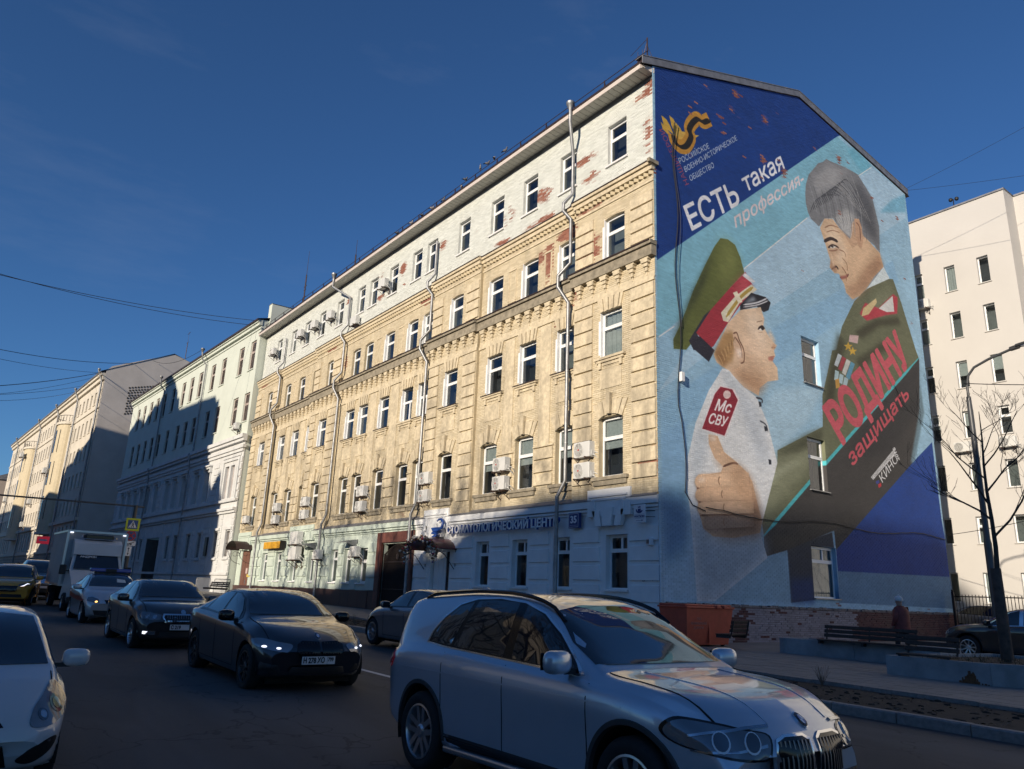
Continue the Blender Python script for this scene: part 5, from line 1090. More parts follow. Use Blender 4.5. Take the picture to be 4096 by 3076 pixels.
# ---------------- third building: tall beige with grey gable ----------------
B3 = frame_bld('beige_building', 'tall beige apartment house with round bay windows and a blank grey gable', (-91.9, -4.9), .05)
LB = 80.0; cols = [-.9 - 2.45 * k for k in range(32)]; rows = [(24.0, 25.7), (20.2, 22.1), (16.6, 18.5), (13.0, 14.9), (9.6, 11.4), (5.4, 8.0)]
bayx = [(-24.5, -16.6), (-55.6, -47.2)]
H = [(x - 1.05, x, z0, z1) for x in cols for z0, z1 in rows if not any(a - .2 < x - .5 < b + .2 for a, b in bayx)]
mb = MB(); wall_cells(mb, -LB, 0, -1, 27.4, H, 0, depth=.25); put(mb, 'facade_wall', BEIGE, B3)
mb = MB(); pts = [(0, -1), (22, -1), (22, 27.5), (10.2, 31.6), (8.0, 32.2), (.6, 28.8), (0, 28.1)]; mb.prism(pts, 'x', -.4, .02); put(mb, 'gable_wall', GREYG, B3)
mb = MB(); mb.add([(-LB, -.7, 27.85), (.1, -.7, 27.85), (.1, 8, 32.3), (-LB, 8, 32.3)], [(0, 1, 2, 3)]); mb.add([(-LB, 8, 32.3), (.1, 8, 32.3), (.1, 22, 27.5), (-LB, 22, 27.5)], [(0, 1, 2, 3)]); mb.box(-LB, .1, -.72, -.6, 27.7, 27.86); put(mb, 'roof', TIN, B3)
for z0, z1, p in ((27.35, 27.7, .55), (26.8, 27.35, .3), (23.0, 23.15, .15), (8.4, 8.8, .3), (4.6, 4.9, .2)):
    mb = MB(); mb.box(-LB, .02, -p, 0, z0, z1); put(mb, 'cornice', BEIGE, B3)
vent = MB()
for i in range(11):
    for j in range(9): vent.box(.02, .05, 3.0 + j * .36 + (i % 2) * .12, 3.0 + j * .36 + .22 + (i % 2) * .12, 26.2 - i * .36 + j * .10, 26.42 - i * .36 + j * .10)
put(vent, 'vent_hole', mat('vent_dark', (0.05, .045, .04), .9, var=0), B3, 'stuff')
hoods = MB(); hoods.box(-.1, 1.15, -.1, 0, -.18, -.05); hm3 = hoods.mesh('sill', BEIGE)
for x in cols:
    for k, (z0, z1) in enumerate(rows):
        if any(a - .2 < x - .5 < b + .2 for a, b in bayx): continue
        w = window(B3, x - 1.05, 0, z0, 1.05, z1 - z0, 'S' if x > -40 else 'P', 3, niche=False, depth=.2, fm=mat('old_frame', (0.45, .42, .38), .6, var=.1)); link('sill', hm3, w)
        bk = MB(); bk.add([(0, .34, 0), (1.05, .34, 0), (1.05, .34, z1 - z0), (0, .34, z1 - z0)], [(0, 1, 2, 3)])
mb = MB(); mb.box(-LB, 0, .42, .45, 0, 27); put(mb, 'room_backing', mat('room_dark', (0, 0, 0)), B3)
for a, b in bayx:
    c = (a + b) / 2; r = 2.0; mb = MB(); N = 12; prof = []
    for i in range(N + 1): t = math.pi * i / N; prof.append((c + (b - a) / 2 * .62 * math.cos(math.pi - t), -1.3 * math.sin(t)))
    mb.prism(prof, 'z', 7.6, 23.4); ob = put(mb, 'bay', mat('cream_stucco', (0.56, 0.48, 0.33), .8, var=.08), B3)
    mb = MB(); prof2 = [(c + (x_ - c) * 1.12, y_ * 1.15) for x_, y_ in prof]; mb.prism(prof2, 'z', 23.4, 23.75); mb.prism(prof2, 'z', 7.3, 7.6); q = mb.obj('bay_cornice', BEIGE, ob)
    mb = MB()
    for i in range(0, N + 1): mb.tube([(prof2[i][0], prof2[i][1], 23.75), (prof2[i][0], prof2[i][1], 24.7)], .03, 4)
    mb.tube([(p[0], p[1], 24.7) for p in prof2], .04, 5); mb.obj('balcony_railing', DI, ob)
    for (z0, z1) in ((19.2, 22.6), (14.4, 17.8), (9.4, 12.8)):
        mb = MB()
        for dx in (-1.1, 0, 1.1): mb.box(c + dx - .42, c + dx + .42, -1.33 + abs(dx) * .22, -1.0, z0, z1)
        mb.obj('bay_window', mat('dark_pane', (0.035, .04, .05), .1, var=0), ob)
# ground floor rustication lines of the beige house
mb = MB()
for i in range(9): mb.box(-LB, -.02, -.05, 0, .6 + i * .46, .6 + i * .46 + .38)
put(mb, 'rusticated_base', mat('grey_stone', (0.30, .27, .23), .85, var=.2, scale=.8), B3)
# ---------------- distant corner houses ----------------
def far_house(name, label, x0, x1, y, h, m, rows_=4, n=8, roofm=TIN):
    r = thing(name, label, 'building', (x0, y, 0)); w = x1 - x0; mb = MB(); H = []
    for k in range(rows_):
        for i in range(n): cx = w * (i + .5) / n; z = 3 + (h - 3.5) * k / rows_; H.append((cx - .55, cx + .55, z, z + 1.8))
    wall_cells(mb, 0, w, -2, h, H, 0, depth=.3); mb.add([(w, 0, -2), (w, 14, -2), (w, 14, h), (w, 0, h)], [(0, 1, 2, 3)]); put(mb, 'wall', m, r)
    mb = MB(); mb.box(0, w, .3, .33, 0, h - .2); put(mb, 'pane', mat('dark_pane', (0, 0, 0)), r)
    mb = MB(); mb.add([(-.3, -.4, h), (w + .3, -.4, h), (w + .3, 7, h + 3.2), (-.3, 7, h + 3.2), (-.3, 14, h), (w + .3, 14, h)], [(0, 1, 2, 3), (3, 2, 5, 4), (1, 5, 2)]); mb.box(-.3, w + .3, -.42, 0, h - .3, h); put(mb, 'roof', roofm, r); return r
far_house('distant_house', 'distant beige house with grey roof closing the far left end of the street', -235, -176, -11.5, 21, mat('sandy_stucco', (0.42, .35, .29), .85, var=.1, scale=.5), 5, 18)
far_house('distant_house', 'distant low brown house below the beige house at the far left', -290, -238, -21, 18, mat('brown_stucco', (0.32, .22, .16), .85, var=.1, scale=.5), 4, 14)
# ---------------- white apartment block behind on the right ----------------
WHB = mat('white_render', (0.535, 0.515, 0.485), .85, var=.04, scale=.35, bump=.08)
WB_ = thing('white_apartment_block', 'plain white rendered apartment block standing behind the mural building', 'building', (0, 26, 0))
cw = [(-2.44, .54), (-.66, .60), (1.14, .60), (-4.2, .6), (-6.0, .6), (-7.8, .6), (-9.6, .6)]; rz_ = [(19.72, 21.33), (16.8, 18.4), (13.8, 15.4), (10.9, 12.45), (8.0, 9.5), (5.1, 6.55), (2.0, 3.58)]
H = [(x, x + w_, z0, z1) for x, w_ in cw for z0, z1 in rz_]
mb = MB(); wall_cells(mb, -24, 3.0, -1, 24.6, H, 0, depth=.26); top = [(-24, 24.6), (3.0, 24.6), (3.0, 25.05), (-2.4, 24.85), (-24, 24.6)]
mb.add([(3.0, 0, -1), (3.0, 1.4, -1), (3.0, 1.4, 25.05), (3.0, 0, 25.05)], [(0, 1, 2, 3)]); H2_ = [(x, x + .8, z0, z1) for x in (5.6, 8.4, 11.2) for z0, z1 in rz_]
wall_cells(mb, 3.0, 40, -1, 25.0, H2_, 1.4, depth=.26); mb.add([(p[0], 0, p[1]) for p in top[:4]], [(0, 1, 2, 3)]); mb.box(-24, 40, 10, 10.1, -1, 24.6); put(mb, 'wall', WHB, WB_)
mb = MB(); mb.box(-24, 3.06, -.08, 1.5, 24.62, 24.72) if False else mb.add([(-24, -.07, 24.62), (3.06, -.07, 25.06), (3.06, 1.5, 25.06), (3.06, 10, 25.06), (-24, 10, 24.62)], [(0, 1, 2, 3, 4)]); mb.add([(-24, -.07, 24.52), (3.06, -.07, 24.96), (3.06, -.07, 25.06), (-24, -.07, 24.62)], [(0, 1, 2, 3)]); mb.box(3.06, 40, 1.33, 10, 25.0, 25.1); put(mb, 'roof_edge', TIN, WB_)
sw = MB(); sw.box(-.06, .66, -.07, .1, -.05, 0); swm = sw.mesh('sill', WHB); rr = random.Random(5)
for x, w_ in cw:
    for z0, z1 in rz_: w = window(WB_, x, 0, z0, w_, z1 - z0, rr.choice('PPT'), rr.choice([1, 1, 2, 3, 4, 0]), depth=.18); link('sill', swm, w)
for x in (5.6, 8.4, 11.2):
    for z0, z1 in rz_: window(WB_, x, 1.4, z0, .8, z1 - z0, 'T', rr.choice([1, 2, 3]), depth=.18)
# ---------------- houses across the street behind the camera: they shade the road ----------------
def shadow_pts(pts, y): return pts
ORG = mat('ochre_stucco', (0.50, 0.31, 0.15), .85, var=.1, scale=.5); SLATE = mat('far_roof', (0.12, .115, .115), .7, var=.2)
YO = -44.0
def cast(x, y, z, Y=None):
    T = y - (YO if Y is None else Y); return (x + SUN.x / -SUN.y * T, z + SUN.z / -SUN.y * T)
def opp(label, outline, m, base=-1.0, win=True, Y=None):
    Y = YO if Y is None else Y
    # outline in (x, z) on the plane y = YO, left to right
    xs = [p[0] for p in outline]; r = thing('opposite_house', label, 'building', (0, Y, 0))
    mb = MB(); mb.prism([(xs[0], base)] + list(outline) + [(xs[-1], base)], 'y', 0, -9); put(mb, 'wall', m, r)
    if win:
        wm = MB(); wm.box(0, 1.1, .0, .04, 0, 1.9); wme = wm.mesh('window', mat('dark_pane', (0, 0, 0)))
        for x in np.arange(xs[0] + 1.5, xs[-1] - 2, 2.9):
            ztop = min(np.interp([x, x + 1.1], xs, [p[1] for p in outline]))
            for z in np.arange(2.5, ztop - 3.2, 3.6): link('window', wme, r, (x, 0, z))
    return r
b2w = lambda s, z: (-42.9 + s * .9992, -.6 + .04 * s * .9992, z)
sh2 = [(-3.6, 3.0), (-3.9, 5.7), (-4.2, 7.0), (-3.7, 8.1), (-4.5, 9.6), (-4.9, 10.6), (-5.6, 9.4), (-6.04, 8.68), (-8.2, 10.6), (-9.73, 11.5), (-10.0, 12.7), (-9.3, 14.0), (-9.0, 16.7), (-8.2, 17.36), (-8.9, 17.3), (-9.4, 17.9), (-9.9, 17.95), (-14.0, 18.2), (-14.1, 18.5), (-14.5, 18.2), (-19.8, 18.45), (-20.5, 18.5), (-20.83, 18.8), (-21.1, 19.8), (-22.0, 19.97), (-22.1, 20.6), (-23.0, 21.33), (-23.9, 22.3), (-24.2, 23.2), (-25.6, 23.4), (-25.7, 22.6), (-26.7, 22.4), (-26.9, 19.6), (-27.3, 19.45), (-28.4, 20.0), (-29.7, 20.57), (-30.8, 20.6), (-31.8, 20.1), (-33.0, 19.84), (-33.5, 19.1), (-34.6, 19.2), (-36, 19.8), (-37.95, 20.22), (-39, 19.6), (-41, 19.0)]
ol = [cast(*b2w(s, z)) for s, z in sh2][::-1]
ol2 = [ol[0]]
for p in ol[1:]:
    ol2.append((max(p[0], ol2[-1][0] + .02), p[1]))
cut = next(i for i, p in enumerate(ol2) if p[0] > ol2[-1][0] - 8.0)
opp('grey stepped tenement across the street with chimneys on its roof', ol2[:cut + 1], GREYG)
opp('narrow gabled house beside the stepped tenement across the street', ol2[cut:], mat('tan_stucco', (.40, .33, .24), .85, var=.1, scale=.5), win=False)
xL = ol2[0][0]; b3w = lambda s, z: (-91.9 + s, -4.9 + .05 * s, z)
sh3 = [(1.8, 21.6), (-1.8, 19.4), (-6.6, 18.2), (-9, 18.6), (-9.5, 17.0), (-14.4, 16.9), (-14.7, 13.5), (-19.15, 13.0), (-20.5, 7.8), (-27.7, 4.3), (-33, 4), (-34, 9), (-45, 9.5), (-46, 13), (-80, 13.5)]
ol3 = [cast(*b3w(s, z)) for s, z in sh3][::-1]; o3 = [ol3[0]]
for p in ol3[1:]: o3.append((max(p[0], o3[-1][0] + .02), p[1]))
if o3[-1][0] < xL - .3: o3.append((xL - .2, o3[-1][1]))
o3 = [p for p in o3 if p[0] < xL - .1]
opp('long low brown tenement far across the street on the left', o3, mat('brown_stucco', (0, 0, 0)), win=False)
xr = ol2[-1][0] + .3
shm_ = [(-37.5, 1.2), (-31, 1.3), (-25.2, 1.4), (-24.4, 1.6), (-23.7, 2.15), (-21.7, 2.4), (-19, 2.65), (-16.5, 3.0)]
YF = -84.0; o4 = [cast(x, 0, z, YF) for x, z in shm_]; o4 = [(o4[0][0] - 1, o4[0][1])] + o4
opp('long cream house across the square behind the viewer', o4, mat('cream_stucco', (0, 0, 0)), Y=YF)
sh5 = [(-16.3, 3.0), (-14.0, 3.3), (-12.3, 3.75), (-11.2, 4.35), (-9.0, 4.7), (-7.2, 5.05), (-6.4, 5.4), (-4.5, 5.3), (-3.3, 5.25), (0, 5.05)]
o5 = [cast(x, 0, z, YF) for x, z in sh5] + [cast(0, y, z, YF) for y, z in ((1.9, 4.5), (4.7, 4.9), (9.9, 4.5), (14.6, 4.8), (20, 5.1))] + [(39.0, 36.8), (90, 35.5)]; opp('ochre house across the square behind the viewer', o5, ORG, Y=YF)
# ---------------- vehicles ----------------
def pchip(pts):
    X = np.array([p[0] for p in pts], float); Y = np.array([p[1] for p in pts], float); h = np.diff(X); d = np.diff(Y) / h; m = np.zeros(len(X))
    for i in range(1, len(X) - 1):
        if d[i - 1] * d[i] > 0: w1, w2 = 2 * h[i] + h[i - 1], h[i] + 2 * h[i - 1]; m[i] = (w1 + w2) / (w1 / d[i - 1] + w2 / d[i])
    m[0], m[-1] = d[0], d[-1]
    def f(x):
        x = np.clip(x, X[0], X[-1]); i = np.clip(np.searchsorted(X, x) - 1, 0, len(X) - 2); t = (x - X[i]) / h[i]
        return (1 + 2 * t) * (1 - t) ** 2 * Y[i] + t * (1 - t) ** 2 * h[i] * m[i] + t * t * (3 - 2 * t) * Y[i + 1] + t * t * (t - 1) * h[i] * m[i + 1]
    return f
CGLASS = mat('car_glass', (0.010, 0.012, 0.015), 0.02, var=0, spec=0.6, coat=1.0)
RUB = mat('tyre_rubber', (0.014, 0.014, 0.015), 0.85, var=.25, scale=20); BLK = mat('black_plastic', (0.012, 0.012, 0.013), 0.55, var=0)
GLB = mat('gloss_black', (0.006, 0.006, 0.007), 0.12, var=0); CHR = mat('chrome', (0.72, 0.73, 0.75), 0.12, 1.0, var=0); ALU = mat('wheel_alloy', (0.50, 0.51, 0.53), 0.28, 0.9, var=0); DALU = mat('dark_alloy', (0.045, 0.045, 0.05), 0.35, 0.6, var=0)
LAMPG = mat('lamp_glass', (0.13, 0.145, 0.165), 0.05, 0.25, var=0, coat=1); REDL = mat('red_lamp', (0.30, 0.012, 0.012), 0.15, var=0, coat=1, emit=(.6, .02, .02), estr=.03); DRL = mat('daylight_lamp', (0.9, 0.9, 0.95), .3, var=0, emit=(.85, .88, 1.0), estr=1.1); AMB = mat('indicator_lamp', (0.9, 0.5, 0.12), .3, var=0, emit=(1.0, .52, .14), estr=2.2)
LENS = mat('lamp_lens', (0.35, 0.36, 0.38), 0.08, 0.8, var=0, coat=1); PLATE = mat('plate_white', (0.62, 0.62, 0.61), .5, var=.04); PTXT = mat('plate_black', (0.015, .015, .015), .6, var=0); GAPM = mat('panel_gap', (0.004, 0.004, 0.004), .9, var=0)
def paint(name, c, metal=0.55, rough=0.32, dust=.10):
    s = NT(name); f = s.noise(1.4, 3, .6); d = s.noise(60, 3, .7)
    s.l(s.mix(s.math('MULTIPLY', s.ramp(f, [(0.45, (0, 0, 0)), (0.8, (1, 1, 1))]), dust), c, (0.10, 0.095, 0.09)), s.p.inputs['Base Color']); s.set(Metallic=metal, Roughness=rough)
    s.p.inputs['Coat Weight'].default_value = 1.0; s.p.inputs['Coat Roughness'].default_value = 0.03; s.p.inputs['Coat IOR'].default_value = 1.6
    MATS[name] = s.m; return s.m
WHEELS = {}
def wheel_meshes(R, r, w, style, rm):
    k = (R, r, w, style, rm.name)
    if k in WHEELS: return WHEELS[k]
    t = MB(); t.lathe([(r - .01, -w * .42), (r + .012, -w * .47), (R - .05, -w * .5), (R - .018, -w * .44), (R, -w * .32), (R, w * .32), (R - .018, w * .44), (R - .05, w * .5), (r + .012, w * .47), (r - .01, w * .42)], 36, 'y', caps=False)
    tm = t.mesh('tyre', RUB, True, 50)
    q = MB(); q.lathe([(r - .005, w * .36), (r - .005, w * .46), (r - .022, w * .47), (r - .03, w * .40), (r - .045, -w * .2)], 36, 'y', caps=False)
    n = {'double5': 5, 'multi': 9, 'plain': 6, 'y5': 5}[style]
    for i in range(n):
        a = 2 * math.pi * i / n + .3
        for s_ in ((-1, 1) if style in ('double5', 'y5') else (0,)):
            wd = .017 if style == 'multi' else (.020 if style == 'y5' else .026); pts = []
            o0, o1 = (.028, .058) if style == 'double5' else ((.008, .085) if style == 'y5' else (0, 0))
            for rr, oo in ((.045, o0), (r - .025, o1)):
                for e in (-1, 1): pts.append((rr, s_ * oo + e * wd))
            c_, s2 = math.cos(a), math.sin(a); P = lambda rr, oo, y: (rr * c_ - oo * s2, y, rr * s2 + oo * c_)
            y0 = w * .36; y1 = w * .42
            q.add([P(*pts[0], y0), P(*pts[1], y0), P(*pts[3], y1), P(*pts[2], y1), P(*pts[0], y0 - .05), P(*pts[1], y0 - .05), P(*pts[3], y1 - .05), P(*pts[2], y1 - .05)], [(0, 1, 2, 3), (0, 4, 5, 1), (1, 5, 6, 2), (3, 2, 6, 7), (0, 3, 7, 4)])
    q.lathe([(.0, w * .43), (.045, w * .43), (.065, w * .38), (.07, w * .2)], 16, 'y', caps=False)
    rmesh = q.mesh('rim', rm, True, 30)
    b = MB(); b.lathe([(0, w * .05), (r - .05, w * .05), (r - .05, w * .02), (0, w * .02)], 24, 'y', caps=False); bmesh_ = b.mesh('brake_disc', BLK)
    WHEELS[k] = (tm, rmesh, bmesh_); return WHEELS[k]
def smooth_poly(pts, n=5):
    p = np.array(pts, float); out = []
    for i in range(len(p)):
        P0, P1, P2, P3 = p[i - 1], p[i], p[(i + 1) % len(p)], p[(i + 2) % len(p)]
        for t in np.arange(n) / n: out.append(tuple(.5 * (2 * P1 + (P2 - P0) * t + (2 * P0 - 5 * P1 + 4 * P2 - P3) * t ** 2 + (3 * P1 - P0 - 3 * P2 + P3) * t ** 3)))
    return out
class Car:
    def __init__(s, name, label, spec, pm, loc, rz=0.0, scale=1.0, group=None, N=84, M=30):
        s.sp = spec; s.pm = pm; s.L, s.W, s.H = spec['L'], spec['W'], spec['H']
        s.root = thing(name, label, spec.get('cat', 'car'), (0, 0, 0), 0, group)
        s.top, s.belt, s.plan, s.rw, s.bot = (pchip(spec[k]) for k in ('top', 'belt', 'plan', 'roofw', 'bot'))
        L, W2 = s.L, s.W / 2
        t = np.linspace(0, 1, N); xs = L * (t - 0.5 / math.pi * .75 * np.sin(2 * math.pi * t))
        G = np.zeros((N, M, 3))
        for i, x in enumerate(xs): G[i] = s.section(x, M)
        s.xs = xs
        s.deform(G)
        s.G = G; s.N, s.M = N, M
        V = [tuple(p) for p in G.reshape(-1, 3)] + [(p[0], -p[1], p[2]) for p in G.reshape(-1, 3)]
        o = N * M; F = []
        for i in range(N - 1):
            for j in range(M - 1):
                a, b, c, d = i * M + j, (i + 1) * M + j, (i + 1) * M + j + 1, i * M + j + 1
                F.append((a, b, c, d)); F.append((a + o, d + o, c + o, b + o))
        capf = [(N - 1) * M + j for j in range(M)] + [o + (N - 1) * M + j for j in range(M - 1, -1, -1)]; capr = [j for j in range(M - 1, -1, -1)] + [o + j for j in range(M)]
        s.bvh = BVHTree.FromPolygons(V, F + [tuple(capf), tuple(capr)])
        # wheel arches
        V = [list(p) for p in V]; ins = [False] * len(V)
        for ax, R in ((spec['rear'], spec['arch']), (spec['front'], spec['arch'])):
            cz = spec['R'] + spec.get('archdz', .01); M2 = np.array(V); d = np.hypot(M2[:, 0] - ax, M2[:, 2] - cz); side = (np.abs(M2[:, 1]) > .5 * W2) & (M2[:, 2] < s.belt(M2[:, 0]) - .02)
            inn = (d < R) & side
            nb = {}
            for f in F:
                if any(inn[k] for k in f) and not all(inn[k] for k in f):
                    for k in f:
                        if inn[k]: nb[k] = 1
            for k in nb:
                dx, dz = V[k][0] - ax, V[k][2] - cz; l = math.hypot(dx, dz) or 1; V[k][0] = ax + dx / l * R; V[k][2] = cz + dz / l * R
            for k in np.nonzero(inn)[0]: ins[k] = True
        F = [f for f in F if not all(ins[k] for k in f)] + [tuple(capf), tuple(capr)]
        # split hood and doors from the shell
        groups = {'body': []}
        D = spec.get('doors', [])
        def key(f):
            c = np.mean([V[k] for k in f], axis=0); x, y, z = c
            hb = spec.get('hood')
            if hb and len(f) == 4 and hb[0] < x < hb[1] and z > s.belt(x) - .03 and abs(y) < .86 * s.plan(x): return 'hood'
            for q, (a, b) in enumerate(D):
                if a < x < b and s.bot(x) + .12 < z < s.belt(x) + .0 and abs(y) > .6 * W2 and len(f) == 4: return 'door%d%s' % (q, 'l' if y > 0 else 'r')
            return 'body'
        for f in F: groups.setdefault(key(f), []).append(f)
        for g, fs in groups.items():
            idx = sorted({k for f in fs for k in f}); mp = {k: i for i, k in enumerate(idx)}
            mb = MB(); mb.add([V[k] for k in idx], [tuple(mp[k] for k in f) for f in fs])
            if g == 'body':
                bm = bmesh.new(); bm.from_mesh(mb.mesh('x')); bmesh.ops.remove_doubles(bm, verts=bm.verts, dist=1e-5); mb = MB(); mb.bm(bm); bm.free()
            ob = mb.obj('door' if g.startswith('door') else g, pm, s.root, True, 38)
            if g == 'body': s.body = ob
            if g == 'hood': s.hood = ob
            if g.startswith('door'): s.__dict__.setdefault('door', {})[g[4:]] = ob
        # wheels and arch liners
        tm, rmesh, dmesh = wheel_meshes(spec['R'], spec['rim'], spec.get('tw', .22), spec.get('wheel', 'plain'), spec.get('rimm', ALU))
        for ax, st in ((spec['rear'], 0), (spec['front'], spec.get('steer', 0))):
            for sd in (1, -1):
                yw = (s.plan(ax) - spec.get('tw', .22) / 2 - .015) * sd
                w = link('wheel', tm, s.root, (ax, yw, spec['R']), (0, 0, (0 if sd > 0 else math.pi) + st)); link('rim', rmesh, w); link('brake_disc', dmesh, w)
                Ra, cz = spec['arch'], spec['R'] + spec.get('archdz', .01); q = MB(); n = 20; wpl = float(s.plan(ax))
                arc = [(ax + Ra * math.cos(a), cz + Ra * math.sin(a)) for a in np.linspace(-.35, math.pi + .35, n)]
                yo, yi = (wpl - .028) * sd, (wpl - .42) * sd
                q.grid([[(x, yo, z) for x, z in arc], [(x, yi, z) for x, z in arc]]); q.add([(x, yi, z) for x, z in arc], [tuple(range(n))])
                q.obj('arch_liner', GAPM, s.root)
                if spec.get('lip'):
                    q = MB(); Rl = Ra + .045; pts = [[(ax + rr * math.cos(a), wpl * sd + o_ * sd, cz + rr * math.sin(a)) for a in np.linspace(-.12, math.pi + .12, 26)] for rr, o_ in ((Rl, -.012), (Rl - .012, .010), (Ra - .002, .010), (Ra - .01, -.03))]
                    for rr in pts:
                        for i_, p in enumerate(rr):
                            hit = s.bvh.ray_cast(Vector((p[0], 3 * sd, max(p[2], s.bot(p[0]) + .03))), Vector((0, -sd, 0)))
                            if hit[0] is not None and math.hypot(p[0] - ax, p[2] - cz) > Ra - .02: rr[i_] = (p[0], hit[0].y + (p[1] - wpl * sd), p[2])
                    q.grid(pts); q.obj('arch_trim', spec['lip'], s.root, True)
        mb = MB(); mb.box(.35, L - .4, -W2 * .72, W2 * .72, float(s.bot(L / 2)) - .06, float(s.bot(L / 2)) + .12); mb.obj('underbody', GAPM, s.root)
        s.root.location = loc; s.root.rotation_euler = (0, 0.013 * math.cos(rz), rz); s.root.scale = (scale,) * 3
    def section(s, x, M):
        zb, zt, w, wr = float(s.bot(x)), float(s.top(x)), float(s.plan(x)), float(s.rw(x)); zs = min(float(s.belt(x)), zt - .03)
        wr = min(wr, w * .93); zs = max(zs, zb + .1); h = zs - zb; cr = min(.05, .30 * (zt - zs)) if zt - zs > .2 else min(.035, .5 * (zt - zs))
        ws = w * .935; ze = zt - cr
        P = [(0, zb), (w * .80, zb), (w * .945, zb + .03), (w * .972, zb + h * .18), (w * .982, zb + h * .46), (w, zb + h * .80), (w * .978, zs - .028), (ws, zs), (wr + (ws - wr) * .56, zs + (ze - zs) * .48), (wr + (ws - wr) * .10, zs + (ze - zs) * .92), (wr * .95, ze + cr * .35), (wr * .62, zt - cr * .18), (0, zt)]
        P = np.array(P); d = np.r_[0, np.cumsum(np.hypot(*np.diff(P, axis=0).T) + 1e-4)]; d /= d[-1]
        # fixed fractions per control segment keep the grid lines aligned along the car
        cnt = [2, 2, 2, 3, 4, 2, 1, 4, 4, 2, 2, 2]; u = []
        for k, c in enumerate(cnt):
            for q in range(c): u.append(d[k] + (d[k + 1] - d[k]) * q / c)
        u.append(1.0); u = np.array(u)
        if len(u) != M: u = np.interp(np.linspace(0, 1, M), np.linspace(0, 1, len(u)), u)
        fy, fz = pchip(list(zip(d, P[:, 0]))), pchip(list(zip(d, P[:, 1])))
        return np.stack([np.full(M, x), fy(u), fz(u)], 1)
    def deform(s, G):
        L, W2 = s.L, s.W / 2; X, Y, Z = G[..., 0].copy(), G[..., 1], G[..., 2]
        sm = lambda t: np.clip(t, 0, 1) ** 2 * (3 - 2 * np.clip(t, 0, 1))
        G[..., 0] -= s.sp.get('bowf', .28) * (Y / W2) ** 2.4 * sm((X - (L - 1.1)) / 1.1) + s.sp.get('rakef', .10) * sm((X - (L - .6)) / .6) * np.clip((Z - .45) / .5, 0, 1) ** 2
        G[..., 0] += s.sp.get('bowr', .16) * (Y / W2) ** 2.4 * sm((.9 - X) / .9)
        fl = sm((X - (L - .6)) / .6) * np.clip((.42 - Z) / .25, 0, 1); G[..., 0] -= .10 * fl
        # shoulder crease and scooped door sides
    def ray(s, o, d):
        h = s.bvh.ray_cast(Vector(o), Vector(d)); return (h[0], h[1])
    def decal(s, name, poly, side, m, off=.006, res=.07, parent=None, ang=0.0, c=None, skirt=.014, smooth=True):
        L = s.L
        if side in ('l', 'r'): sd = 1 if side == 'l' else -1; fn = lambda u, v: ((u, 3 * sd, v), (0, -sd, 0))
        elif side == 'front': fn = lambda u, v: ((L + 2, u, v), (-1, 0, 0))
        elif side == 'rear': fn = lambda u, v: ((-2, u, v), (1, 0, 0))
        elif side == 'top': fn = lambda u, v: ((u, v, 4), (0, 0, -1))
        else:  # oblique: direction at angle ang from the front, u horizontal across it
            ca, sa = math.cos(ang), math.sin(ang); cx, cy = c; fn = lambda u, v: ((cx + ca * 3 - sa * u, cy + sa * 3 + ca * u, v), (-ca, -sa, 0))
        pts = []; n = len(poly)
        for i in range(n):
            a, b = np.array(poly[i]), np.array(poly[(i + 1) % n]); k = max(1, int(np.linalg.norm(b - a) / res))
            for q in range(k): pts.append(a + (b - a) * q / k)
        nb = len(pts); P = np.array(pts); lo, hi = P.min(0), P.max(0); inner = []
        for u in np.arange(lo[0] + res * .5, hi[0], res):
            for v in np.arange(lo[1] + res * .5, hi[1], res):
                c_ = False; j = nb - 1
                for i in range(nb):
                    if (P[i][1] > v) != (P[j][1] > v) and u < (P[j][0] - P[i][0]) * (v - P[i][1]) / (P[j][1] - P[i][1]) + P[i][0]: c_ = not c_
                    j = i
                if c_ and np.min(np.hypot(P[:, 0] - u, P[:, 1] - v)) > res * .35: inner.append((u, v))
        vs = [Vector(p) for p in pts] + [Vector(p) for p in inner]
        ov, oe, of, *_ = delaunay_2d_cdt(vs, [(i, (i + 1) % nb) for i in range(nb)], [], 1, 1e-5)
        W_, ok, Nn = [], [], []
        for p in ov:
            o, d = fn(p.x, p.y); h, nn = s.ray(o, d)
            if h is None: W_.append(None); Nn.append(None); continue
            if nn.dot(Vector(d)) > 0: nn = -nn
            W_.append(h); Nn.append(nn)
        good = [i for i, p in enumerate(W_) if p is not None]
        if len(good) < 3: return None
        for i, p in enumerate(W_):
            if p is None:
                j = min(good, key=lambda q: (ov[q] - ov[i]).length); W_[i] = W_[j].copy(); Nn[i] = Nn[j]
        V = [tuple(p + q * off) for p, q in zip(W_, Nn)]; F = [tuple(f) for f in of]
        # consistent orientation
        out = []
        for f in F:
            a, b, c2 = (Vector(V[k]) for k in f[:3]); nn = (b - a).cross(c2 - a); out.append(f if nn.dot(Nn[f[0]]) > 0 else f[::-1])
        F = out
        if skirt:
            ec = {}
            for f in F:
                for i in range(len(f)): e = (f[i], f[(i + 1) % len(f)]); ec[e] = 1
            bd = [e for e in ec if (e[1], e[0]) not in ec]; mp = {}
            for a, b in bd:
                for k in (a, b):
                    if k not in mp: mp[k] = len(V); V.append(tuple(W_[k] - Nn[k] * skirt))
                F.append((b, a, mp[a], mp[b]))
        mb = MB(); mb.add(V, F); return mb.obj(name, m, parent or s.root, smooth, 50)
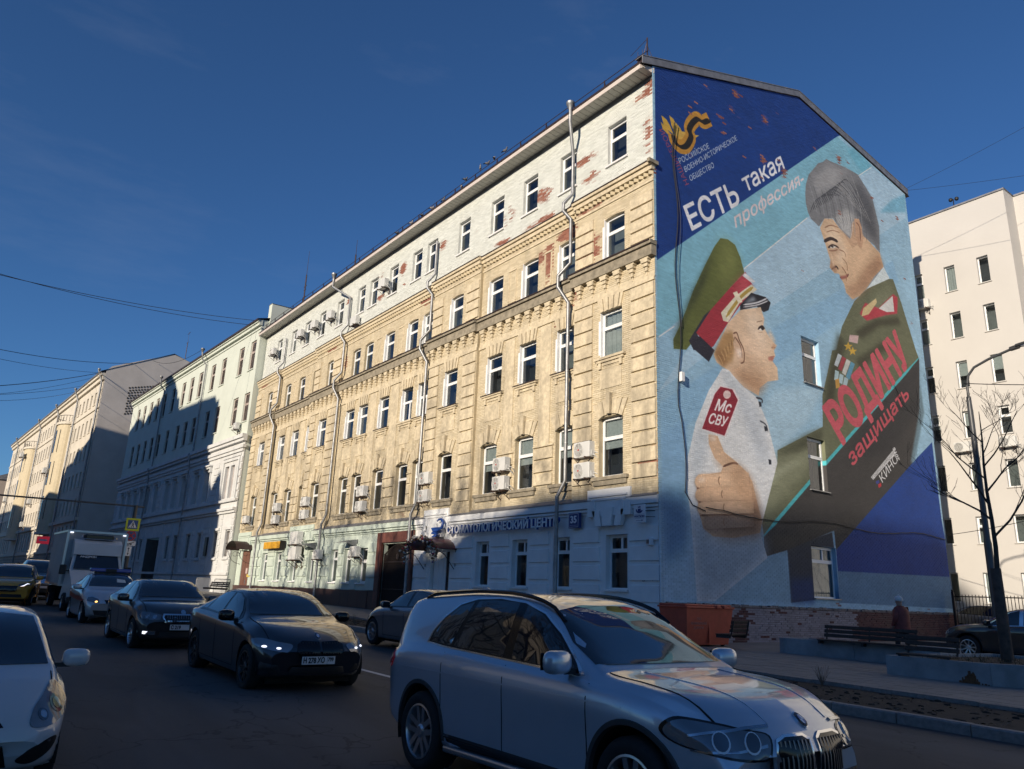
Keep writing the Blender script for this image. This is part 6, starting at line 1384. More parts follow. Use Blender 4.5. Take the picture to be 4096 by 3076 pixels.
    def strip(s, name, line, side, w, m, off=.004, parent=None, res=.08, **kw):
        p = np.array(line, float); d = np.gradient(p, axis=0); n = np.stack([-d[:, 1], d[:, 0]], 1); n /= np.linalg.norm(n, axis=1)[:, None]
        return s.decal(name, [tuple(q) for q in p + n * w / 2] + [tuple(q) for q in (p - n * w / 2)[::-1]], side, m, off, res, parent, **kw)
    def mirror(s, x, z, m, sz=1.0, y=None):
        for sd in (1, -1):
            yb = (y or float(s.plan(x)) * .93); q = MB(); b = bmesh.new(); bmesh.ops.create_uvsphere(b, u_segments=14, v_segments=9, radius=1)
            for v in b.verts:
                a = v.co; e = lambda t: math.copysign(abs(t) ** .62, t); v.co = Vector((e(a.x) * .085 * sz * (1 if a.x > 0 else .55), e(a.y) * .125 * sz, e(a.z) * .085 * sz))
            q.bm(b); b.free(); q.xf(Matrix.Translation((x, sd * (yb + .15 * sz), z)) @ Matrix.Rotation(-.15 * sd, 4, 'Z')); ob = q.obj('mirror', m, s.root, True, 60)
            q = MB(); q.box(x - .05, x + .04, sd * (yb - .06), sd * (yb + .10), z - .085 * sz, z - .045 * sz); q.obj('mirror_arm', BLK, ob)
            q = MB(); q.add([(x - .062 * sz, sd * (yb + .05), z - .06 * sz), (x - .062 * sz, sd * (yb + .25 * sz), z - .06 * sz), (x - .062 * sz, sd * (yb + .25 * sz), z + .06 * sz), (x - .062 * sz, sd * (yb + .05), z + .06 * sz)], [(0, 1, 2, 3)]); q.obj('mirror_glass', GLB, ob)
    def handle(s, x, z, m=None):
        for sd in (1, -1):
            h, n = s.ray((x, 3 * sd, z), (0, -sd, 0))
            if h is None: continue
            q = MB(); q.bevbox(-.11, .11, -.013, .013, -.014, .014, .008); q.xf(Matrix.Translation(h + n * .022)); d = getattr(s, 'door', {}); par = None
            for k_, ob in d.items():
                a, b = s.sp['doors'][int(k_[0])]
                if a < x < b and k_[1] == ('l' if sd > 0 else 'r'): par = ob
            q.obj('handle', m or s.pm, par or s.root, True)
    def seams(s):
        for a, b in s.sp.get('doors', []):
            for sd in 'lr':
                for x in (a, b):
                    zs = np.linspace(float(s.bot(x)) + .10, float(s.belt(x)) - .01, 8); s.strip('panel_gap', [(x, z) for z in zs], sd, .009, GAPM, .003, skirt=.004)
                xx = np.linspace(a, b, 10); s.strip('panel_gap', [(x, float(s.bot(x)) + .11) for x in xx], sd, .009, GAPM, .003, skirt=.004)
        if s.sp.get('hood'):
            a, b = s.sp['hood']
            for sg in (1, -1): s.strip('panel_gap', [(x, sg * .80 * float(s.plan(x))) for x in np.linspace(a, b - .1, 14)], 'top', .010, GAPM, .005, skirt=.006, res=.05)
    def plate(s, x_side, y, z, txt, w=.52, h=.112, reg='', parent=None):
        hit, n = s.ray((s.L + 2, y, z), (-1, 0, 0)); x = hit.x + .012
        q = MB(); q.bevbox(x, x + .012, y - w / 2, y + w / 2, z - h / 2, z + h / 2, .004); p = q.obj('number_plate', PLATE, s.root)
        t = text_mb(txt, .105, .004, .004, sx=.80); X = [v[0] for v in t.v]; wd = max(X) - min(X); k = min(.95, (w * (.70 if reg else .86)) / wd)
        t.xf(Matrix.Translation((x + .014, y - w * .46, z - .033)) @ Matrix.Rotation(math.pi / 2, 4, 'Z') @ Matrix.Diagonal((k, 1, 1, 1)) @ Matrix.Translation((-min(X), 0, 0))); t.obj('plate_text', PTXT, p)
        if reg:
            t = text_mb(reg, .075, .004, .003, sx=.8); X = [v[0] for v in t.v]; t.xf(Matrix.Translation((x + .014, y + w * .28, z - .012)) @ Matrix.Rotation(math.pi / 2, 4, 'Z') @ Matrix.Diagonal((w * .17 / (max(X) - min(X)), 1, 1, 1)) @ Matrix.Translation((-min(X), 0, 0))); t.obj('plate_text', PTXT, p)
            q = MB(); q.box(x + .012, x + .014, y + w * .255, y + w * .262, z - h / 2, z + h / 2); q.obj('plate_rule', PTXT, p)
        return p
    def cabin(s, pillars=BLK):
        sp = s.sp
        s.decal('windscreen', sp['wind'], 'front', CGLASS, .008, .09)
        if 'rearw' in sp: s.decal('rear_window', sp['rearw'], 'rear', CGLASS, .008, .1)
        for sd in 'lr':
            if 'surround' in sp: s.decal('window_surround', sp['surround'], sd, sp.get('surm', GLB), .004, .1)
            for w in sp['sidew']: s.decal('side_window', w, sd, CGLASS, .009, .09)
SED = dict(top=[(0, .72), (.02, .92), (.08, 1.05), (.3, 1.10), (.62, 1.125), (1.0, 1.25), (1.45, 1.385), (1.9, 1.43), (2.3, 1.435), (2.65, 1.40), (3.0, 1.27), (3.35, 1.08), (3.5, 1.02), (4.0, .95), (4.4, .85), (4.6, .755), (4.69, .66), (4.71, .6)],
           belt=[(0, .70), (.1, .95), (.5, 1.02), (1.5, .985), (2.5, .945), (3.4, .91), (4.1, .82), (4.5, .70), (4.71, .56)],
           plan=[(0, .72), (.1, .80), (.5, .88), (1.1, .915), (2.4, .91), (3.9, .91), (4.3, .88), (4.6, .80), (4.71, .70)],
           roofw=[(0, .60), (.4, .72), (.9, .66), (1.4, .57), (2.2, .575), (2.7, .60), (3.1, .66), (3.5, .75), (4.0, .76), (4.71, .60)],
           bot=[(0, .42), (.15, .30), (.6, .24), (1.6, .19), (3.4, .18), (4.3, .20), (4.6, .22), (4.71, .27)],
           L=4.71, W=1.83, H=1.435, rear=1.07, front=3.92, R=.328, rim=.235, arch=.365, tw=.23, doors=[(1.35, 2.28), (2.28, 3.32)], hood=(3.45, 4.62),
           wind=[(-.70, 1.055), (.70, 1.055), (.66, 1.16), (.535, 1.385), (.2, 1.402), (-.2, 1.402), (-.535, 1.385), (-.66, 1.16)], rearw=[(-.60, 1.14), (.60, 1.14), (.50, 1.36), (-.50, 1.36)],
           surround=[(.98, 1.02), (1.1, 1.13), (1.5, 1.325), (1.95, 1.372), (2.5, 1.365), (2.82, 1.29), (3.12, 1.12), (3.28, .99), (3.22, .955), (2.3, .985), (1.3, 1.02)],
           sidew=[[(1.36, 1.045), (1.42, 1.25), (1.62, 1.325), (1.95, 1.352), (2.21, 1.352), (2.21, 1.01)], [(2.31, 1.005), (2.31, 1.35), (2.5, 1.343), (2.80, 1.272), (3.08, 1.10), (3.17, .985)], [(1.06, 1.045), (1.16, 1.13), (1.36, 1.225), (1.31, 1.045)]])
def variant(base, sx=1.0, sy=1.0, sz=1.0, **kw):
    d = {}
    for k, v in base.items():
        if k in ('top', 'belt', 'bot'): v = [(a * sx, b * sz) for a, b in v]
        elif k in ('plan', 'roofw'): v = [(a * sx, b * sy) for a, b in v]
        elif k in ('surround',): v = [(a * sx, b * sz) for a, b in v]
        elif k == 'sidew': v = [[(a * sx, b * sz) for a, b in w] for w in v]
        elif k in ('wind', 'rearw'): v = [(a * sy, b * sz) for a, b in v]
        elif k == 'doors': v = [(a * sx, b * sx) for a, b in v]
        elif k == 'hood': v = tuple(a * sx for a in v)
        elif k in ('L', 'rear', 'front'): v = v * sx
        elif k == 'W': v = v * sy
        elif k == 'H': v = v * sz
        d[k] = v
    d.update(kw); return d
# ---- silver sport utility car in the foreground
SUVS = dict(top=[(0, .85), (.025, 1.10), (.06, 1.28), (.12, 1.46), (.19, 1.61), (.27, 1.675), (.55, 1.71), (1.0, 1.735), (1.6, 1.755), (2.1, 1.745), (2.5, 1.70), (2.8, 1.615), (3.15, 1.42), (3.5, 1.215), (3.62, 1.16), (4.0, 1.125), (4.4, 1.075), (4.65, 1.015), (4.8, .935), (4.87, .83), (4.886, .72)],
            belt=[(0, .82), (.06, 1.02), (.4, 1.15), (1.2, 1.165), (2.4, 1.12), (3.5, 1.075), (4.2, 1.0), (4.6, .915), (4.8, .81), (4.886, .64)],
            plan=[(0, .76), (.1, .86), (.45, .94), (1.0, .968), (2.4, .955), (3.9, .968), (4.3, .945), (4.65, .88), (4.886, .78)],
            roofw=[(0, .68), (.3, .62), (.7, .62), (1.6, .655), (2.4, .66), (2.9, .69), (3.3, .76), (3.65, .83), (4.2, .84), (4.6, .78), (4.886, .66)],
            bot=[(0, .52), (.12, .42), (.5, .34), (1.5, .28), (3.4, .27), (4.4, .30), (4.7, .30), (4.886, .34)],
            L=4.886, W=1.938, H=1.76, rear=1.03, front=3.96, R=.375, rim=.262, arch=.425, tw=.27, archdz=.03, doors=[(1.42, 2.42), (2.42, 3.52)], hood=(3.6, 4.80), wheel='double5', bowf=.30, lip=mat('grey_cladding', (0.035, 0.036, 0.039), .6, var=0), cat='car',
            wind=[(-.80, 1.195), (.80, 1.195), (.755, 1.34), (.645, 1.585), (.3, 1.64), (-.3, 1.64), (-.645, 1.585), (-.755, 1.34)], rearw=[(-.62, 1.22), (.62, 1.22), (.54, 1.56), (-.54, 1.56)],
            surround=[(.98, 1.222), (1.0, 1.33), (1.12, 1.49), (1.34, 1.625), (1.62, 1.682), (2.0, 1.694), (2.4, 1.662), (2.72, 1.572), (3.0, 1.415), (3.3, 1.20), (3.42, 1.115), (3.36, 1.10), (2.4, 1.145), (1.3, 1.195)], surm=CHR,
            sidew=[[(1.05, 1.236), (1.07, 1.33), (1.17, 1.462), (1.37, 1.588), (1.60, 1.640), (1.44, 1.216)], [(1.50, 1.212), (1.67, 1.646), (1.9, 1.660), (2.32, 1.648), (2.32, 1.17)], [(2.44, 1.163), (2.44, 1.632), (2.70, 1.546), (2.97, 1.39), (3.24, 1.19), (3.32, 1.125)]])
SILV = paint('silver_blue_paint', (0.46, 0.52, 0.60), .45, .30)
XS = .98
c = Car('silver_suv', 'silver sport utility car with chrome window trim and kidney shaped grille in the foreground', SUVS, SILV, (9.96 - 1.03 * XS, -13.89, rz_at(9.96, -14.5)), 0, XS, N=110, M=34); X5 = c
for sd in 'lr': c.decal('window_surround_inner', [(1.01, 1.232), (1.03, 1.33), (1.145, 1.476), (1.355, 1.608), (1.62, 1.665), (2.0, 1.677), (2.39, 1.645), (2.71, 1.557), (2.985, 1.403), (3.28, 1.19), (3.36, 1.118), (2.4, 1.157), (1.3, 1.208)], sd, GLB, .0065, .1)
c.cabin(); c.seams(); c.mirror(3.28, 1.205, SILV, 1.08); c.handle(1.62, 1.045); c.handle(2.62, 1.0)
for sd, sg in (('l', 1), ('r', -1)):
    c.decal('tail_light', [(.5, .98), (.52, 1.08), (.05, 1.14), (-.3, 1.10), (-.3, .92), (.1, .94)] if False else [(.30, .93), (.40, 1.03), (.30, 1.11), (.07, 1.12), (.05, .95)], sd, REDL, .012, .05)
    c.decal('headlight_frame', [(-sg * (a * 1.06), .80 + (b - .80) * 1.16) for a, b in smooth_poly([(.41, .84), (.32, .768), (.05, .715), (-.16, .70), (-.26, .712), (-.28, .83), (-.10, .865), (.12, .90), (.32, .908)])][::1], 'o', GLB, .005, .035, ang=sg * .62, c=(4.55, sg * .62)) if False else c.decal('headlight_frame', [((a if sg > 0 else -a) * 1.06, .80 + (b - .80) * 1.16) for a, b in smooth_poly([(.41, .84), (.32, .768), (.05, .715), (-.16, .70), (-.26, .712), (-.28, .83), (-.10, .865), (.12, .90), (.32, .908)])], 'o', GLB, .005, .035, ang=sg * .62, c=(4.55, sg * .62))
    hl = c.decal('headlight', [(-.10, .60), (-.05, .815), (.02, .845), (.30, .835), (.52, .80), (.62, .74), (.50, .66), (.28, .615), (.05, .60)][::1] if False else smooth_poly([(-.41, .84), (-.32, .768), (-.05, .715), (.16, .70), (.26, .712), (.28, .83), (.10, .865), (-.12, .90), (-.32, .908)]), 'o', LAMPG, .008, .03, ang=sg * .62, c=(4.55, sg * .62)) if sg < 0 else c.decal('headlight', smooth_poly([(.41, .84), (.32, .768), (.05, .715), (-.16, .70), (-.26, .712), (-.28, .83), (-.10, .865), (.12, .90), (.32, .908)]), 'o', LAMPG, .008, .03, ang=sg * .62, c=(4.55, sg * .62))
    for u in (-.06, .15):
        uu = u if sg < 0 else -u; ring = [(uu + .060 * math.cos(a), .790 + .066 * math.sin(a)) for a in np.linspace(0, 2 * math.pi, 18)[:-1]]
        c.decal('lamp_ring', ring, 'o', mat('lamp_white', (.78, .80, .84), .25, var=0), .016, .04, hl, ang=sg * .62, c=(4.55, sg * .62)); c.decal('lamp_lens', [(uu + .050 * math.cos(a), .793 + .056 * math.sin(a)) for a in np.linspace(0, 2 * math.pi, 16)[:-1]], 'o', mat('lamp_bowl', (.07, .08, .095), .08, .5, var=0, coat=1), .020, .04, hl, ang=sg * .62, c=(4.55, sg * .62))
    c.decal('lamp_brow', [(-sg * a, b) for a, b in [(.30, .895), (.12, .885), (-.10, .855), (-.265, .825), (-.265, .81), (-.10, .84), (.12, .868), (.30, .878)]], 'o', mat('lamp_chrome', (.42, .44, .47), .12, .9, var=0), .014, .05, hl, ang=sg * .62, c=(4.55, sg * .62)); c.decal('lamp_base', [(-sg * a, b) for a, b in [(.26, .765), (.05, .735), (-.16, .722), (-.25, .73), (-.25, .742), (-.16, .735), (.05, .75), (.26, .785)]], 'o', MATS['lamp_chrome'], .014, .05, hl, ang=sg * .62, c=(4.55, sg * .62))
    kid = [(.03, .50), (.06, .475), (.30, .465), (.37, .49), (.405, .55), (.41, .67), (.38, .74), (.30, .765), (.10, .765), (.04, .735)]; kid = [(sg * a, b + .07) for a, b in kid]
    gr_ = c.decal('grille', kid, 'front', CHR, .014, .05); ci = np.array(kid).mean(0); kin = [tuple(ci + (np.array(p) - ci) * (.88, .88)) for p in kid]; c.decal('grille_opening', kin, 'front', GLB, .018, .05, gr_)
    for k in range(8):
        y = sg * (.068 + k * .042); c.decal('grille_slat', [(y - .006, .575), (y + .006, .575), (y + .006, .795), (y - .006, .795)], 'front', mat('slat_grey', (.16, .165, .175), .3, .8, var=0), .026, .09, gr_, skirt=.014)
    c.decal('air_intake', [(sg * .40, .38), (sg * .78, .40), (sg * .76, .54), (sg * .45, .52)], 'front', BLK, .006, .08)
    mb = MB(); xs_ = np.linspace(.5, 2.95, 16); pth = []
    for x in xs_:
        y = sg * (float(c.rw(x)) * .96); h, n = c.ray((x, y, 4), (0, 0, -1)); pth.append(h + Vector((0, 0, .035 if .55 < x < 2.85 else .0)))
    mb.tube(pth, .02, 6); mb.obj('roof_rail', GLB, c.root, True)
    mb = MB(); mb.bevbox(1.55, 3.42, sg * .90, sg * .985, .27, .33, .02); mb.obj('side_step', ALU, c.root)
    c.strip('door_crease', [(x, .955 + .03 * (2 - x) * .3) for x in np.linspace(.5, 3.9, 20)], 'l' if sg > 0 else 'r', .012, SILV, .004)
    c.decal('sill_cladding', [(1.5, .27), (3.5, .26), (3.5, .40), (1.5, .42)], 'l' if sg > 0 else 'r', MATS['grey_cladding'], .006, .12)
c.decal('lower_bumper', [(-.6, .31), (.6, .31), (.55, .44), (-.55, .44)], 'front', BLK, .006, .1)
def roundel(c, y, z, r, side='front', parent=None):
    q = [(y + r * math.cos(a), z + r * math.sin(a)) for a in np.linspace(0, 2 * math.pi, 18)[:-1]]; b = c.decal('badge', q, side, CHR, .010, .03, parent); r2 = r * .88
    c.decal('badge_ring', [(y + r2 * math.cos(a), z + r2 * math.sin(a)) for a in np.linspace(0, 2 * math.pi, 18)[:-1]], side, GLB, .013, .03, b)
    for k in range(4):
        aa = np.linspace(k * math.pi / 2, (k + 1) * math.pi / 2, 6); r3 = r * .58
        c.decal('badge_quarter', [(y, z)] + [(y + r3 * math.cos(a), z + r3 * math.sin(a)) for a in aa], side, mat('badge_blue', (.05, .16, .40), .3, var=0) if k % 2 else mat('badge_white', (.75, .75, .75), .3, var=0), .016, .03, b, skirt=0)
roundel(c, 0, .905, .045)
# bonnet creases, wipers, roof fin, steering wheel seen dimly
X5.root.rotation_euler = (0, -.010, 0)
for sg in (1, -1): c.strip('bonnet_crease', [(x, sg * (.36 + .10 * (4.7 - x))) for x in np.linspace(3.68, 4.72, 14)], 'top', .014, SILV, .006)
mb = MB()
for y0, y1 in ((-.62, .02), (.05, .66)):
    pth = []
    for t in np.linspace(0, 1, 8):
        y = y0 + (y1 - y0) * t; h, n = c.ray((6, y, 1.215 + .03 * t), (-1, 0, 0)); pth.append(h + n * .03)
    mb.tube(pth, .009, 5)
mb.obj('wiper', BLK, c.root)
mb = MB(); mb.add([(.75, -.03, 1.70), (1.0, -.03, 1.735), (.75, .03, 1.70), (1.0, .03, 1.735), (.72, 0, 1.815), (.80, 0, 1.81)], [(0, 1, 5, 4), (2, 4, 5, 3), (0, 4, 2), (1, 3, 5)]); mb.obj('roof_fin', SILV, c.root)

# ---- dark blue-black saloon
NAVY = paint('black_sapphire_paint', (0.006, 0.007, 0.011), 0, .3, .02)
c = Car('dark_saloon', 'glossy black saloon with lit headlamps and black kidney grille behind the silver car', variant(SED, wheel='y5', rimm=DALU), NAVY, (1.04, -13.98, zr(2.6)), -.012)
c.cabin(); c.seams(); c.mirror(3.10, 1.02, GLB, 1.0); c.handle(1.5, .90); c.handle(2.5, .87); roundel(c, 0, .80, .04)
def lamps(c, pts, ang, cc, leds, m=LAMPG, dm=None, res=.05):
    for sg in (1, -1):
        q = [(-sg * a, b) for a, b in pts]; h = c.decal('headlight', q, 'o', m, .010, res, ang=sg * ang, c=(cc[0], sg * cc[1]))
        for (u, v, w, hh) in leds:
            c.decal('lamp_lens', [(-sg * (u + w * math.cos(a)), v + hh * math.sin(a)) for a in np.linspace(0, 2 * math.pi, 14)[:-1]], 'o', dm or DRL, .016, .04, h, ang=sg * ang, c=(cc[0], sg * cc[1]))
lamps(c, smooth_poly([(-.38, .735), (-.30, .66), (-.08, .615), (.14, .59), (.25, .60), (.27, .685), (.05, .72), (-.20, .755)], 4), .62, (4.35, .58), [(-.13, .648, .045, .014), (.10, .634, .036, .013)], mat('bright_lamp_glass', (.22, .24, .27), .06, .4, var=0, coat=1), None, .035)
for sg in (1, -1):
    g = c.decal('grille', [(sg * .02, .56), (sg * .30, .545), (sg * .37, .60), (sg * .355, .69), (sg * .27, .735), (sg * .02, .725)], 'front', GLB, .015, .06)
    for k in range(7): y = sg * (.06 + .042 * k); c.decal('grille_slat', [(y - .006, .57), (y + .006, .57), (y + .006, .715), (y - .006, .715)], 'front', BLK, .024, .08, g)
    c.decal('air_intake', [(sg * .55, .30), (sg * .80, .33), (sg * .80, .44), (sg * .60, .40)], 'front', BLK, .006, .08); c.decal('tail_light', [(.04, .86), (.30, .90), (.32, .97), (.05, .99)], 'l' if sg > 0 else 'r', REDL, .01, .05)
c.decal('air_intake', [(-.45, .26), (.45, .26), (.40, .38), (-.40, .38)], 'front', BLK, .006, .1)
c.plate(0, -.03, .475, 'Н 278 ХО', reg='799')
# ---- dark grey-brown liftback behind it
TAUPE = paint('dark_taupe_paint', (0.024, 0.022, 0.022), .2, .35, .04)
SK = variant(SED, .965, .995, 1.025, wheel='multi', top=[(0, .75), (.02, .92), (.08, 1.06), (.3, 1.12), (.55, 1.15), (.95, 1.28), (1.4, 1.42), (1.9, 1.462), (2.3, 1.465), (2.65, 1.42), (2.95, 1.29), (3.25, 1.11), (3.4, 1.04), (3.9, .985), (4.25, .91), (4.43, .82), (4.52, .70), (4.545, .62)])
SK['wind'] = [(-.72, 1.085), (.72, 1.085), (.67, 1.20), (.55, 1.41), (.2, 1.43), (-.2, 1.43), (-.55, 1.41), (-.67, 1.20)]
c = Car('taupe_liftback', 'dark brown grey liftback with chrome framed grille between the black saloon and the striped car', SK, TAUPE, (-1.66 - 3.92 * .965, -14.28, zr(-3)), -.01)
c.cabin(); c.seams(); c.mirror(2.98, 1.05, TAUPE); c.handle(1.45, .93); c.handle(2.4, .90)
lamps(c, [(-.26, .74), (-.20, .66), (.10, .635), (.22, .65), (.22, .745), (-.05, .79), (-.22, .795)], .55, (4.2, .56), [(-.06, .71, .05, .045), (.10, .70, .04, .04)], LAMPG, LENS)
g = c.decal('grille', [(-.42, .70), (-.36, .59), (.36, .59), (.42, .70), (.40, .765), (-.40, .765)], 'front', CHR, .016, .07); c.decal('grille_opening', [(-.39, .695), (-.34, .61), (.34, .61), (.39, .695), (.37, .735), (-.37, .735)], 'front', GLB, .020, .07, g)
for k in range(15): y = -.32 + k * .64 / 14; c.decal('grille_slat', [(y - .006, .615), (y + .006, .615), (y + .006, .73), (y - .006, .73)], 'front', MATS['slat_grey'], .028, .09, g)
q = [(.05 * math.cos(a), .80 + .05 * math.sin(a)) for a in np.linspace(0, 6.28, 14)[:-1]]; c.decal('badge', q, 'front', CHR, .012, .03)
for sg in (1, -1):
    f_ = c.decal('fog_lamp', [(sg * .52, .34), (sg * .74, .35), (sg * .74, .42), (sg * .52, .42)], 'front', LENS, .008, .06)
    if sg < 0: c.decal('lamp_lens', [(sg * .70, .355), (sg * .74, .36), (sg * .74, .415), (sg * .67, .41)], 'front', DRL, .014, .05, f_)
c.decal('air_intake', [(-.46, .30), (.46, .30), (.42, .41), (-.42, .41)], 'front', BLK, .006, .1); c.plate(0, 0, .50, 'С 219')
# ---- silver service car with red stripe and blue lamp bar
SILV2 = paint('light_silver_paint', (0.46, 0.48, 0.50), .4, .35); REDP = mat('red_stripe', (0.30, 0.035, 0.035), .35, var=.1, coat=.5)
LD = variant(SED, .905, .97, 1.035, wheel='plain')
c = Car('striped_service_car', 'light silver service car with red side stripe and blue lamp bar on its roof', LD, SILV2, (-9.78 - 3.92 * .905, -14.12, zr(-11)), -.01)
c.cabin(); c.mirror(2.82, 1.06, SILV2, .95); c.handle(1.35, .93); c.handle(2.28, .90)
for sd in 'lr': c.decal('red_stripe', [(.3, .78), (1.5, .70), (2.6, .66), (3.5, .66), (3.75, .70), (3.2, .80), (2.2, .80), (1.2, .86), (.3, .92)], sd, REDP, .004, .1)
lamps(c, [(-.24, .78), (-.22, .68), (.08, .63), (.20, .64), (.12, .74), (-.1, .80)], .6, (3.95, .56), [(.10, .665, .035, .022)], LAMPG, AMB)
c.decal('grille', [(-.30, .62), (.30, .62), (.36, .72), (-.36, .72)], 'front', GLB, .01, .08); c.decal('air_intake', [(-.55, .28), (.55, .28), (.62, .42), (-.62, .42)], 'front', BLK, .006, .1)
mb = MB(); mb.bevbox(1.95, 2.25, -.60, .60, 1.53, 1.64, .03); lb = mb.obj('lamp_bar', mat('blue_lamp', (0.02, 0.05, 0.30), .2, var=.1, coat=1), c.root)
mb = MB(); mb.box(1.92, 2.27, -.16, .16, 1.525, 1.63); mb.box(2.0, 2.2, -.45, .45, 1.46, 1.53); mb.obj('lamp_bar_mount', BLK, lb)
c.decal('windscreen_paper', [(.12, 1.22), (.38, 1.21), (.36, 1.30), (.13, 1.32)], 'front', mat('paper', (.5, .55, .55), .6, var=.1), .012, .08)
# ---- grey saloon driving away in the far lane
GREY = paint('mid_grey_paint', (0.17, 0.175, 0.185), .5, .35)
c = Car('grey_saloon', 'grey saloon driving away to the left in the lane beside the kerb', variant(SED, sz=1.01, wheel='multi'), GREY, (2.33, -8.56, zr(-.5)), math.pi)
c.root.rotation_euler = (0, -.013, math.pi); c.cabin(); c.seams(); c.mirror(3.08, 1.03, GREY); c.handle(1.5, .91); c.handle(2.5, .88); lamps(c, [(-.30, .70), (-.20, .64), (.10, .62), (.20, .64), (.15, .72), (-.25, .77)], .6, (4.35, .58), [(-.05, .69, .05, .03)], LAMPG, LENS)
# ---- yellow taxi crossover
YEL = paint('taxi_yellow_paint', (0.85, 0.33, 0.012), .0, .35, .03)
CRS = variant(SUVS, .92, .96, .94, lip=BLK, wheel='plain', R=.35, arch=.40, rim=.23)
CRS['surm'] = GLB
c = Car('yellow_taxi', 'yellow taxi crossover with a lit white light line at the left edge of the traffic', CRS, YEL, (-24.1, -15.55, zr(-21)), -.17)
c.cabin(); c.mirror(3.02, 1.13, YEL); c.handle(1.5, .98); c.handle(2.4, .95)
for sg in (1, -1):
    h = c.decal('headlight', [(sg * .40, .78), (sg * .82, .84), (sg * .82, .92), (sg * .42, .86)], 'front', LAMPG, .01, .06); c.decal('lamp_lens', [(sg * .48, .785), (sg * .60, .80), (sg * .68, .87), (sg * .76, .88), (sg * .68, .90), (sg * .58, .825)], 'front', DRL, .016, .05, h)
c.decal('grille', [(-.36, .58), (.36, .58), (.40, .80), (-.40, .80)], 'front', GLB, .01, .08); c.decal('air_intake', [(-.6, .36), (.6, .36), (.55, .48), (-.55, .48)], 'front', BLK, .006, .1)
# ---- dark off-roader behind the taxi
DKG = paint('black_green_paint', (0.020, 0.022, 0.024), .3, .35)
OFF = variant(SUVS, 1.0, 1.0, 1.08, lip=BLK, wheel='plain')
c = Car('dark_offroader', 'tall dark off roader with one bright headlamp half hidden by the white lorry', OFF, DKG, (-30.6, -14.3, zr(-28)), -.02)
c.cabin(); c.mirror(3.28, 1.30, DKG)
for sg in (1, -1):
    h = c.decal('headlight', [(sg * .52, .92), (sg * .80, .94), (sg * .80, 1.04), (sg * .52, 1.0)], 'front', LAMPG, .01, .06)
    c.decal('lamp_lens', [(sg * .62, .94), (sg * .76, .95), (sg * .76, 1.01), (sg * .62, .99)], 'front', DRL, .016, .05, h)
c.decal('grille', [(-.44, .74), (.44, .74), (.48, 1.0), (-.48, 1.0)], 'front', CHR, .01, .08); c.decal('air_intake', [(-.7, .42), (.7, .42), (.6, .56), (-.6, .56)], 'front', BLK, .006, .1); c.decal('number_plate', [(-.26, .58), (.26, .58), (.26, .69), (-.26, .69)], 'front', PLATE, .02, .1)
# ---- small white hatchback cut by the left edge
WHTP = paint('white_paint', (0.44, 0.47, 0.49), .0, .35)
HT = dict(top=[(0, .8), (.03, 1.05), (.12, 1.25), (.3, 1.40), (.7, 1.47), (1.3, 1.48), (1.8, 1.45), (2.15, 1.36), (2.5, 1.18), (2.8, 1.02), (2.95, .97), (3.2, .90), (3.4, .80), (3.52, .70), (3.575, .60), (3.595, .52), (3.6, .46)],
          belt=[(0, .85), (.3, 1.0), (1.2, .98), (2.2, .93), (2.9, .86), (3.3, .74), (3.6, .50)], plan=[(0, .62), (.2, .72), (.6, .785), (1.8, .80), (2.9, .80), (3.2, .795), (3.45, .765), (3.56, .70), (3.6, .58)],
          roofw=[(0, .52), (.5, .54), (1.2, .56), (2.0, .57), (2.5, .62), (2.9, .68), (3.3, .64), (3.6, .48)], bot=[(0, .35), (.3, .22), (1.5, .18), (3.0, .18), (3.5, .19), (3.57, .23), (3.6, .33)],
          L=3.6, W=1.6, H=1.48, rear=.55, front=2.93, R=.29, rim=.19, arch=.325, tw=.18, doors=[(.9, 1.7), (1.7, 2.7)], hood=(2.9, 3.50), bowf=.20, cat='car',
          wind=[(-.62, 1.005), (.62, 1.005), (.585, 1.13), (.50, 1.40), (.2, 1.43), (-.2, 1.43), (-.50, 1.40), (-.585, 1.13)], sidew=[[(1.0, 1.0), (1.05, 1.36), (1.65, 1.39), (1.65, .98)], [(1.75, .97), (1.75, 1.385), (2.05, 1.30), (2.5, 1.02), (2.6, .94)]])
HS = .90
c = Car('white_hatchback', 'small dirty white hatchback with large headlamp cut off by the left edge', HT, WHTP, (9.55 - 3.6 * HS, -18.53, rz_at(8, -18.5)), 0, HS, N=90, M=32); c.cabin(); c.seams(); c.mirror(2.52, 1.035, WHTP, 1.02)
for sg in (1, -1):
    h = c.decal('headlight', [(-sg * a, b) for a, b in smooth_poly([(-.22, .885), (-.30, .80), (-.27, .67), (-.06, .565), (.10, .54), (.19, .575), (.13, .69), (-.02, .79), (-.14, .865)])], 'o', mat('headlamp_clear', (.15, .16, .175), .06, .2, var=.2, coat=1), .010, .04, ang=sg * .66, c=(3.2, sg * .48))
    for u, v, r in ((-.12, .71, .075), (.06, .64, .05)):
        for rr, m_, of in ((r, MATS['lamp_bowl'], .014), (r * .62, LENS, .018)): c.decal('lamp_lens', [(-sg * (u + rr * math.cos(a)), v + rr * math.sin(a)) for a in np.linspace(0, 6.28, 16)[:-1]], 'o', m_, of, .03, h, ang=sg * .66, c=(3.2, sg * .48))
    c.decal('fog_lamp_recess', smooth_poly([(sg * .42, .29), (sg * .54, .25), (sg * .68, .34), (sg * .71, .46), (sg * .56, .40)]), 'front', BLK, .006, .03)
c.decal('grille', [(-.36, .24), (.36, .24), (.30, .42), (-.30, .42)], 'front', GLB, .008, .07); c.decal('upper_grille', [(-.28, .57), (.28, .57), (.24, .62), (-.24, .62)], 'front', GLB, .008, .06)
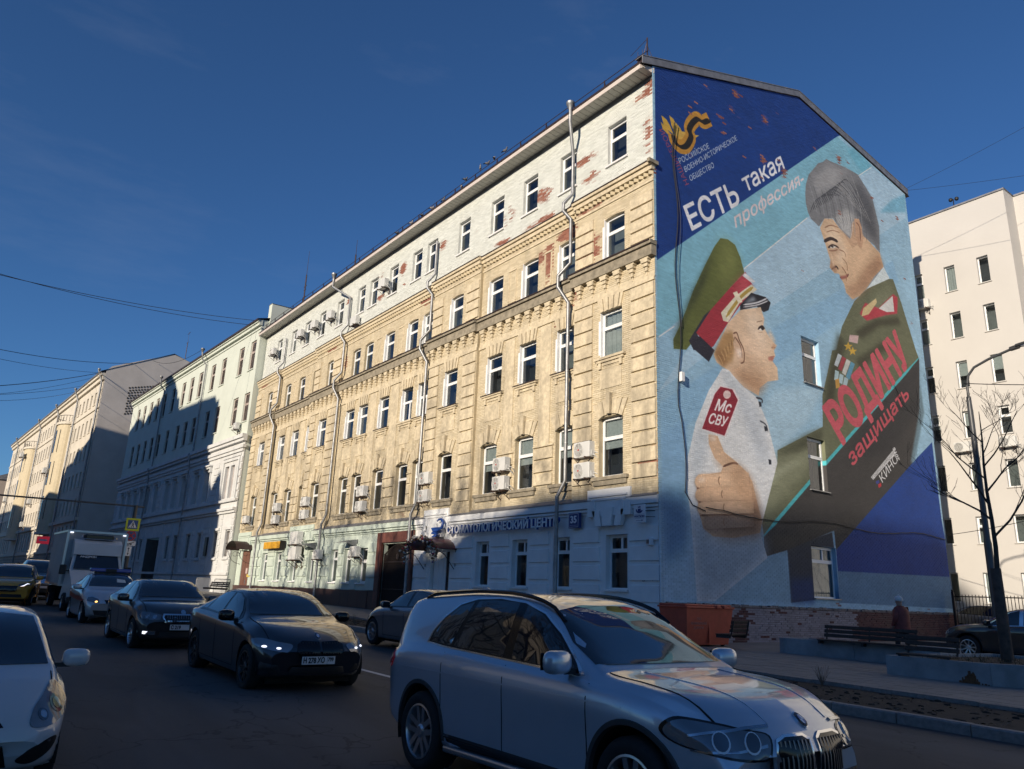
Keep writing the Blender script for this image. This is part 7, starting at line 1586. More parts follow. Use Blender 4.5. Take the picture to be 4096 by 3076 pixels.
# ---- parked cars on the right
BRN = paint('brown_black_paint', (0.028, 0.024, 0.023), .3, .4)
c = Car('parked_crossover', 'dark brown parked crossover behind the planter at the right edge', variant(SUVS, .93, .95, .90, lip=BLK, wheel='multi', R=.34, arch=.39, rim=.23), BRN, (10.0, 7.3, zr(8) + .145), math.pi); c.root.rotation_euler = (0, -.013, math.pi); c.cabin(); c.mirror(3.05, 1.08, BRN)
lamps(c, [(-.30, .78), (-.20, .70), (.10, .66), (.2, .68), (.15, .76), (-.25, .84)], .6, (4.2, .58), [(-.1, .74, .05, .03)], LAMPG, LENS)
c = Car('parked_dark_car', 'dark parked car with red tail lamp seen through the railings behind the gable corner', variant(SED, .95, .98, 1.12, wheel='plain'), GREY, (-1.3, 22.6, .30), 0); c.cabin()
for sd in 'lr': c.decal('tail_light', [(.04, .95), (.35, 1.0), (.32, 1.1), (.05, 1.1)], sd, REDL, .01, .05)
# ---- white box lorry
TW = mat('lorry_white', (0.52, 0.53, 0.53), .45, var=.10, scale=1.2, coat=.2); TWB = mat('lorry_box', (0.34, 0.345, 0.35), .6, var=.14, scale=.9)
tr_ = thing('box_lorry', 'white refrigerated box lorry standing behind the striped service car', 'lorry', (-22.4, -13.65, zr(-19)), 0); tr_.rotation_euler = (0, .013, -.01)
mb = MB(); mb.bevbox(0, 4.75, -1.05, 1.05, .95, 3.02, .02); bx = mb.obj('cargo_box', TWB, tr_)
mb = MB()
for z in (.95, 3.02): mb.box(-.01, 4.77, -1.07, -1.03, z - .04, z + .04); mb.box(-.01, 4.77, 1.03, 1.07, z - .04, z + .04); mb.box(4.73, 4.78, -1.07, 1.07, z - .04, z + .04)
for y in (-1.05, 1.05): mb.box(4.72, 4.78, y - .04, y + .04, .95, 3.02)
mb.obj('box_edging', ALU, bx)
mb = MB(); mb.prism([(4.78, 2.1), (5.45, 2.12), (5.35, 2.55), (4.95, 2.72), (4.78, 2.72)], 'y', -.84, .84); mb.obj('roof_fairing', TW, tr_)
mb = MB(); mb.bevbox(4.78, 5.05, -.52, .55, 2.70, 2.92, .06); cu_ = mb.obj('cooling_unit', BLK, tr_)
mb = MB(); mb.bevbox(5.03, 5.07, -.46, .5, 2.72, 2.90, .015); mb.obj('cooling_grille', GLB, cu_); mb = MB(); mb.tube([(5.07, -.6, 2.84), (5.1, -.62, 2.74), (5.1, .64, 2.74), (5.07, .62, 2.84)], .018, 5); mb.obj('grille_frame', CHR, cu_)
for y in (-.95, .95): mb = MB(); mb.bevbox(4.78, 4.81, y - .06, y + .06, 2.94, 2.99, .01); mb.obj('marker_lamp', DRL, bx)
cs = []; cabp = [(4.75, .45), (4.75, 2.08), (5.35, 2.13), (5.75, 1.55), (6.35, 1.28), (6.62, 1.05), (6.70, .75), (6.68, .42)]
mb = MB(); n = len(cabp)
for w_, sgn in ((.96, 1),):
    ys = [-.96, -.93, .93, .96]
    def tw(x, z, y): t = max(0, (z - 1.2) / .9); return y * (1 - .14 * t) * (1 - .12 * max(0, (x - 6.0) / .7))
    rows_ = [[(x, tw(x, z, y), z) for x, z in cabp] for y in np.linspace(-.97, .97, 13)]
    mb.grid(rows_); mb.add(rows_[0], [tuple(range(n))]); mb.add(rows_[-1], [tuple(range(n - 1, -1, -1))])
cabo = mb.obj('cab', TW, tr_, True, 30)
mb = MB(); mb.add([(5.77, -.80, 1.57), (5.77, .80, 1.57), (5.385, .72, 2.105), (5.385, -.72, 2.105)], [(0, 1, 2, 3)]); mb.xf(Matrix.Translation((.02, 0, .012))); ws_ = mb.obj('windscreen', CGLASS, tr_)
t = text_mb('АНДРОН', .13, .003, .003); t.xf(Matrix.Translation((5.47, -.60, 1.995)) @ Matrix.Rotation(math.pi / 2, 4, 'Z') @ Matrix.Rotation(-.62, 4, 'X') @ Matrix.Translation((0, 0, 0))); t.xf(Matrix.Translation((.06, 0, .02))); t.obj('windscreen_lettering', mat('decal_white', (.6, .6, .6), .6, var=0), ws_)
for sg in (1, -1):
    mb = MB(); mb.add([(4.9, sg * .945, 1.42), (5.72, sg * .945, 1.42), (5.40, sg * .862, 2.02), (4.9, sg * .862, 2.02)], [(0, 1, 2, 3)]); mb.xf(Matrix.Translation((0, sg * .012, 0))); mb.obj('side_window', CGLASS, tr_)
    mb = MB(); mb.bevbox(5.62, 5.72, sg * 1.02, sg * 1.24, 1.36, 1.72, .03); m_ = mb.obj('mirror', BLK, tr_); mb = MB(); mb.tube([(5.6, sg * .9, 1.5), (5.66, sg * 1.05, 1.5)], .02, 5); mb.obj('mirror_arm', BLK, m_)
    mb = MB(); mb.bevbox(6.55, 6.68, sg * .58, sg * .84, .78, .98, .03); mb.obj('headlight', LAMPG, tr_)
    for x in (1.4, 5.75):
        w = link('wheel', wheel_meshes(.35, .22, .22, 'plain', ALU)[0], tr_, (x, sg * .88, .35), (0, 0, 0 if sg > 0 else math.pi)); link('rim', wheel_meshes(.35, .22, .22, 'plain', ALU)[1], w)
mb = MB(); mb.box(6.66, 6.72, -.5, .5, .62, .92); mb.obj('grille', GLB, tr_); mb = MB(); mb.bevbox(6.6, 6.78, -.95, .95, .34, .58, .04); mb.obj('bumper', BLK, tr_)
mb = MB(); mb.box(.1, 6.3, -.42, .42, .5, .92); mb.obj('chassis', GAPM, tr_); mb = MB(); mb.box(.6, 1.0, -1.0, 1.0, .35, .85); mb.obj('mudguard', BLK, tr_)
# ---------------- drainpipes ----------------
def drain(label, pts, r=.075, funnel=True, seg=True):
    base = pts[-1]; t = thing('drainpipe', label, 'drainpipe', base, 0, 'drainpipes on the brick facade')
    P = [Vector(p) - Vector(base) for p in pts]; mb = MB(); mb.tube(P, r, 10); mb.obj('pipe', ZINC, t, True, 40)
    if funnel: mb = MB(); c = P[0]; mb.lathe([(r, -.05), (r + .01, .0), (.17, .22), (.185, .24), (.185, .34), (.16, .34), (.15, .25)], 14, 'z', tuple(c), caps=False); mb.obj('funnel', ZINC, t, True, 40)
    j = MB(); j.lathe([(r + .001, -.02), (r + .012, -.015), (r + .012, .015), (r + .001, .02)], 10, 'z', caps=False); jm = j.mesh('pipe_joint', ZINC)
    for a, b in zip(P[:-1], P[1:]):
        L = (b - a).length
        if abs((b - a).normalized().z) > .98 and L > 1.5:
            n = int(L / 1.25)
            for i in range(1, n): q = a + (b - a) * i / n; link('pipe_joint', jm, t, q)
    return t
ye = -.80
def pipe_x(x, label, zbase, jog=0.0, funnel=True, foot=.3):
    y1 = -.17
    up = [(x + jog * 1.0 - .02, ye, 21.62), (x + jog - .02, ye, 21.0), (x, y1, 19.9)] if funnel else [(x, y1, 19.95)]
    mid = [(x, y1, 18.0), (x - .25, y1 - .28, 17.55), (x - .25, y1 - .28, 17.2), (x + .05, y1 - .10, 16.75), (x + .05, y1 - .1, 14.75), (x - .4, y1 - .36, 14.25), (x - .4, y1 - .36, 13.75), (x, y1 - .12, 13.0), (x, y1 - .12, 5.75), (x - .3, y1 - .25, 5.15), (x - .3, y1 - .25, zbase + .5), (x - .3, y1 - .3, zbase + .35), (x - .3, y1 - .6, zbase + .2)]
    return drain(label, up + mid, funnel=funnel)
pipe_x(-4.55, 'zinc drainpipe nearest the mural corner with funnel under the eave', .2, .5)
pipe_x(-15.65, 'zinc drainpipe beside the courtyard gate with open top below the eave', .4, 0, False)
pipe_x(-26.45, 'zinc drainpipe with sideways elbow near the middle of the pale green ground floor', .55, -1.6)
pipe_x(-37.75, 'dark zinc drainpipe next to the orange banner near the far end of the brick facade', .65, 0, False)
for s_, lab in ((-13.05, 'straight drainpipe on the mint building nearest its sunlit bay'), (-26.88, 'straight drainpipe left of the gateway on the mint building')):
    x, y = -42.9 + s_, -.6 + .04 * s_; drain(lab, [(x, y - .7, 22.8), (x, y - .6, 22.1), (x, y - .16, 21.6), (x, y - .16, 13.2), (x, y - .5, 12.9), (x, y - .3, 11.8), (x, y - .3, 7.4), (x, y - .35, .8)], .07)
for s_, lab in ((-.4, 'bright drainpipe at the gable corner of the tall beige house'), (-15.0, 'drainpipe between gable and first round bay of the beige house'), (-29.5, 'drainpipe left of the first round bay of the beige house'), (-45.5, 'drainpipe right of the far round bay of the beige house'), (-71.0, 'drainpipe at the far end of the beige house')):
    x, y = -91.9 + s_, -4.9 + .05 * s_; drain(lab, [(x, y - .8, 27.9), (x, y - .25, 26.6), (x, y - .25, 2.0)], .12)
# ---------------- air conditioners ----------------
ACW = mat('ac_casing', (0.60, 0.60, 0.58), .45, var=.05); ACG = mat('ac_grille', (0.16, 0.155, 0.15), .5, var=.1); RUST = mat('rusty_bracket', (0.09, 0.055, 0.04), .8, var=.4, scale=15)
a_ = MB(); a_.bevbox(-.41, .41, -.30, 0, 0, .56, .02); acb = a_.mesh('casing', ACW)
g_ = MB()
for r in (.05, .09, .13, .17, .21, .235): g_.lathe([(r, -.306), (r + .010, -.318), (r + .02, -.306)], 20, 'y', (-.15, 0, .28), caps=False)
for k in range(8): w = k * math.pi / 4; g_.tube([(-.15 + .03 * math.cos(w), -.312, .28 + .03 * math.sin(w)), (-.15 + .235 * math.cos(w), -.312, .28 + .235 * math.sin(w))], .006, 3)
acg = g_.mesh('fan_grille', ACW)
d_ = MB(); d_.lathe([(0, -.302), (.245, -.302), (.245, -.298), (0, -.298)], 20, 'y', (-.15, 0, .28)); acd = d_.mesh('fan_opening', ACG)
b_ = MB()
x = 0; b_.box(x - .02, x + .02, -.42, .15, -.05, 0); b_.box(x - .02, x + .02, .10, .15, -.4, 0); b_.tube([(x, -.38, -.04), (x, .12, -.36)], .014, 4)
acbr = b_.mesh('bracket', RUST)
p_ = MB(); p_.box(.412, .44, -.22, -.06, .06, .24); p_.tube([(.43, -.14, .1), (.5, -.12, .05), (.52, .05, -.1), (.45, .14, -.2)], .018, 5); p_.tube([(.43, -.1, .2), (.56, -.06, .14), (.55, .1, .0), (.42, .14, -.1)], .014, 5); acp = p_.mesh('pipe_cover', ACW)
rd_ = MB(); rd_.lathe([(0, -.322), (.035, -.322), (.035, -.316), (0, -.316)], 10, 'y', (-.15, 0, .28)); acr = rd_.mesh('red_mark', mat('red_mark', (.45, .05, .04), .5, var=0))
acl_ = [lambda: None]
def ac(x, z, label, y=-.12, s=1.0, grille=True, mark=False, rz=0, group='air conditioners on the facades'):
    x = 16.89 + (x - 16.89) * .976; z = 1.5 + (z - 1.5) * .976
    t = thing('air_conditioner', label, 'air conditioner', (x, y, z - .28 * s), rz, group); t.scale = (s,) * 3
    for xb in (-.28, .28): link('bracket', acbr, t, (xb, 0, 0))
    for me in (acb, acp) + ((acd, acg) if grille else ()) + ((acr,) if mark else ()): link(me.name.split('.')[0], me, t)
    return t
for x, z, lab in ((-41.55, 19.82, 'air conditioner left of the last top floor window on the white storey'), (-35.85, 19.9, 'air conditioner over the second top floor window from the far end'), (-33.22, 19.91, 'air conditioner over the third top floor window from the far end'), (-30.37, 19.84, 'air conditioner over the fourth top floor window from the far end'), (-26.21, 18.28, 'air conditioner on the white storey directly over a drainpipe elbow'), (-22.53, 19.71, 'air conditioner on the white storey nearest the mural')):
    ac(x, z, lab, s=1.0, grille=x < -40)
for x, zs_, lab in ((-4.0, (6.92, 6.12), 'beside the drainpipe nearest the mural'), (-9.34, (6.95, 6.13), 'on the third window from the mural'), (-15.7, (6.96, 6.08), 'beside the gate drainpipe'), (-22.83, (6.9, 6.03), 'left of the gate above the pale green cornice'), (-31.15, (6.9, 6.05), 'in the stained bay above the pale green pediment'), (-36.35, (6.86, 6.0), 'right of the far drainpipe')):
    for z, w in zip(zs_, ('upper', 'lower')): ac(x, z, '%s air conditioner of the pair %s' % (w, lab), mark=x > -16, s=1.05)
ac(-42.8, 6.34, 'single air conditioner at the far lower corner of the brick facade'); ac(-22.87, 3.5, 'air conditioner over the middle ground floor window left of the gate', y=-.2); ac(-28.0, 3.43, 'air conditioner on the green ground floor right of the stacked grey pair', y=-.2)
for z, w in ((4.52, 'upper'), (3.55, 'lower')): ac(-31.35, z, '%s big grey air conditioner beside the orange banner' % w, y=-.3, s=1.45, grille=False)
ac(-46.2, 14.2, 'air conditioner under a shuttered window of the mint building', y=-.85); 
def ac_at(x, y, z, lab, s=1.0): t = ac(0, 0, lab, s=s); t.location = (x, y, z); return t
ac_at(-2.0, 25.9, 19.0, 'air conditioner under a top window of the white apartment block'); ac_at(-.75, 25.9, 10.1, 'dark fan air conditioner behind the lamp post on the white block'); ac_at(1.5, 25.9, 10.1, 'air conditioner under the right hand window of the white block')
for s_, z, lab in ((-21.5, 16.2, 'air conditioner on the first round bay of the beige house'), (-30.0, 12.2, 'upper air conditioner left of the first bay of the beige house'), (-33, 8.8, 'lower air conditioner of the beige house above the base'), (-50, 21.8, 'air conditioner near the far bay balcony of the beige house'), (-60, 14.5, 'air conditioner at the far part of the beige house')): ac_at(-91.9 + s_, -6.4 + .05 * s_, z, lab, 1.4)
# ---------------- signs on the clinic ----------------
BLUE = mat('sign_blue', (0.02, 0.07, 0.30), .4, var=.05); WHT = mat('sign_white', (0.72, 0.72, 0.74), .5, var=.03); DBL = mat('plate_blue', (0.025, 0.045, 0.17), .4, var=.05)
sg_ = thing('clinic_lettering', 'raised white and blue letters of the dental clinic sign over the ground floor windows', 'sign', (-12.6, -.34, 4.06))
word = 'СТОМАТОЛОГИЧЕСКИЙ ЦЕНТР'; tw_ = text_mb(word, .46, .02, .012); X = [v[0] for v in tw_.v]; sxx = 7.8 / (max(X) - min(X)); adv = 0.0
for i, ch in enumerate(word):
    pre = text_mb(word[:i + 1] + '.', .46, .01, .012); pw = max(v[0] for v in pre.v)
    dot = .0
    if ch == ' ': continue
    lt = text_mb(ch, .46, .11, .012); w = max(v[0] for v in lt.v); lx = [v[0] for v in lt.v]
    full = text_mb(word[:i + 1], .46, .01, .012); x1 = max(v[0] for v in full.v); x0 = x1 - (max(lx))
    lt.v = [((a + x0) * sxx, b, c) for a, b, c in lt.v]; o = lt.obj('letter', BLUE, sg_)
    ft = text_mb(ch, .46, .012, .014); ft.v = [((a + x0) * sxx, b - .062, c) for a, b, c in ft.v]; ft.obj('letter_face', WHT, o)
mb = MB(); mb.box(0, 7.8, .07, .10, .05, .09); mb.box(0, 7.8, .07, .10, .26, .30); mb.obj('sign_rail', WHT, sg_)
em = thing('clinic_emblem', 'blue cup and snake emblem left of the clinic lettering', 'emblem', (-13.45, -.42, 3.96))
mb = MB(); mb.prism([(-.42, .42), (.28, .42), (.20, .25), (.02, .17), (.02, .08), (.2, .02), (-.25, .02), (-.1, .08), (-.1, .17), (-.3, .28)], 'y', -.04, .04); mb.obj('cup', BLUE, em)
mb = MB(); mb.tube([(-.28, -.03, .0), (.12, -.08, .02), (.22, -.06, .12), (-.2, -.08, .16), (-.15, -.06, .25), (.25, -.05, .26), (.52, 0, .42), (.58, 0, .62), (.42, 0, .78), (.2, 0, .78), (.06, 0, .70)], [.03, .05, .055, .055, .055, .06, .065, .065, .06, .05, .03], 8); mb.obj('snake', BLUE, em, True, 80)
pl = thing('house_number_plate', 'dark blue house number plate reading 35 beside the drainpipe', 'house number', (-4.0, -.30, 4.0))
mb = MB(); mb.bevbox(-.29, .29, -.02, .12, -.06, .50, .015); mb.obj('plate', DBL, pl)
mb = MB(); w_ = .012
for q in ((-.26, .26, .455, .467), (-.26, .26, -.03, -.018), (-.26, -.248, -.03, .467), (.248, .26, -.03, .467)): mb.box(q[0], q[1], -.026, -.018, q[2], q[3])
mb.obj('plate_border', WHT, pl); t = text_mb('35', .36, .008, .012, 'CENTER'); t.xf(Matrix.Translation((0, -.024, .13))); t.obj('numeral', WHT, pl); mb = MB(); mb.box(-.2, .2, -.026, -.02, .03, .05); mb.obj('street_line', mat('pale_blue_line', (.25, .28, .42), .5, var=.6, scale=90), pl)
wt = thing('hotel_sign', 'small white board with dark crest and arrow at the corner of the clinic wall', 'sign', (-.65, -.36, 3.97))
mb = MB(); mb.bevbox(-.26, .26, -.02, .03, 0, .60, .008); mb.obj('board', WHT, wt)
mb = MB()
for k in range(8): a = k * math.pi / 8 + math.pi; mb.ball((.13 * math.cos(a) * (1 if k < 9 else 1), -.025, .42 + .09 * math.sin(a)), (.03, .006, .03), 6, 4)
mb.prism([(-.07, .36), (0, .31), (.07, .36), (.06, .46), (-.06, .46)], 'y', -.03, -.02); mb.prism([(-.05, .49), (.05, .49), (.07, .54), (.03, .52), (0, .55), (-.03, .52), (-.07, .54)], 'y', -.03, -.02); mb.obj('crest', DBL, wt)
t = text_mb('WATSON', .105, .006, .003, 'CENTER'); t.xf(Matrix.Translation((0, -.024, .17))); t.obj('lettering', DBL, wt); mb = MB(); mb.box(-.15, .1, -.026, -.02, .065, .075); mb.prism([(.1, .045), (.17, .07), (.1, .095)], 'y', -.026, -.02); mb.box(-.22, .22, -.026, -.02, .14, .147); mb.box(-.22, .22, -.026, -.02, .27, .277); mb.obj('arrow', DBL, wt)
mb = MB(); mb.tube([(.26, 0, .38), (.5, .2, .38)], .012, 5); mb.tube([(.26, 0, .18), (.5, .2, .18)], .012, 5); mb.obj('sign_bracket', BLK, wt)
sl_ = thing('wall_lamp', 'small white floodlight on the clinic wall below the crest board', 'lamp', (-.35, -.2, 3.35)); mb = MB(); mb.bevbox(-.09, .09, -.12, .08, -.12, .12, .02); mb.obj('housing', WHT, sl_); mb = MB(); mb.box(-.06, .06, -.125, -.12, -.08, .06); mb.obj('lens', LENS, sl_)
gf = MB(); rg = random.Random(11)
for cx_ in (-.95, -.72, -.5, -.30):
    p = [(cx_ + rg.uniform(-.09, .09), -.115, 2.22 + rg.uniform(-.14, .14)) for _ in range(6)]; gf.tube(p, .010, 4)
o = gf.obj('graffiti', mat('graffiti_black', (.02, .02, .025), .7, var=0)); tag(o, 'black scrawled graffiti on the white wall near the mural corner', 'graffiti')
# canopy with flowers
cn = thing('flower_canopy', 'rounded dark red canopy hung with artificial flowers over the clinic entrance', 'canopy', (-13.5, -.05, 3.35)); mb = MB(); N = 12
arcs = [(1.35 * math.cos(math.pi * i / N), .52 * math.sin(math.pi * i / N)) for i in range(N + 1)]
mb.grid([[(a, -1.15, b) for a, b in arcs], [(a, 0, b + .03) for a, b in arcs]]); mb.grid([[(a * .97, -1.15, b * .95) for a, b in arcs[::-1]], [(a * .97, 0, b * .95) for a, b in arcs[::-1]]]); mb.obj('canopy_sheet', mat('canopy_red', (0.11, 0.028, 0.032), .3, var=.6, scale=2.5), cn, True, 60)
mb = MB(); mb.tube([(a, -1.15, b) for a, b in arcs], .025, 5); mb.tube([(a, -.03, b) for a, b in arcs], .025, 5)
for x in (-1.3, 1.3): mb.tube([(x, -1.1, .0), (x, -.6, -.25), (x, -.03, -.9)], .018, 5); mb.tube([(x, -.03, .1), (x, -.03, -1.0)], .018, 5)
mb.obj('canopy_frame', DI, cn)
cols_ = [mat('flower_white', (.55, .52, .47), .8, var=.15), mat('flower_brown', (.16, .10, .06), .9, var=.4, scale=30), mat('flower_red', (.28, .03, .05), .8, var=.2), mat('flower_violet', (.12, .09, .24), .8, var=.2)]
for ci, n in ((0, 90), (1, 110), (2, 30), (3, 24)):
    mb = MB()
    for _ in range(n):
        t_ = rg.uniform(0, math.pi); x = 1.38 * math.cos(t_); z = .5 * math.sin(t_) + rg.gauss(0, .06); z -= (abs(x) / 1.4) ** 3 * rg.uniform(0, .75)
        r = rg.uniform(.03, .07); mb.ball((x + rg.gauss(0, .05), -1.15 + rg.gauss(0, .09), z), (r, r, r * .8), 6, 4)
    mb.obj('flowers', cols_[ci], cn)['kind'] = 'stuff'
# left entrance canopy
lc = thing('entrance_canopy', 'brown barrel shaped canopy on iron scroll brackets over the brown door', 'canopy', (-40.9, -.05, 3.95)); mb = MB()
arcs = [(1.25 * math.cos(math.pi * i / N), .62 * math.sin(math.pi * i / N)) for i in range(N + 1)]
mb.grid([[(a, -1.2, b) for a, b in arcs], [(a, 0, b) for a, b in arcs]]); mb.grid([[(a * .97, -1.2, b * .95) for a, b in arcs[::-1]], [(a * .97, 0, b * .95) for a, b in arcs[::-1]]]); mb.obj('canopy_sheet', BROWN, lc, True, 60)
mb = MB()
for x in (-1.2, 1.2):
    mb.tube([(x, -1.15, 0), (x, 0, 0)], .02, 5); mb.tube([(x, -1.1 + .0 * k, 0) if k == 0 else (x, -1.0 * math.cos(k * .26), -1.0 * math.sin(k * .26)) for k in range(7)], .016, 5)
    for c_, r in ((-.45, .18), (-.25, .12)): mb.tube([(x, c_ + r * math.cos(a), -.28 + r * math.sin(a)) for a in np.linspace(0, 5.6, 14)], .012, 4)
mb.obj('scroll_bracket', DI, lc)
ob = thing('banner_box', 'faded orange banner in a dark metal frame over the green ground floor', 'banner', (-34.6, -.42, 3.9))
mb = MB(); mb.bevbox(-1.6, 1.45, -.06, .05, .0, .46, .02); mb.obj('banner', mat('orange_sheet', (.56, .29, .02), .7, var=.3, scale=2.2, bump=.4, bscale=6), ob); mb = MB()
for k in range(22): mb.box(-1.5 + k * .145, -1.485 + k * .145, -.05, -.03, -.10, .0)
mb.box(-1.55, 1.65, -.05, -.03, -.11, -.09); mb.box(1.5, 1.52, -.05, .3, -.1, .5); mb.box(1.62, 1.64, -.05, .3, -.1, .5); mb.box(1.5, 1.64, -.05, -.03, .45, .47); mb.obj('frame', DI, ob)
for x, lab in ((-28.6, 'small sheet metal canopy beside the middle drainpipe'), (-22.9, 'small sheet metal canopy above an air conditioner left of the gate')):
    t = thing('metal_awning', lab, 'awning', (x, -.1, 4.02)); mb = MB(); mb.add([(-.7, 0, .12), (.7, 0, .12), (.7, -.75, -.08), (-.7, -.75, -.08)], [(0, 1, 2, 3)]); mb.add([(.68, 0, .12), (.68, -.75, -.08), (.68, 0, -.3)], [(0, 1, 2)]); mb.obj('sheet', TIN, t)
# ---------------- roof things, pigeons, wires ----------------
PG = [mat('pigeon_grey', (0.10, 0.105, 0.12), .8, var=.3, scale=25), mat('pigeon_pale', (0.22, 0.21, 0.21), .8, var=.3, scale=25)]
def pigeon_mesh(m):
    mb = MB(); prof = []
    mb.ball((0, 0, .13), (.12, .062, .07), 10, 7); mb.ball((.085, 0, .20), (.05, .042, .075), 8, 6); mb.ball((.115, 0, .275), (.036, .031, .034), 8, 6)
    mb.add([(-.08, -.035, .12), (-.08, .035, .12), (-.21, .03, .075), (-.21, -.03, .075), (-.08, -.03, .09), (-.08, .03, .09)], [(0, 1, 2, 3), (4, 3, 2, 5)]); mb.add([(.145, -.008, .275), (.145, .008, .275), (.178, 0, .262)], [(0, 1, 2)])
    mb.tube([(.01, .02, .08), (.015, .02, .0)], .006, 4); mb.tube([(.01, -.02, .08), (.015, -.02, 0)], .006, 4); return mb.mesh('pigeon', m, True, 60)
pgm = [pigeon_mesh(m) for m in PG]
for i, (x, z, a) in enumerate(((-9.4, 22.31, .4), (-10.3, 22.31, 2.2), (-10.9, 22.31, 1.0), (-11.5, 22.31, -.6), (-12.9, 22.31, 1.5), (-13.2, 22.0, 2.8), (-15.0, 22.0, .2), (-16.2, 22.0, 1.2), (-17.3, 22.0, 2.0), (-18.5, 22.0, .5), (-20.2, 22.0, 1.8))):
    o = link('pigeon', pgm[i % 2], None, (x, -.36, z), (0, 0, a)); od = ('first', 'second', 'third', 'fourth', 'fifth', 'sixth', 'seventh', 'eighth', 'ninth', 'tenth', 'eleventh')[i]; tag(o, '%s pigeon on the eave rail, %s of the row from the mural' % (('dark grey', 'paler grey')[i % 2], od), 'pigeon', 'pigeons on the eave rail')
def mast(name, loc, h, label, arms=()):
    mb = MB(); mb.tube([(0, 0, 0), (0, 0, h * .6), (0, 0, h * .62), (0, 0, h)], [.05, .05, .018, .012], 6)
    for z, w in arms: mb.box(-w, w, -.015, .015, z - .03, z + .03)
    o = mb.obj(name, BROWN); o.location = loc; return tag(o, label, 'antenna')
mast('roof_mast', (-36.6, .4, 21.9), 5.2, 'tall thin brown mast at the far end of the brick building roof', ((1.3, .25), (1.9, .2), (2.2, .25))); mast('roof_mast', (-27.6, .4, 21.9), 2.8, 'short thin rod on the brick building eave above the middle drainpipe')
mast('roof_antenna', (-91.9, 4.5, 31.8), 4.0, 'dark antenna with crosspieces on the beige house ridge', ((2.4, .5), (3.8, .7)))
va = thing('roof_vent', 'zinc vent pipe with small camera mast on the white block roof edge', 'vent', (-.75, 28.5, 24.8)); mb = MB(); mb.lathe([(.22, 0), (.22, .8), (.34, .85), (.34, .95), (.1, 1.0)], 12); mb.obj('pipe', ZINC, va); mb = MB(); mb.tube([(.2, 0, .4), (.2, 0, 2.0)], .03, 5); mb.ball((.05, 0, 2.0), .13, 8, 6); mb.ball((.4, 0, 1.95), .13, 8, 6); mb.obj('camera_mast', BLK, va)
WIRE = mat('black_wire', (0.015, 0.015, 0.018), .6, var=0)
def wire(a, b, sag, r, lab, n=18):
    a, b = Vector(a), Vector(b); mb = MB(); mb.tube([a + (b - a) * t - Vector((0, 0, sag * 4 * t * (1 - t))) for t in np.linspace(0, 1, n)], r, 4); o = mb.obj('overhead_wire', WIRE); tag(o, lab, 'wire', 'overhead wires across the street')
def ext(a, m, k=1.35): return tuple(a[i] + (m[i] - a[i]) * k for i in range(3))
C3 = (-91.9, -5.6, 27.6)
wire(C3, ext(C3, (-70, -17.26, 22.81), 2.0), .9, .02, 'upper thin wire from the eave corner of the beige house'); wire(C3, ext(C3, (-70, -16.74, 20.03), 2.0), .8, .036, 'thick black wire from the eave corner of the beige house'); wire((-92, -5.6, 27.2), ext(C3, (-70, -16.73, 19.8), 2.0), 1.2, .018, 'thin wire hanging just under the thick wire')
wire((-97, -5.8, 27.0), ext((-97, -5.8, 27.0), (-70, -16.58, 19.17), 1.9), .8, .02, 'wire left of the beige house corner, upper of two'); wire((-100, -6.0, 26.8), ext((-100, -6.0, 26.8), (-70, -16.54, 18.95), 1.9), 1.2, .018, 'wire left of the beige house corner, lower of two')
wire((-91.9, -2, 29.7), ext((-91.9, -2, 29.7), (-70, -17.53, 24.24), 1.8), 1.4, .03, 'thin wire from the gable slope of the beige house'); wire((-58, -1.4, 23.6), ext((-91.9, .5, 30.6), (-91.9, .5, 30.6)), .8, .025, 'thin wire between the mint roof and the beige gable')
wire((-44.6, -.9, 22.7), ext((-44.6, -.9, 22.7), (-42, -19.05, 22.2), 1.6), 1.1, .02, 'long black wire from the mint roof to the upper left'); wire((-43.8, -.9, 22.9), ext((-43.8, -.9, 22.9), (-38, -19.0, 20.6), 1.6), .9, .02, 'faint thin wire above the mint roof at left')
wire((-3.44, 20.5, 23.9), (14, 21.5, 27.5), .5, .009, 'thin wire rising right from the mural gable'); wire((-.06, 20.7, 24.2), (18, 24, 21.5), .4, .009, 'thin wire dropping right from the gable eave'); wire((.2, 20.3, 5.1), (14, 10, 6.6), .4, .014, 'black cable from the mural wall past the bare tree'); wire((6.3, 8.6, 9.2), (18, 6, 7.2), .35, .014, 'cable from the lamp post towards the right edge')
# ---------------- traffic signs ----------------
SGY = mat('sign_yellow', (0.50, 0.55, 0.02), .5, var=.03); SGB = mat('sign_deep_blue', (0.02, 0.07, 0.24), .5, var=.03); SGR = mat('sign_red', (0.42, 0.03, 0.04), .5, var=.03); SGK = mat('sign_black', (0.012, 0.012, 0.014), .6, var=0); POLE = mat('painted_pole', (0.06, 0.062, 0.065), .5, .2, var=.15)
tp = thing('sign_pole', 'dark pole with long arm carrying the pedestrian crossing sign beyond the lorry', 'sign post', (-45, -7.35, .65)); mb = MB(); mb.tube([(0, 0, 0), (0, 0, 6.2)], .13, 10); mb.obj('pole', POLE, tp); mb = MB(); mb.tube([(0, .6, 6.1), (0, -.2, 6.13), (0, -9.5, 6.05)], .06, 6); mb.obj('arm', POLE, tp)
def board(name, label, z, cat='sign', y=0.0): return thing(name, label, cat, (-44.82, -7.4 + y, z))
s1 = board('crossing_sign', 'square blue pedestrian crossing sign with bright yellow border', 5.42); mb = MB(); mb.bevbox(-.02, .02, -.48, .48, -.46, .46, .015); mb.obj('border', SGY, s1); mb = MB(); mb.box(.02, .03, -.34, .34, -.32, .32); mb.obj('field', SGB, s1)
mb = MB(); mb.prism([(-.29, -.24), (.29, -.24), (0, .28)], 'x', .03, .036); mb.obj('triangle', WHT, s1); mb = MB()
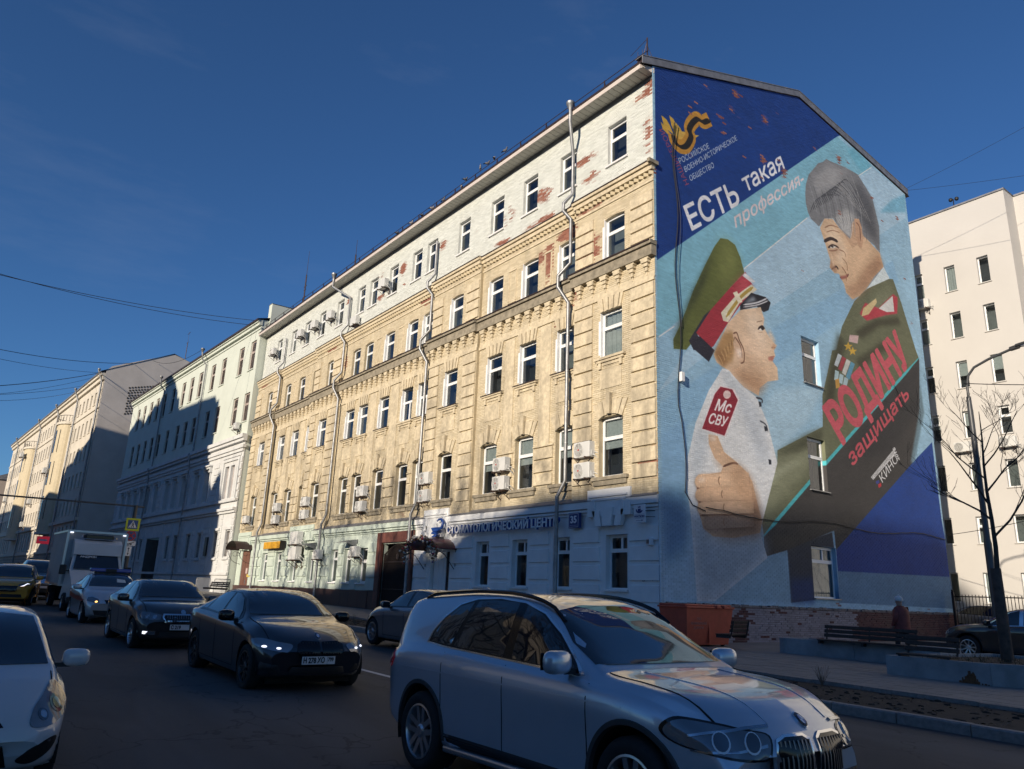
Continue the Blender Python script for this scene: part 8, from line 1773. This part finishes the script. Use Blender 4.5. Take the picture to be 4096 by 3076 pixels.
for p, q, r in (((0, .11), (.02, -.03), .035), ((.02, -.03), (.09, -.18), .02), ((.02, -.03), (-.09, -.17), .02), ((.0, .08), (.09, .0), .016), ((0, .08), (-.08, .0), .016)): mb.tube([(.04, p[0], p[1]), (.04, q[0], q[1])], r, 5)
mb.ball((.04, .0, .16), (.008, .03, .03), 8, 5)
for k in range(4): mb.box(.036, .042, -.2 + k * .12, -.14 + k * .12, -.225, -.195)
mb.obj('walking_figure', SGK, s1)
s2 = board('no_stopping_sign', 'round blue no stopping sign with red border and red cross', 4.62); mb = MB(); mb.lathe([(0, -.01), (.36, -.01), (.36, .01), (0, .01)], 24, 'x'); mb.obj('rim', SGR, s2); mb = MB(); mb.lathe([(0, .01), (.29, .01), (.29, .016), (0, .016)], 24, 'x'); mb.obj('field', SGB, s2); mb = MB()
for a in (1, -1): mb.add([(.02, -.20 - .03, -a * .20 + .03 * a), (.02, -.20 + .03, -a * .20 - .03 * a), (.02, .20 + .03, a * .20 - .03 * a), (.02, .20 - .03, a * .20 + .03 * a)], [(0, 1, 2, 3)])
mb.obj('cross', SGR, s2)
s3 = board('tow_away_sign', 'small white tow truck plate below the round no stopping sign', 4.06, y=.06); mb = MB(); mb.bevbox(-.01, .01, -.34, .34, -.17, .17, .008); mb.obj('plate', WHT, s3); mb = MB(); mb.prism([(-.24, -.08), (.1, -.08), (.1, -.02), (-.24, -.02)], 'x', .011, .015); mb.prism([(-.1, 0), (.22, .10), (.24, .06), (-.08, -.03)], 'x', .011, .015); mb.ball((.012, -.15, -.09), (.004, .035, .035), 8, 4); mb.ball((.012, .04, -.09), (.004, .035, .035), 8, 4); mb.obj('tow_truck_symbol', SGK, s3)
s4 = board('arrow_sign', 'tall white plate with a double ended arrow below the tow truck plate', 3.5, y=0.0); mb = MB(); mb.bevbox(-.01, .01, -.19, .19, -.35, .35, .008); mb.obj('plate', WHT, s4); mb = MB(); mb.box(.011, .015, -.018, .018, -.18, .18)
for s_ in (1, -1): mb.prism([(-.07, s_ * .16), (.07, s_ * .16), (0, s_ * .28)], 'x', .011, .015)
mb.obj('arrow', SGK, s4)
rs = thing('shop_sign', 'small red board hanging far off on the left pavement wall', 'sign', (-104, -7.0, 6.2)); mb = MB(); mb.bevbox(-.05, .05, -.75, .75, -.5, .5, .04); mb.obj('board', mat('red_board', (.5, .02, .04), .4, var=.05, emit=(.6, .03, .06), estr=.25), rs); mb = MB(); mb.box(.05, .056, -.45, .45, -.12, .12); mb.obj('pale_band', WHT, rs)
# ---------------- waste container, benches, planters ----------------
ORB = mat('orange_red_plastic', (0.50, 0.085, 0.045), .55, var=.12, scale=4); WOOD = mat('dark_bench_wood', (0.040, 0.026, 0.020), .7, var=.4, scale=12, bump=.2); STEEL = mat('dark_steel', (0.03, 0.03, 0.032), .5, .3, var=.1)
bn = thing('waste_container', 'orange red lidded waste container with faint white lettering at the mural corner', 'container', (.95, .45, zr(1) + .14)); mb = MB()
mb.add([(-.42, -.98, .06), (.42, -.98, .06), (.42, .98, .06), (-.42, .98, .06), (-.55, -1.1, 1.12), (.55, -1.1, 1.12), (.55, 1.1, 1.12), (-.55, 1.1, 1.12)], [(0, 3, 2, 1), (4, 5, 6, 7), (0, 1, 5, 4), (1, 2, 6, 5), (2, 3, 7, 6), (3, 0, 4, 7)]); mb.obj('tub', ORB, bn)
mb = MB(); mb.bevbox(-.6, .6, -1.14, 1.14, 1.12, 1.18, .02); mb.bevbox(-.56, .50, -1.1, 1.1, 1.18, 1.24, .025)
for y in (.28, .62): mb.bevbox(.5, .66, y - .09, y + .09, 1.13, 1.22, .015)
mb.obj('lid', ORB, bn); mb = MB()
for y in (-.85, .85): mb.lathe([(0, -.03), (.07, -.03), (.07, .03), (0, .03)], 12, 'y', (.3, y, .07))
mb.obj('castor', RUB, bn); mb = MB(); mb.box(.455, .50, -.03, .03, .1, 1.1); mb.obj('rib', ORB, bn)
LT = mat('faint_lettering', (.42, .20, .17), .6, var=.2, scale=30)
for j, (tx, y0, w) in enumerate((('ГБУ', -.62, .2), ('АВТОМОБИЛЬНЫЕ', -.9, .75), ('ДОРОГИ', -.75, .45))):
    t = text_mb(tx, .1, .004, .0); X = [v[0] for v in t.v]; k = w / (max(X) - min(X)); z = .78 - j * .13
    t.xf(Matrix.Translation((.425 + .13 * (z / 1.06) + .012, y0, z)) @ Matrix.Rotation(math.pi / 2, 4, 'Z') @ Matrix.Diagonal((k, 1, 1, 1)) @ Matrix.Translation((-min(X), 0, 0))); t.obj('lettering', LT, bn)
def bench(name, label, loc, rz, L, back=True, tilt=.22):
    b = thing(name, label, 'bench', loc, rz)
    for k in range(4):
        m = MB(); m.bevbox(-L / 2, L / 2, -.22 + k * .115, -.22 + k * .115 + .10, 0, .035, .008); m.obj('seat_slat', WOOD, b)
    if back:
        for k in range(3): m = MB(); m.bevbox(-L / 2, L / 2, -.018, .018, -.045, .045, .008); o = m.obj('back_slat', WOOD, b); o.location = (0, .26 + .03 * k, .14 + .115 * k); o.rotation_euler = (-tilt, 0, 0)
    n = max(2, int(L / 1.0) + 1)
    for i in range(n):
        x = -L / 2 + .06 + (L - .12) * i / (n - 1); m = MB(); m.box(x - .025, x + .025, -.22, .24, -.08, 0)
        if back: m.tube([(x, .23, -.05), (x, .29, .10), (x, .36, .42)], .022, 5)
        m.obj('support', STEEL, b)
    return b
CON2 = mat('stained_concrete', (0.25, 0.265, 0.275), .85, var=.25, scale=1.8, bump=.3, bscale=50); STN = mat('rust_stain', (0.13, 0.055, 0.022), .9, var=.4, scale=20)
def planter(label, poly, h, t=.14):
    r = thing('planter', label, 'planter', (poly[0][0], poly[0][1], zr(poly[0][0]) + .10)); P = [(x - poly[0][0], y - poly[0][1]) for x, y in poly]; n = len(P)
    c = np.array(P).mean(0)
    for i in range(n):
        a, b = np.array(P[i]), np.array(P[(i + 1) % n]); d = b - a; L = np.linalg.norm(d); m_ = np.array([-d[1], d[0]]) / L
        if np.dot(c - a, m_) < 0: m_ = -m_
        k = max(1, int(L / 2.0))
        for j in range(k):
            p, q = a + d * j / k + d / L * .004, a + d * (j + 1) / k - d / L * .004; mb = MB(); mb.prism([tuple(p), tuple(q), tuple(q + m_ * t), tuple(p + m_ * t)], 'z', -.15, h + random.uniform(-.004, .004)); mb.obj('wall_slab', CON2, r)
    mb = MB(); mb.add([(x, y, h - .07) for x, y in P], [tuple(range(n))]); mb.obj('earth', SOIL, r); return r
PA = planter('long low concrete planter wall below the mural with a bench on it', [(3.25, 1.35), (7.6, 1.72), (7.6, 2.9), (3.4, 2.6)], .46)
PB_ = planter('angular concrete planter with rust stain around the bare tree', [(7.85, -1.50), (9.95, -1.42), (12.4, .35), (12.2, 3.6), (8.2, 3.1), (7.9, .9)], .45)
rsn = MB()
for k in range(40):
    u = rg.gauss(0, .14); h_ = max(.04, .30 - abs(u) * 1.1) * rg.uniform(.3, 1.0); x = 9.55 + u; y = -1.50 + (x - 7.85) * .038 - .003; rsn.add([(x, y, .02), (x + .03, y, .02), (x + .03, y, .02 + h_), (x, y, .02 + h_)], [(0, 1, 2, 3)])
rsn.v = [(a, b - .002, c + zr(9.5) + .12) for a, b, c in rsn.v]; o = rsn.obj('rust_stain', STN); tag(o, 'orange rust stain running down the angular concrete planter', 'stain')
grs = MB()
for _ in range(500):
    x, y = rg.uniform(8.2, 12), rg.uniform(-1.1, 2.8)
    if y < -1.2 + max(0, x - 9.9) * .75: continue
    a = rg.uniform(0, 6.28); h_ = rg.uniform(.05, .2); grs.add([(x, y, .46), (x + .02, y, .46), (x + math.cos(a) * h_ * .5, y + math.sin(a) * h_ * .5, .46 + h_)], [(0, 1, 2)])
grs.v = [(a, b, c + zr(9.5) + .0) for a, b, c in grs.v]; grs.obj('dry_grass', mat('dry_grass', (.10, .075, .04), .9, var=.4, scale=40))['kind'] = 'stuff'
bench('bench', 'long dark slatted bench along the low planter wall under the mural', (5.75, 1.55, zr(5.7) + .60), .085, 2.5)
bench('bench', 'shorter dark slatted bench at the corner of the angular planter', (8.6, -1.15, zr(8.6) + .585), .03, 1.15)
bench('bench', 'slatted bench in front of the orange red waste container', (2.3, .35, zr(2.3) + .56), -1.45, 1.0)
sb = bench('bench', 'dark slatted bench on the pavement beyond the brown liftback', (-36.5, -3.3, zr(-36.5) + .62), .05, 3.4, True)
# crowd barrier at the left
br = thing('crowd_barrier', 'grey metal crowd barrier in front of the mint and white building', 'barrier', (-37.4, -2.6, zr(-37) + .14), .03); mb = MB(); mb.tube([(-1.6, 0, .15), (-1.6, 0, 1.0), (-1.5, 0, 1.08), (1.5, 0, 1.08), (1.6, 0, 1.0), (1.6, 0, .15), (-1.6, 0, .15)], .022, 6); mb.box(-1.62, -1.5, -.3, .3, 0, .03); mb.box(1.5, 1.62, -.3, .3, 0, .03); mb.obj('frame', ZINC, br)
bar = MB(); bar.tube([(0, 0, .15), (0, 0, 1.08)], .011, 5); bme = bar.mesh('barrier_bar', ZINC); instances('barrier_bar', bme, [(x, 0, 0) for x in np.linspace(-1.45, 1.45, 15)], br)
b2 = copy_tree(br); b2.location = (-41.2, -2.8, zr(-41) + .14); b2['label'] = 'crowd barrier farther left before the white stuccoed ground floor'
# ---------------- bare trees ----------------
BARK = mat('bark', (0.050, 0.042, 0.036), .9, var=.4, scale=12, bump=.5, bscale=30)
def tree(label, loc, h, seed, trunk_h, n_main=7, r0=.11, spread=.62, depth=4, wrap=False, group=None, twig=.006):
    r = random.Random(seed); t = thing('bare_tree', label, 'tree', loc, 0, group); tk = MB(); p = Vector((0, 0, -.1)); path, rad = [p.copy()], [r0 * 1.25]
    n = 9
    for i in range(n): p = p + Vector((r.gauss(0, .03), r.gauss(0, .03), h * .82 / n)); path.append(p.copy()); rad.append(max(twig * 1.5, r0 * (1 - (i + 1) / n) ** .8 + .008))
    tk.tube(path, rad, 8); tk.obj('trunk', BARK, t, True, 80); cr = MB()
    def grow(p, d, L, rad, lev):
        k = 4; pts, rs = [p.copy()], [rad]; q = p.copy(); dd = d.copy()
        for i in range(k):
            dd = (dd + Vector((r.gauss(0, .13), r.gauss(0, .13), .07 + r.gauss(0, .06)))).normalized(); q = q + dd * L / k; pts.append(q.copy()); rs.append(max(twig * .7, rad * (1 - .6 * (i + 1) / k)))
        cr.tube(pts, rs, 5 if lev < 2 else 3, caps=False)
        if lev >= depth: return
        for c in range(r.choice((3, 4, 4, 5)) if lev < depth - 1 else r.choice((2, 3, 4))):
            f = r.uniform(.3, 1.0); i = min(int(f * k), k - 1); b = pts[i].lerp(pts[i + 1], f * k - i if f < 1 else 1); a = r.uniform(0, 6.28); ax = Vector((math.cos(a), math.sin(a), r.uniform(-.1, .5))); nd = (dd * .75 + ax * spread).normalized(); grow(b, nd, L * r.uniform(.42, .68), max(twig * .8, rs[i] * .55), lev + 1)
    for m in range(n_main):
        zf = trunk_h + (h * .78 - trunk_h) * (m / n_main) ** .9; i = min(int((zf + .1) / (h * .82) * n), n - 1); f = (zf - path[i].z) / max(.01, path[i + 1].z - path[i].z); b = path[i].lerp(path[i + 1], min(1, max(0, f))); a = m * 2.4 + r.uniform(-.4, .4); grow(b, Vector((math.cos(a), math.sin(a), r.uniform(.55, .95))).normalized(), (h - zf) * r.uniform(.42, .6), rad[i] * .55, 1)
    cr.obj('crown', BARK, t, True, 80)
    if wrap: mb = MB(); mb.lathe([(.12, 0), (.135, .05), (.125, 1.0), (.115, 2.0), (.11, 2.02)], 10, 'z', (0, 0, 0)); mb.obj('trunk_wrap', mat('brown_wrap', (.085, .062, .05), .9, var=.35, scale=8), t, True, 60)
    return t
tree('bare young tree with wrapped trunk in the angular planter at the right', (9.38, 1.0, .50), 7.2, 4, 2.75, 9, .072, .52, 4, True, twig=.0045)
tree('small bare tree beside the railings in front of the white block', (4.5, 23.0, .2), 7.2, 9, 1.6, 7, .045, .5, 4, twig=.005); tree('slim bare sapling behind the railings at the right edge', (6.6, 22.0, .2), 6.4, 21, 1.2, 7, .04, .5, 4, twig=.005)
tree('tall bare tree at the far right edge before the white block', (5.6, 23.8, .2), 7.5, 12, 1.6, 8, .05, .55, 4, twig=.005)
for i, (x, y, h, s_) in enumerate(((-3.0, -28.5, 17.5, 31), (-9.0, -29.0, 18.5, 32), (-15.5, -28.0, 17.0, 33), (-22.0, -29.0, 18.0, 34), (3.5, -28.5, 16.5, 35))):
    tree('tall bare street tree across the street, %s along the pavement' % ('second', 'third', 'fourth', 'fifth', 'first')[i], (x, y, zr(x) + .1), h, s_, 5.0, 13, .24, .62, 4 if i < 3 else 3, group='bare trees across the street', twig=.013)
# ---------------- lamp post, railings ----------------
lp = thing('street_lamp', 'dark street lamp with curved arm standing between the mural gable and the white block', 'street lamp', (6.36, 8.7, zr(6.4) + .14)); GP = mat('lamp_grey', (0.075, 0.078, 0.082), .45, .3, var=.12)
mb = MB(); mb.lathe([(.16, 0), (.15, .06), (.125, .1), (.118, 3.6), (.095, 3.75), (.09, 7.8), (.075, 8.6)], 12); mb.obj('post', GP, lp, True, 50)
mb = MB(); mb.tube([(0, 0, 8.5), (.0, 0, 9.0), (.08, .0, 9.35), (.3, -.02, 9.6), (.8, -.06, 9.78), (1.7, -.15, 9.98)], .045, 8); mb.obj('arm', GP, lp, True, 60)
mb = MB(); mb.bevbox(-.05, .75, -.13, .13, -.04, .06, .035); mb.bevbox(-.25, .05, -.07, .07, -.09, .05, .03); mb.xf(Matrix.Translation((1.75, -.15, 10.0)) @ Matrix.Rotation(-.14, 4, 'Y')); hd_ = mb.obj('lamp_head', STEEL, lp); mb = MB(); mb.box(.1, .7, -.1, .1, -.05, -.041); mb.xf(Matrix.Translation((1.75, -.15, 10.0)) @ Matrix.Rotation(-.14, 4, 'Y')); mb.obj('diffuser', LENS, hd_)
fn = thing('railings', 'dark iron railings with posts closing the yard in front of the white block', 'fence', (.35, 19.8, .30)); 
for x in np.arange(0.0, 15, 2.05): mb = MB(); mb.box(x - .05, x + .05, -.05, .05, 0, 2.12); mb.ball((x, 0, 2.17), .06, 8, 5); mb.obj('post', DI, fn)
mb = MB(); mb.box(0, 14.4, -.02, .02, .2, .25); mb.box(0, 14.4, -.02, .02, 1.88, 1.93); mb.obj('rail', DI, fn); bb = MB(); bb.box(-.012, .012, -.012, .012, .1, 2.0); bme = bb.mesh('bar', DI); instances('bar', bme, [(x, 0, 0) for x in np.arange(.12, 14.3, .145)], fn)
mb = MB()
for _ in range(60):
    x = rg.uniform(2.5, 14); p = Vector((x, 11.3, 0)); d = Vector((rg.uniform(-.3, .3), rg.uniform(-.3, .3), 1)); pts = [p.copy()]
    for k in range(4): p = p + d * rg.uniform(.25, .5); d = (d + Vector((rg.gauss(0, .25), rg.gauss(0, .25), 0))).normalized(); pts.append(p.copy())
    mb.tube(pts, [.015, .012, .009, .006, .004], 4)
o = mb.obj('bare_shrubs', BARK); o.location = (0, 10.2, .2); o['kind'] = 'stuff'
# ---------------- people ----------------
def person(label, loc, rz, coat, hat, legs=(.015, .016, .02), H=1.66, hair=None, stride=.16):
    t = thing('person', label, 'person', loc, rz); s_ = H / 1.7
    J = dict(pel=((0, 0, .92), .15), waist=((0, 0, 1.05), .15), chest=((.01, 0, 1.28), .165), neck=((.02, 0, 1.44), .065), head0=((.03, 0, 1.52), .075), head=((.035, 0, 1.60), .10), top=((.03, 0, 1.66), .075),
             shl=((.0, .17, 1.37), .085), shr=((0, -.17, 1.37), .085), ell=((-.03, .25, 1.13), .075), elr=((.05, -.25, 1.13), .075), wrl=((.08, .24, .93), .055), wrr=((.16, -.22, .95), .055), hl=((.12, .235, .85), .042), hr=((.21, -.21, .88), .042),
             hpl=((0, .09, .84), .115), hpr=((0, -.09, .84), .115), knl=((stride * .7, .09, .48), .07), knr=((-stride * .3, -.09, .48), .07), anl=((stride * .9, .09, .10), .05), anr=((-stride * 1.2, -.09, .12), .05), tol=((stride * .9 + .16, .09, .04), .04), tor=((-stride * 1.2 + .15, -.09, .05), .04))
    E = [('pel', 'waist'), ('waist', 'chest'), ('chest', 'neck'), ('neck', 'head0'), ('head0', 'head'), ('head', 'top'), ('chest', 'shl'), ('chest', 'shr'), ('shl', 'ell'), ('ell', 'wrl'), ('wrl', 'hl'), ('shr', 'elr'), ('elr', 'wrr'), ('wrr', 'hr'), ('pel', 'hpl'), ('pel', 'hpr'), ('hpl', 'knl'), ('knl', 'anl'), ('anl', 'tol'), ('hpr', 'knr'), ('knr', 'anr'), ('anr', 'tor')]
    ks = list(J); me = bpy.data.meshes.new('body'); me.from_pydata([tuple(c * s_ for c in J[k][0]) for k in ks], [(ks.index(a), ks.index(b)) for a, b in E], []); ob = bpy.data.objects.new('b', me); COL.objects.link(ob)
    md = ob.modifiers.new('s', 'SKIN'); md.use_smooth_shade = True; sv = me.skin_vertices[0].data
    for k, q in zip(ks, sv): q.radius = (J[k][1] * s_,) * 2; q.use_root = k == 'pel'
    m2 = ob.modifiers.new('d', 'SUBSURF'); m2.levels = 2; m2.render_levels = 2
    dg = bpy.context.evaluated_depsgraph_get(); bm = bpy.data.meshes.new_from_object(ob.evaluated_get(dg)); bpy.data.objects.remove(ob)
    skin = mat('skin', (.38, .24, .18), .6, var=.05); lm_ = mat('trousers', (.022, .024, .032), .8, var=.15); sh_ = mat('shoes', (.012, .012, .013), .6, var=0)
    bm.materials.clear()
    for m in (coat, skin, lm_, sh_): bm.materials.append(m)
    for p in bm.polygons:
        z = p.center.z / s_; hand = abs(p.center.y) > .17 * s_ and z < .91 and z > .75
        p.material_index = 1 if (z > 1.45 or hand) else (0 if z > .80 else (2 if z > .12 else 3))
    link('body', bm, t)
    # puffy coat shell, hat, face
    mb = MB(); rings = []
    for i, (z, a, b) in enumerate(((.74, .19, .23), (.80, .205, .25), (.9, .20, .24), (.93, .195, .235), (1.02, .205, .245), (1.08, .19, .235), (1.17, .20, .25), (1.24, .19, .24), (1.33, .185, .235), (1.40, .14, .18), (1.46, .09, .10))):
        rings.append([(a * s_ * math.cos(w), b * s_ * math.sin(w), z * s_) for w in np.linspace(0, 2 * math.pi, 17)])
    mb.grid(rings); mb.obj('coat', coat, t, True, 70)
    if hat: mb = MB(); mb.ball((.03 * s_, 0, 1.645 * s_), (.118 * s_, .108 * s_, .088 * s_), 14, 8); mb.lathe([(.112 * s_, -.02), (.12 * s_, 0), (.115 * s_, .035)], 16, 'z', (.03 * s_, 0, 1.61 * s_), caps=False); mb.ball((.02 * s_, 0, 1.735 * s_), .03 * s_, 8, 6); mb.obj('knitted_hat', hat, t, True, 70)
    elif hair: mb = MB(); mb.ball((.015 * s_, 0, 1.635 * s_), (.11 * s_, .105 * s_, .10 * s_), 12, 8); mb.obj('hair', hair, t, True, 70)
    fx = .035 * s_ + .095 * s_; mb = MB(); mb.add([(fx - .01, -.014, 1.575 * s_), (fx - .01, .014, 1.575 * s_), (fx - .005, 0, 1.62 * s_), (fx + .022, 0, 1.583 * s_)], [(0, 1, 3), (1, 2, 3), (2, 0, 3)]); mb.obj('nose', skin, t)
    mb = MB()
    for y in (-.035, .035): mb.ball((fx - .012, y * s_, 1.612 * s_), (.008, .014, .008), 6, 5)
    mb.box(fx - .012, fx - .002, -.024, .024, 1.535 * s_, 1.543 * s_); mb.obj('eyes_and_mouth', mat('face_dark', (.05, .03, .03), .6, var=0), t)
    return t
person('person in a dark red padded coat and white knitted hat walking past the mural', (5.95, 3.25, zr(6) + .145), 2.9, mat('dark_red_coat', (.17, .035, .030), .7, var=.25, scale=9), mat('white_wool', (.62, .62, .62), .9, var=.1, scale=40, bump=.4), H=1.72)
person('person in a black jacket crossing the road far behind the yellow taxi', (-43.0, -16.0, zr(-43)), 1.6, mat('black_jacket', (.015, .015, .018), .7, var=.1), None, hair=mat('dark_hair', (.02, .014, .01), .7, var=.1))
person('person in a dark maroon jacket crossing the road far left', (-44.0, -17.4, zr(-44)), 1.4, mat('maroon_jacket', (.045, .014, .018), .7, var=.1), None, hair=mat('dark_hair', (0, 0, 0)))
person('person in a grey coat at the far pavement behind the dark off roader', (-46.0, -13.9, zr(-46)), -1.4, mat('grey_coat', (.06, .06, .065), .7, var=.1), None, hair=mat('dark_hair', (0, 0, 0)))
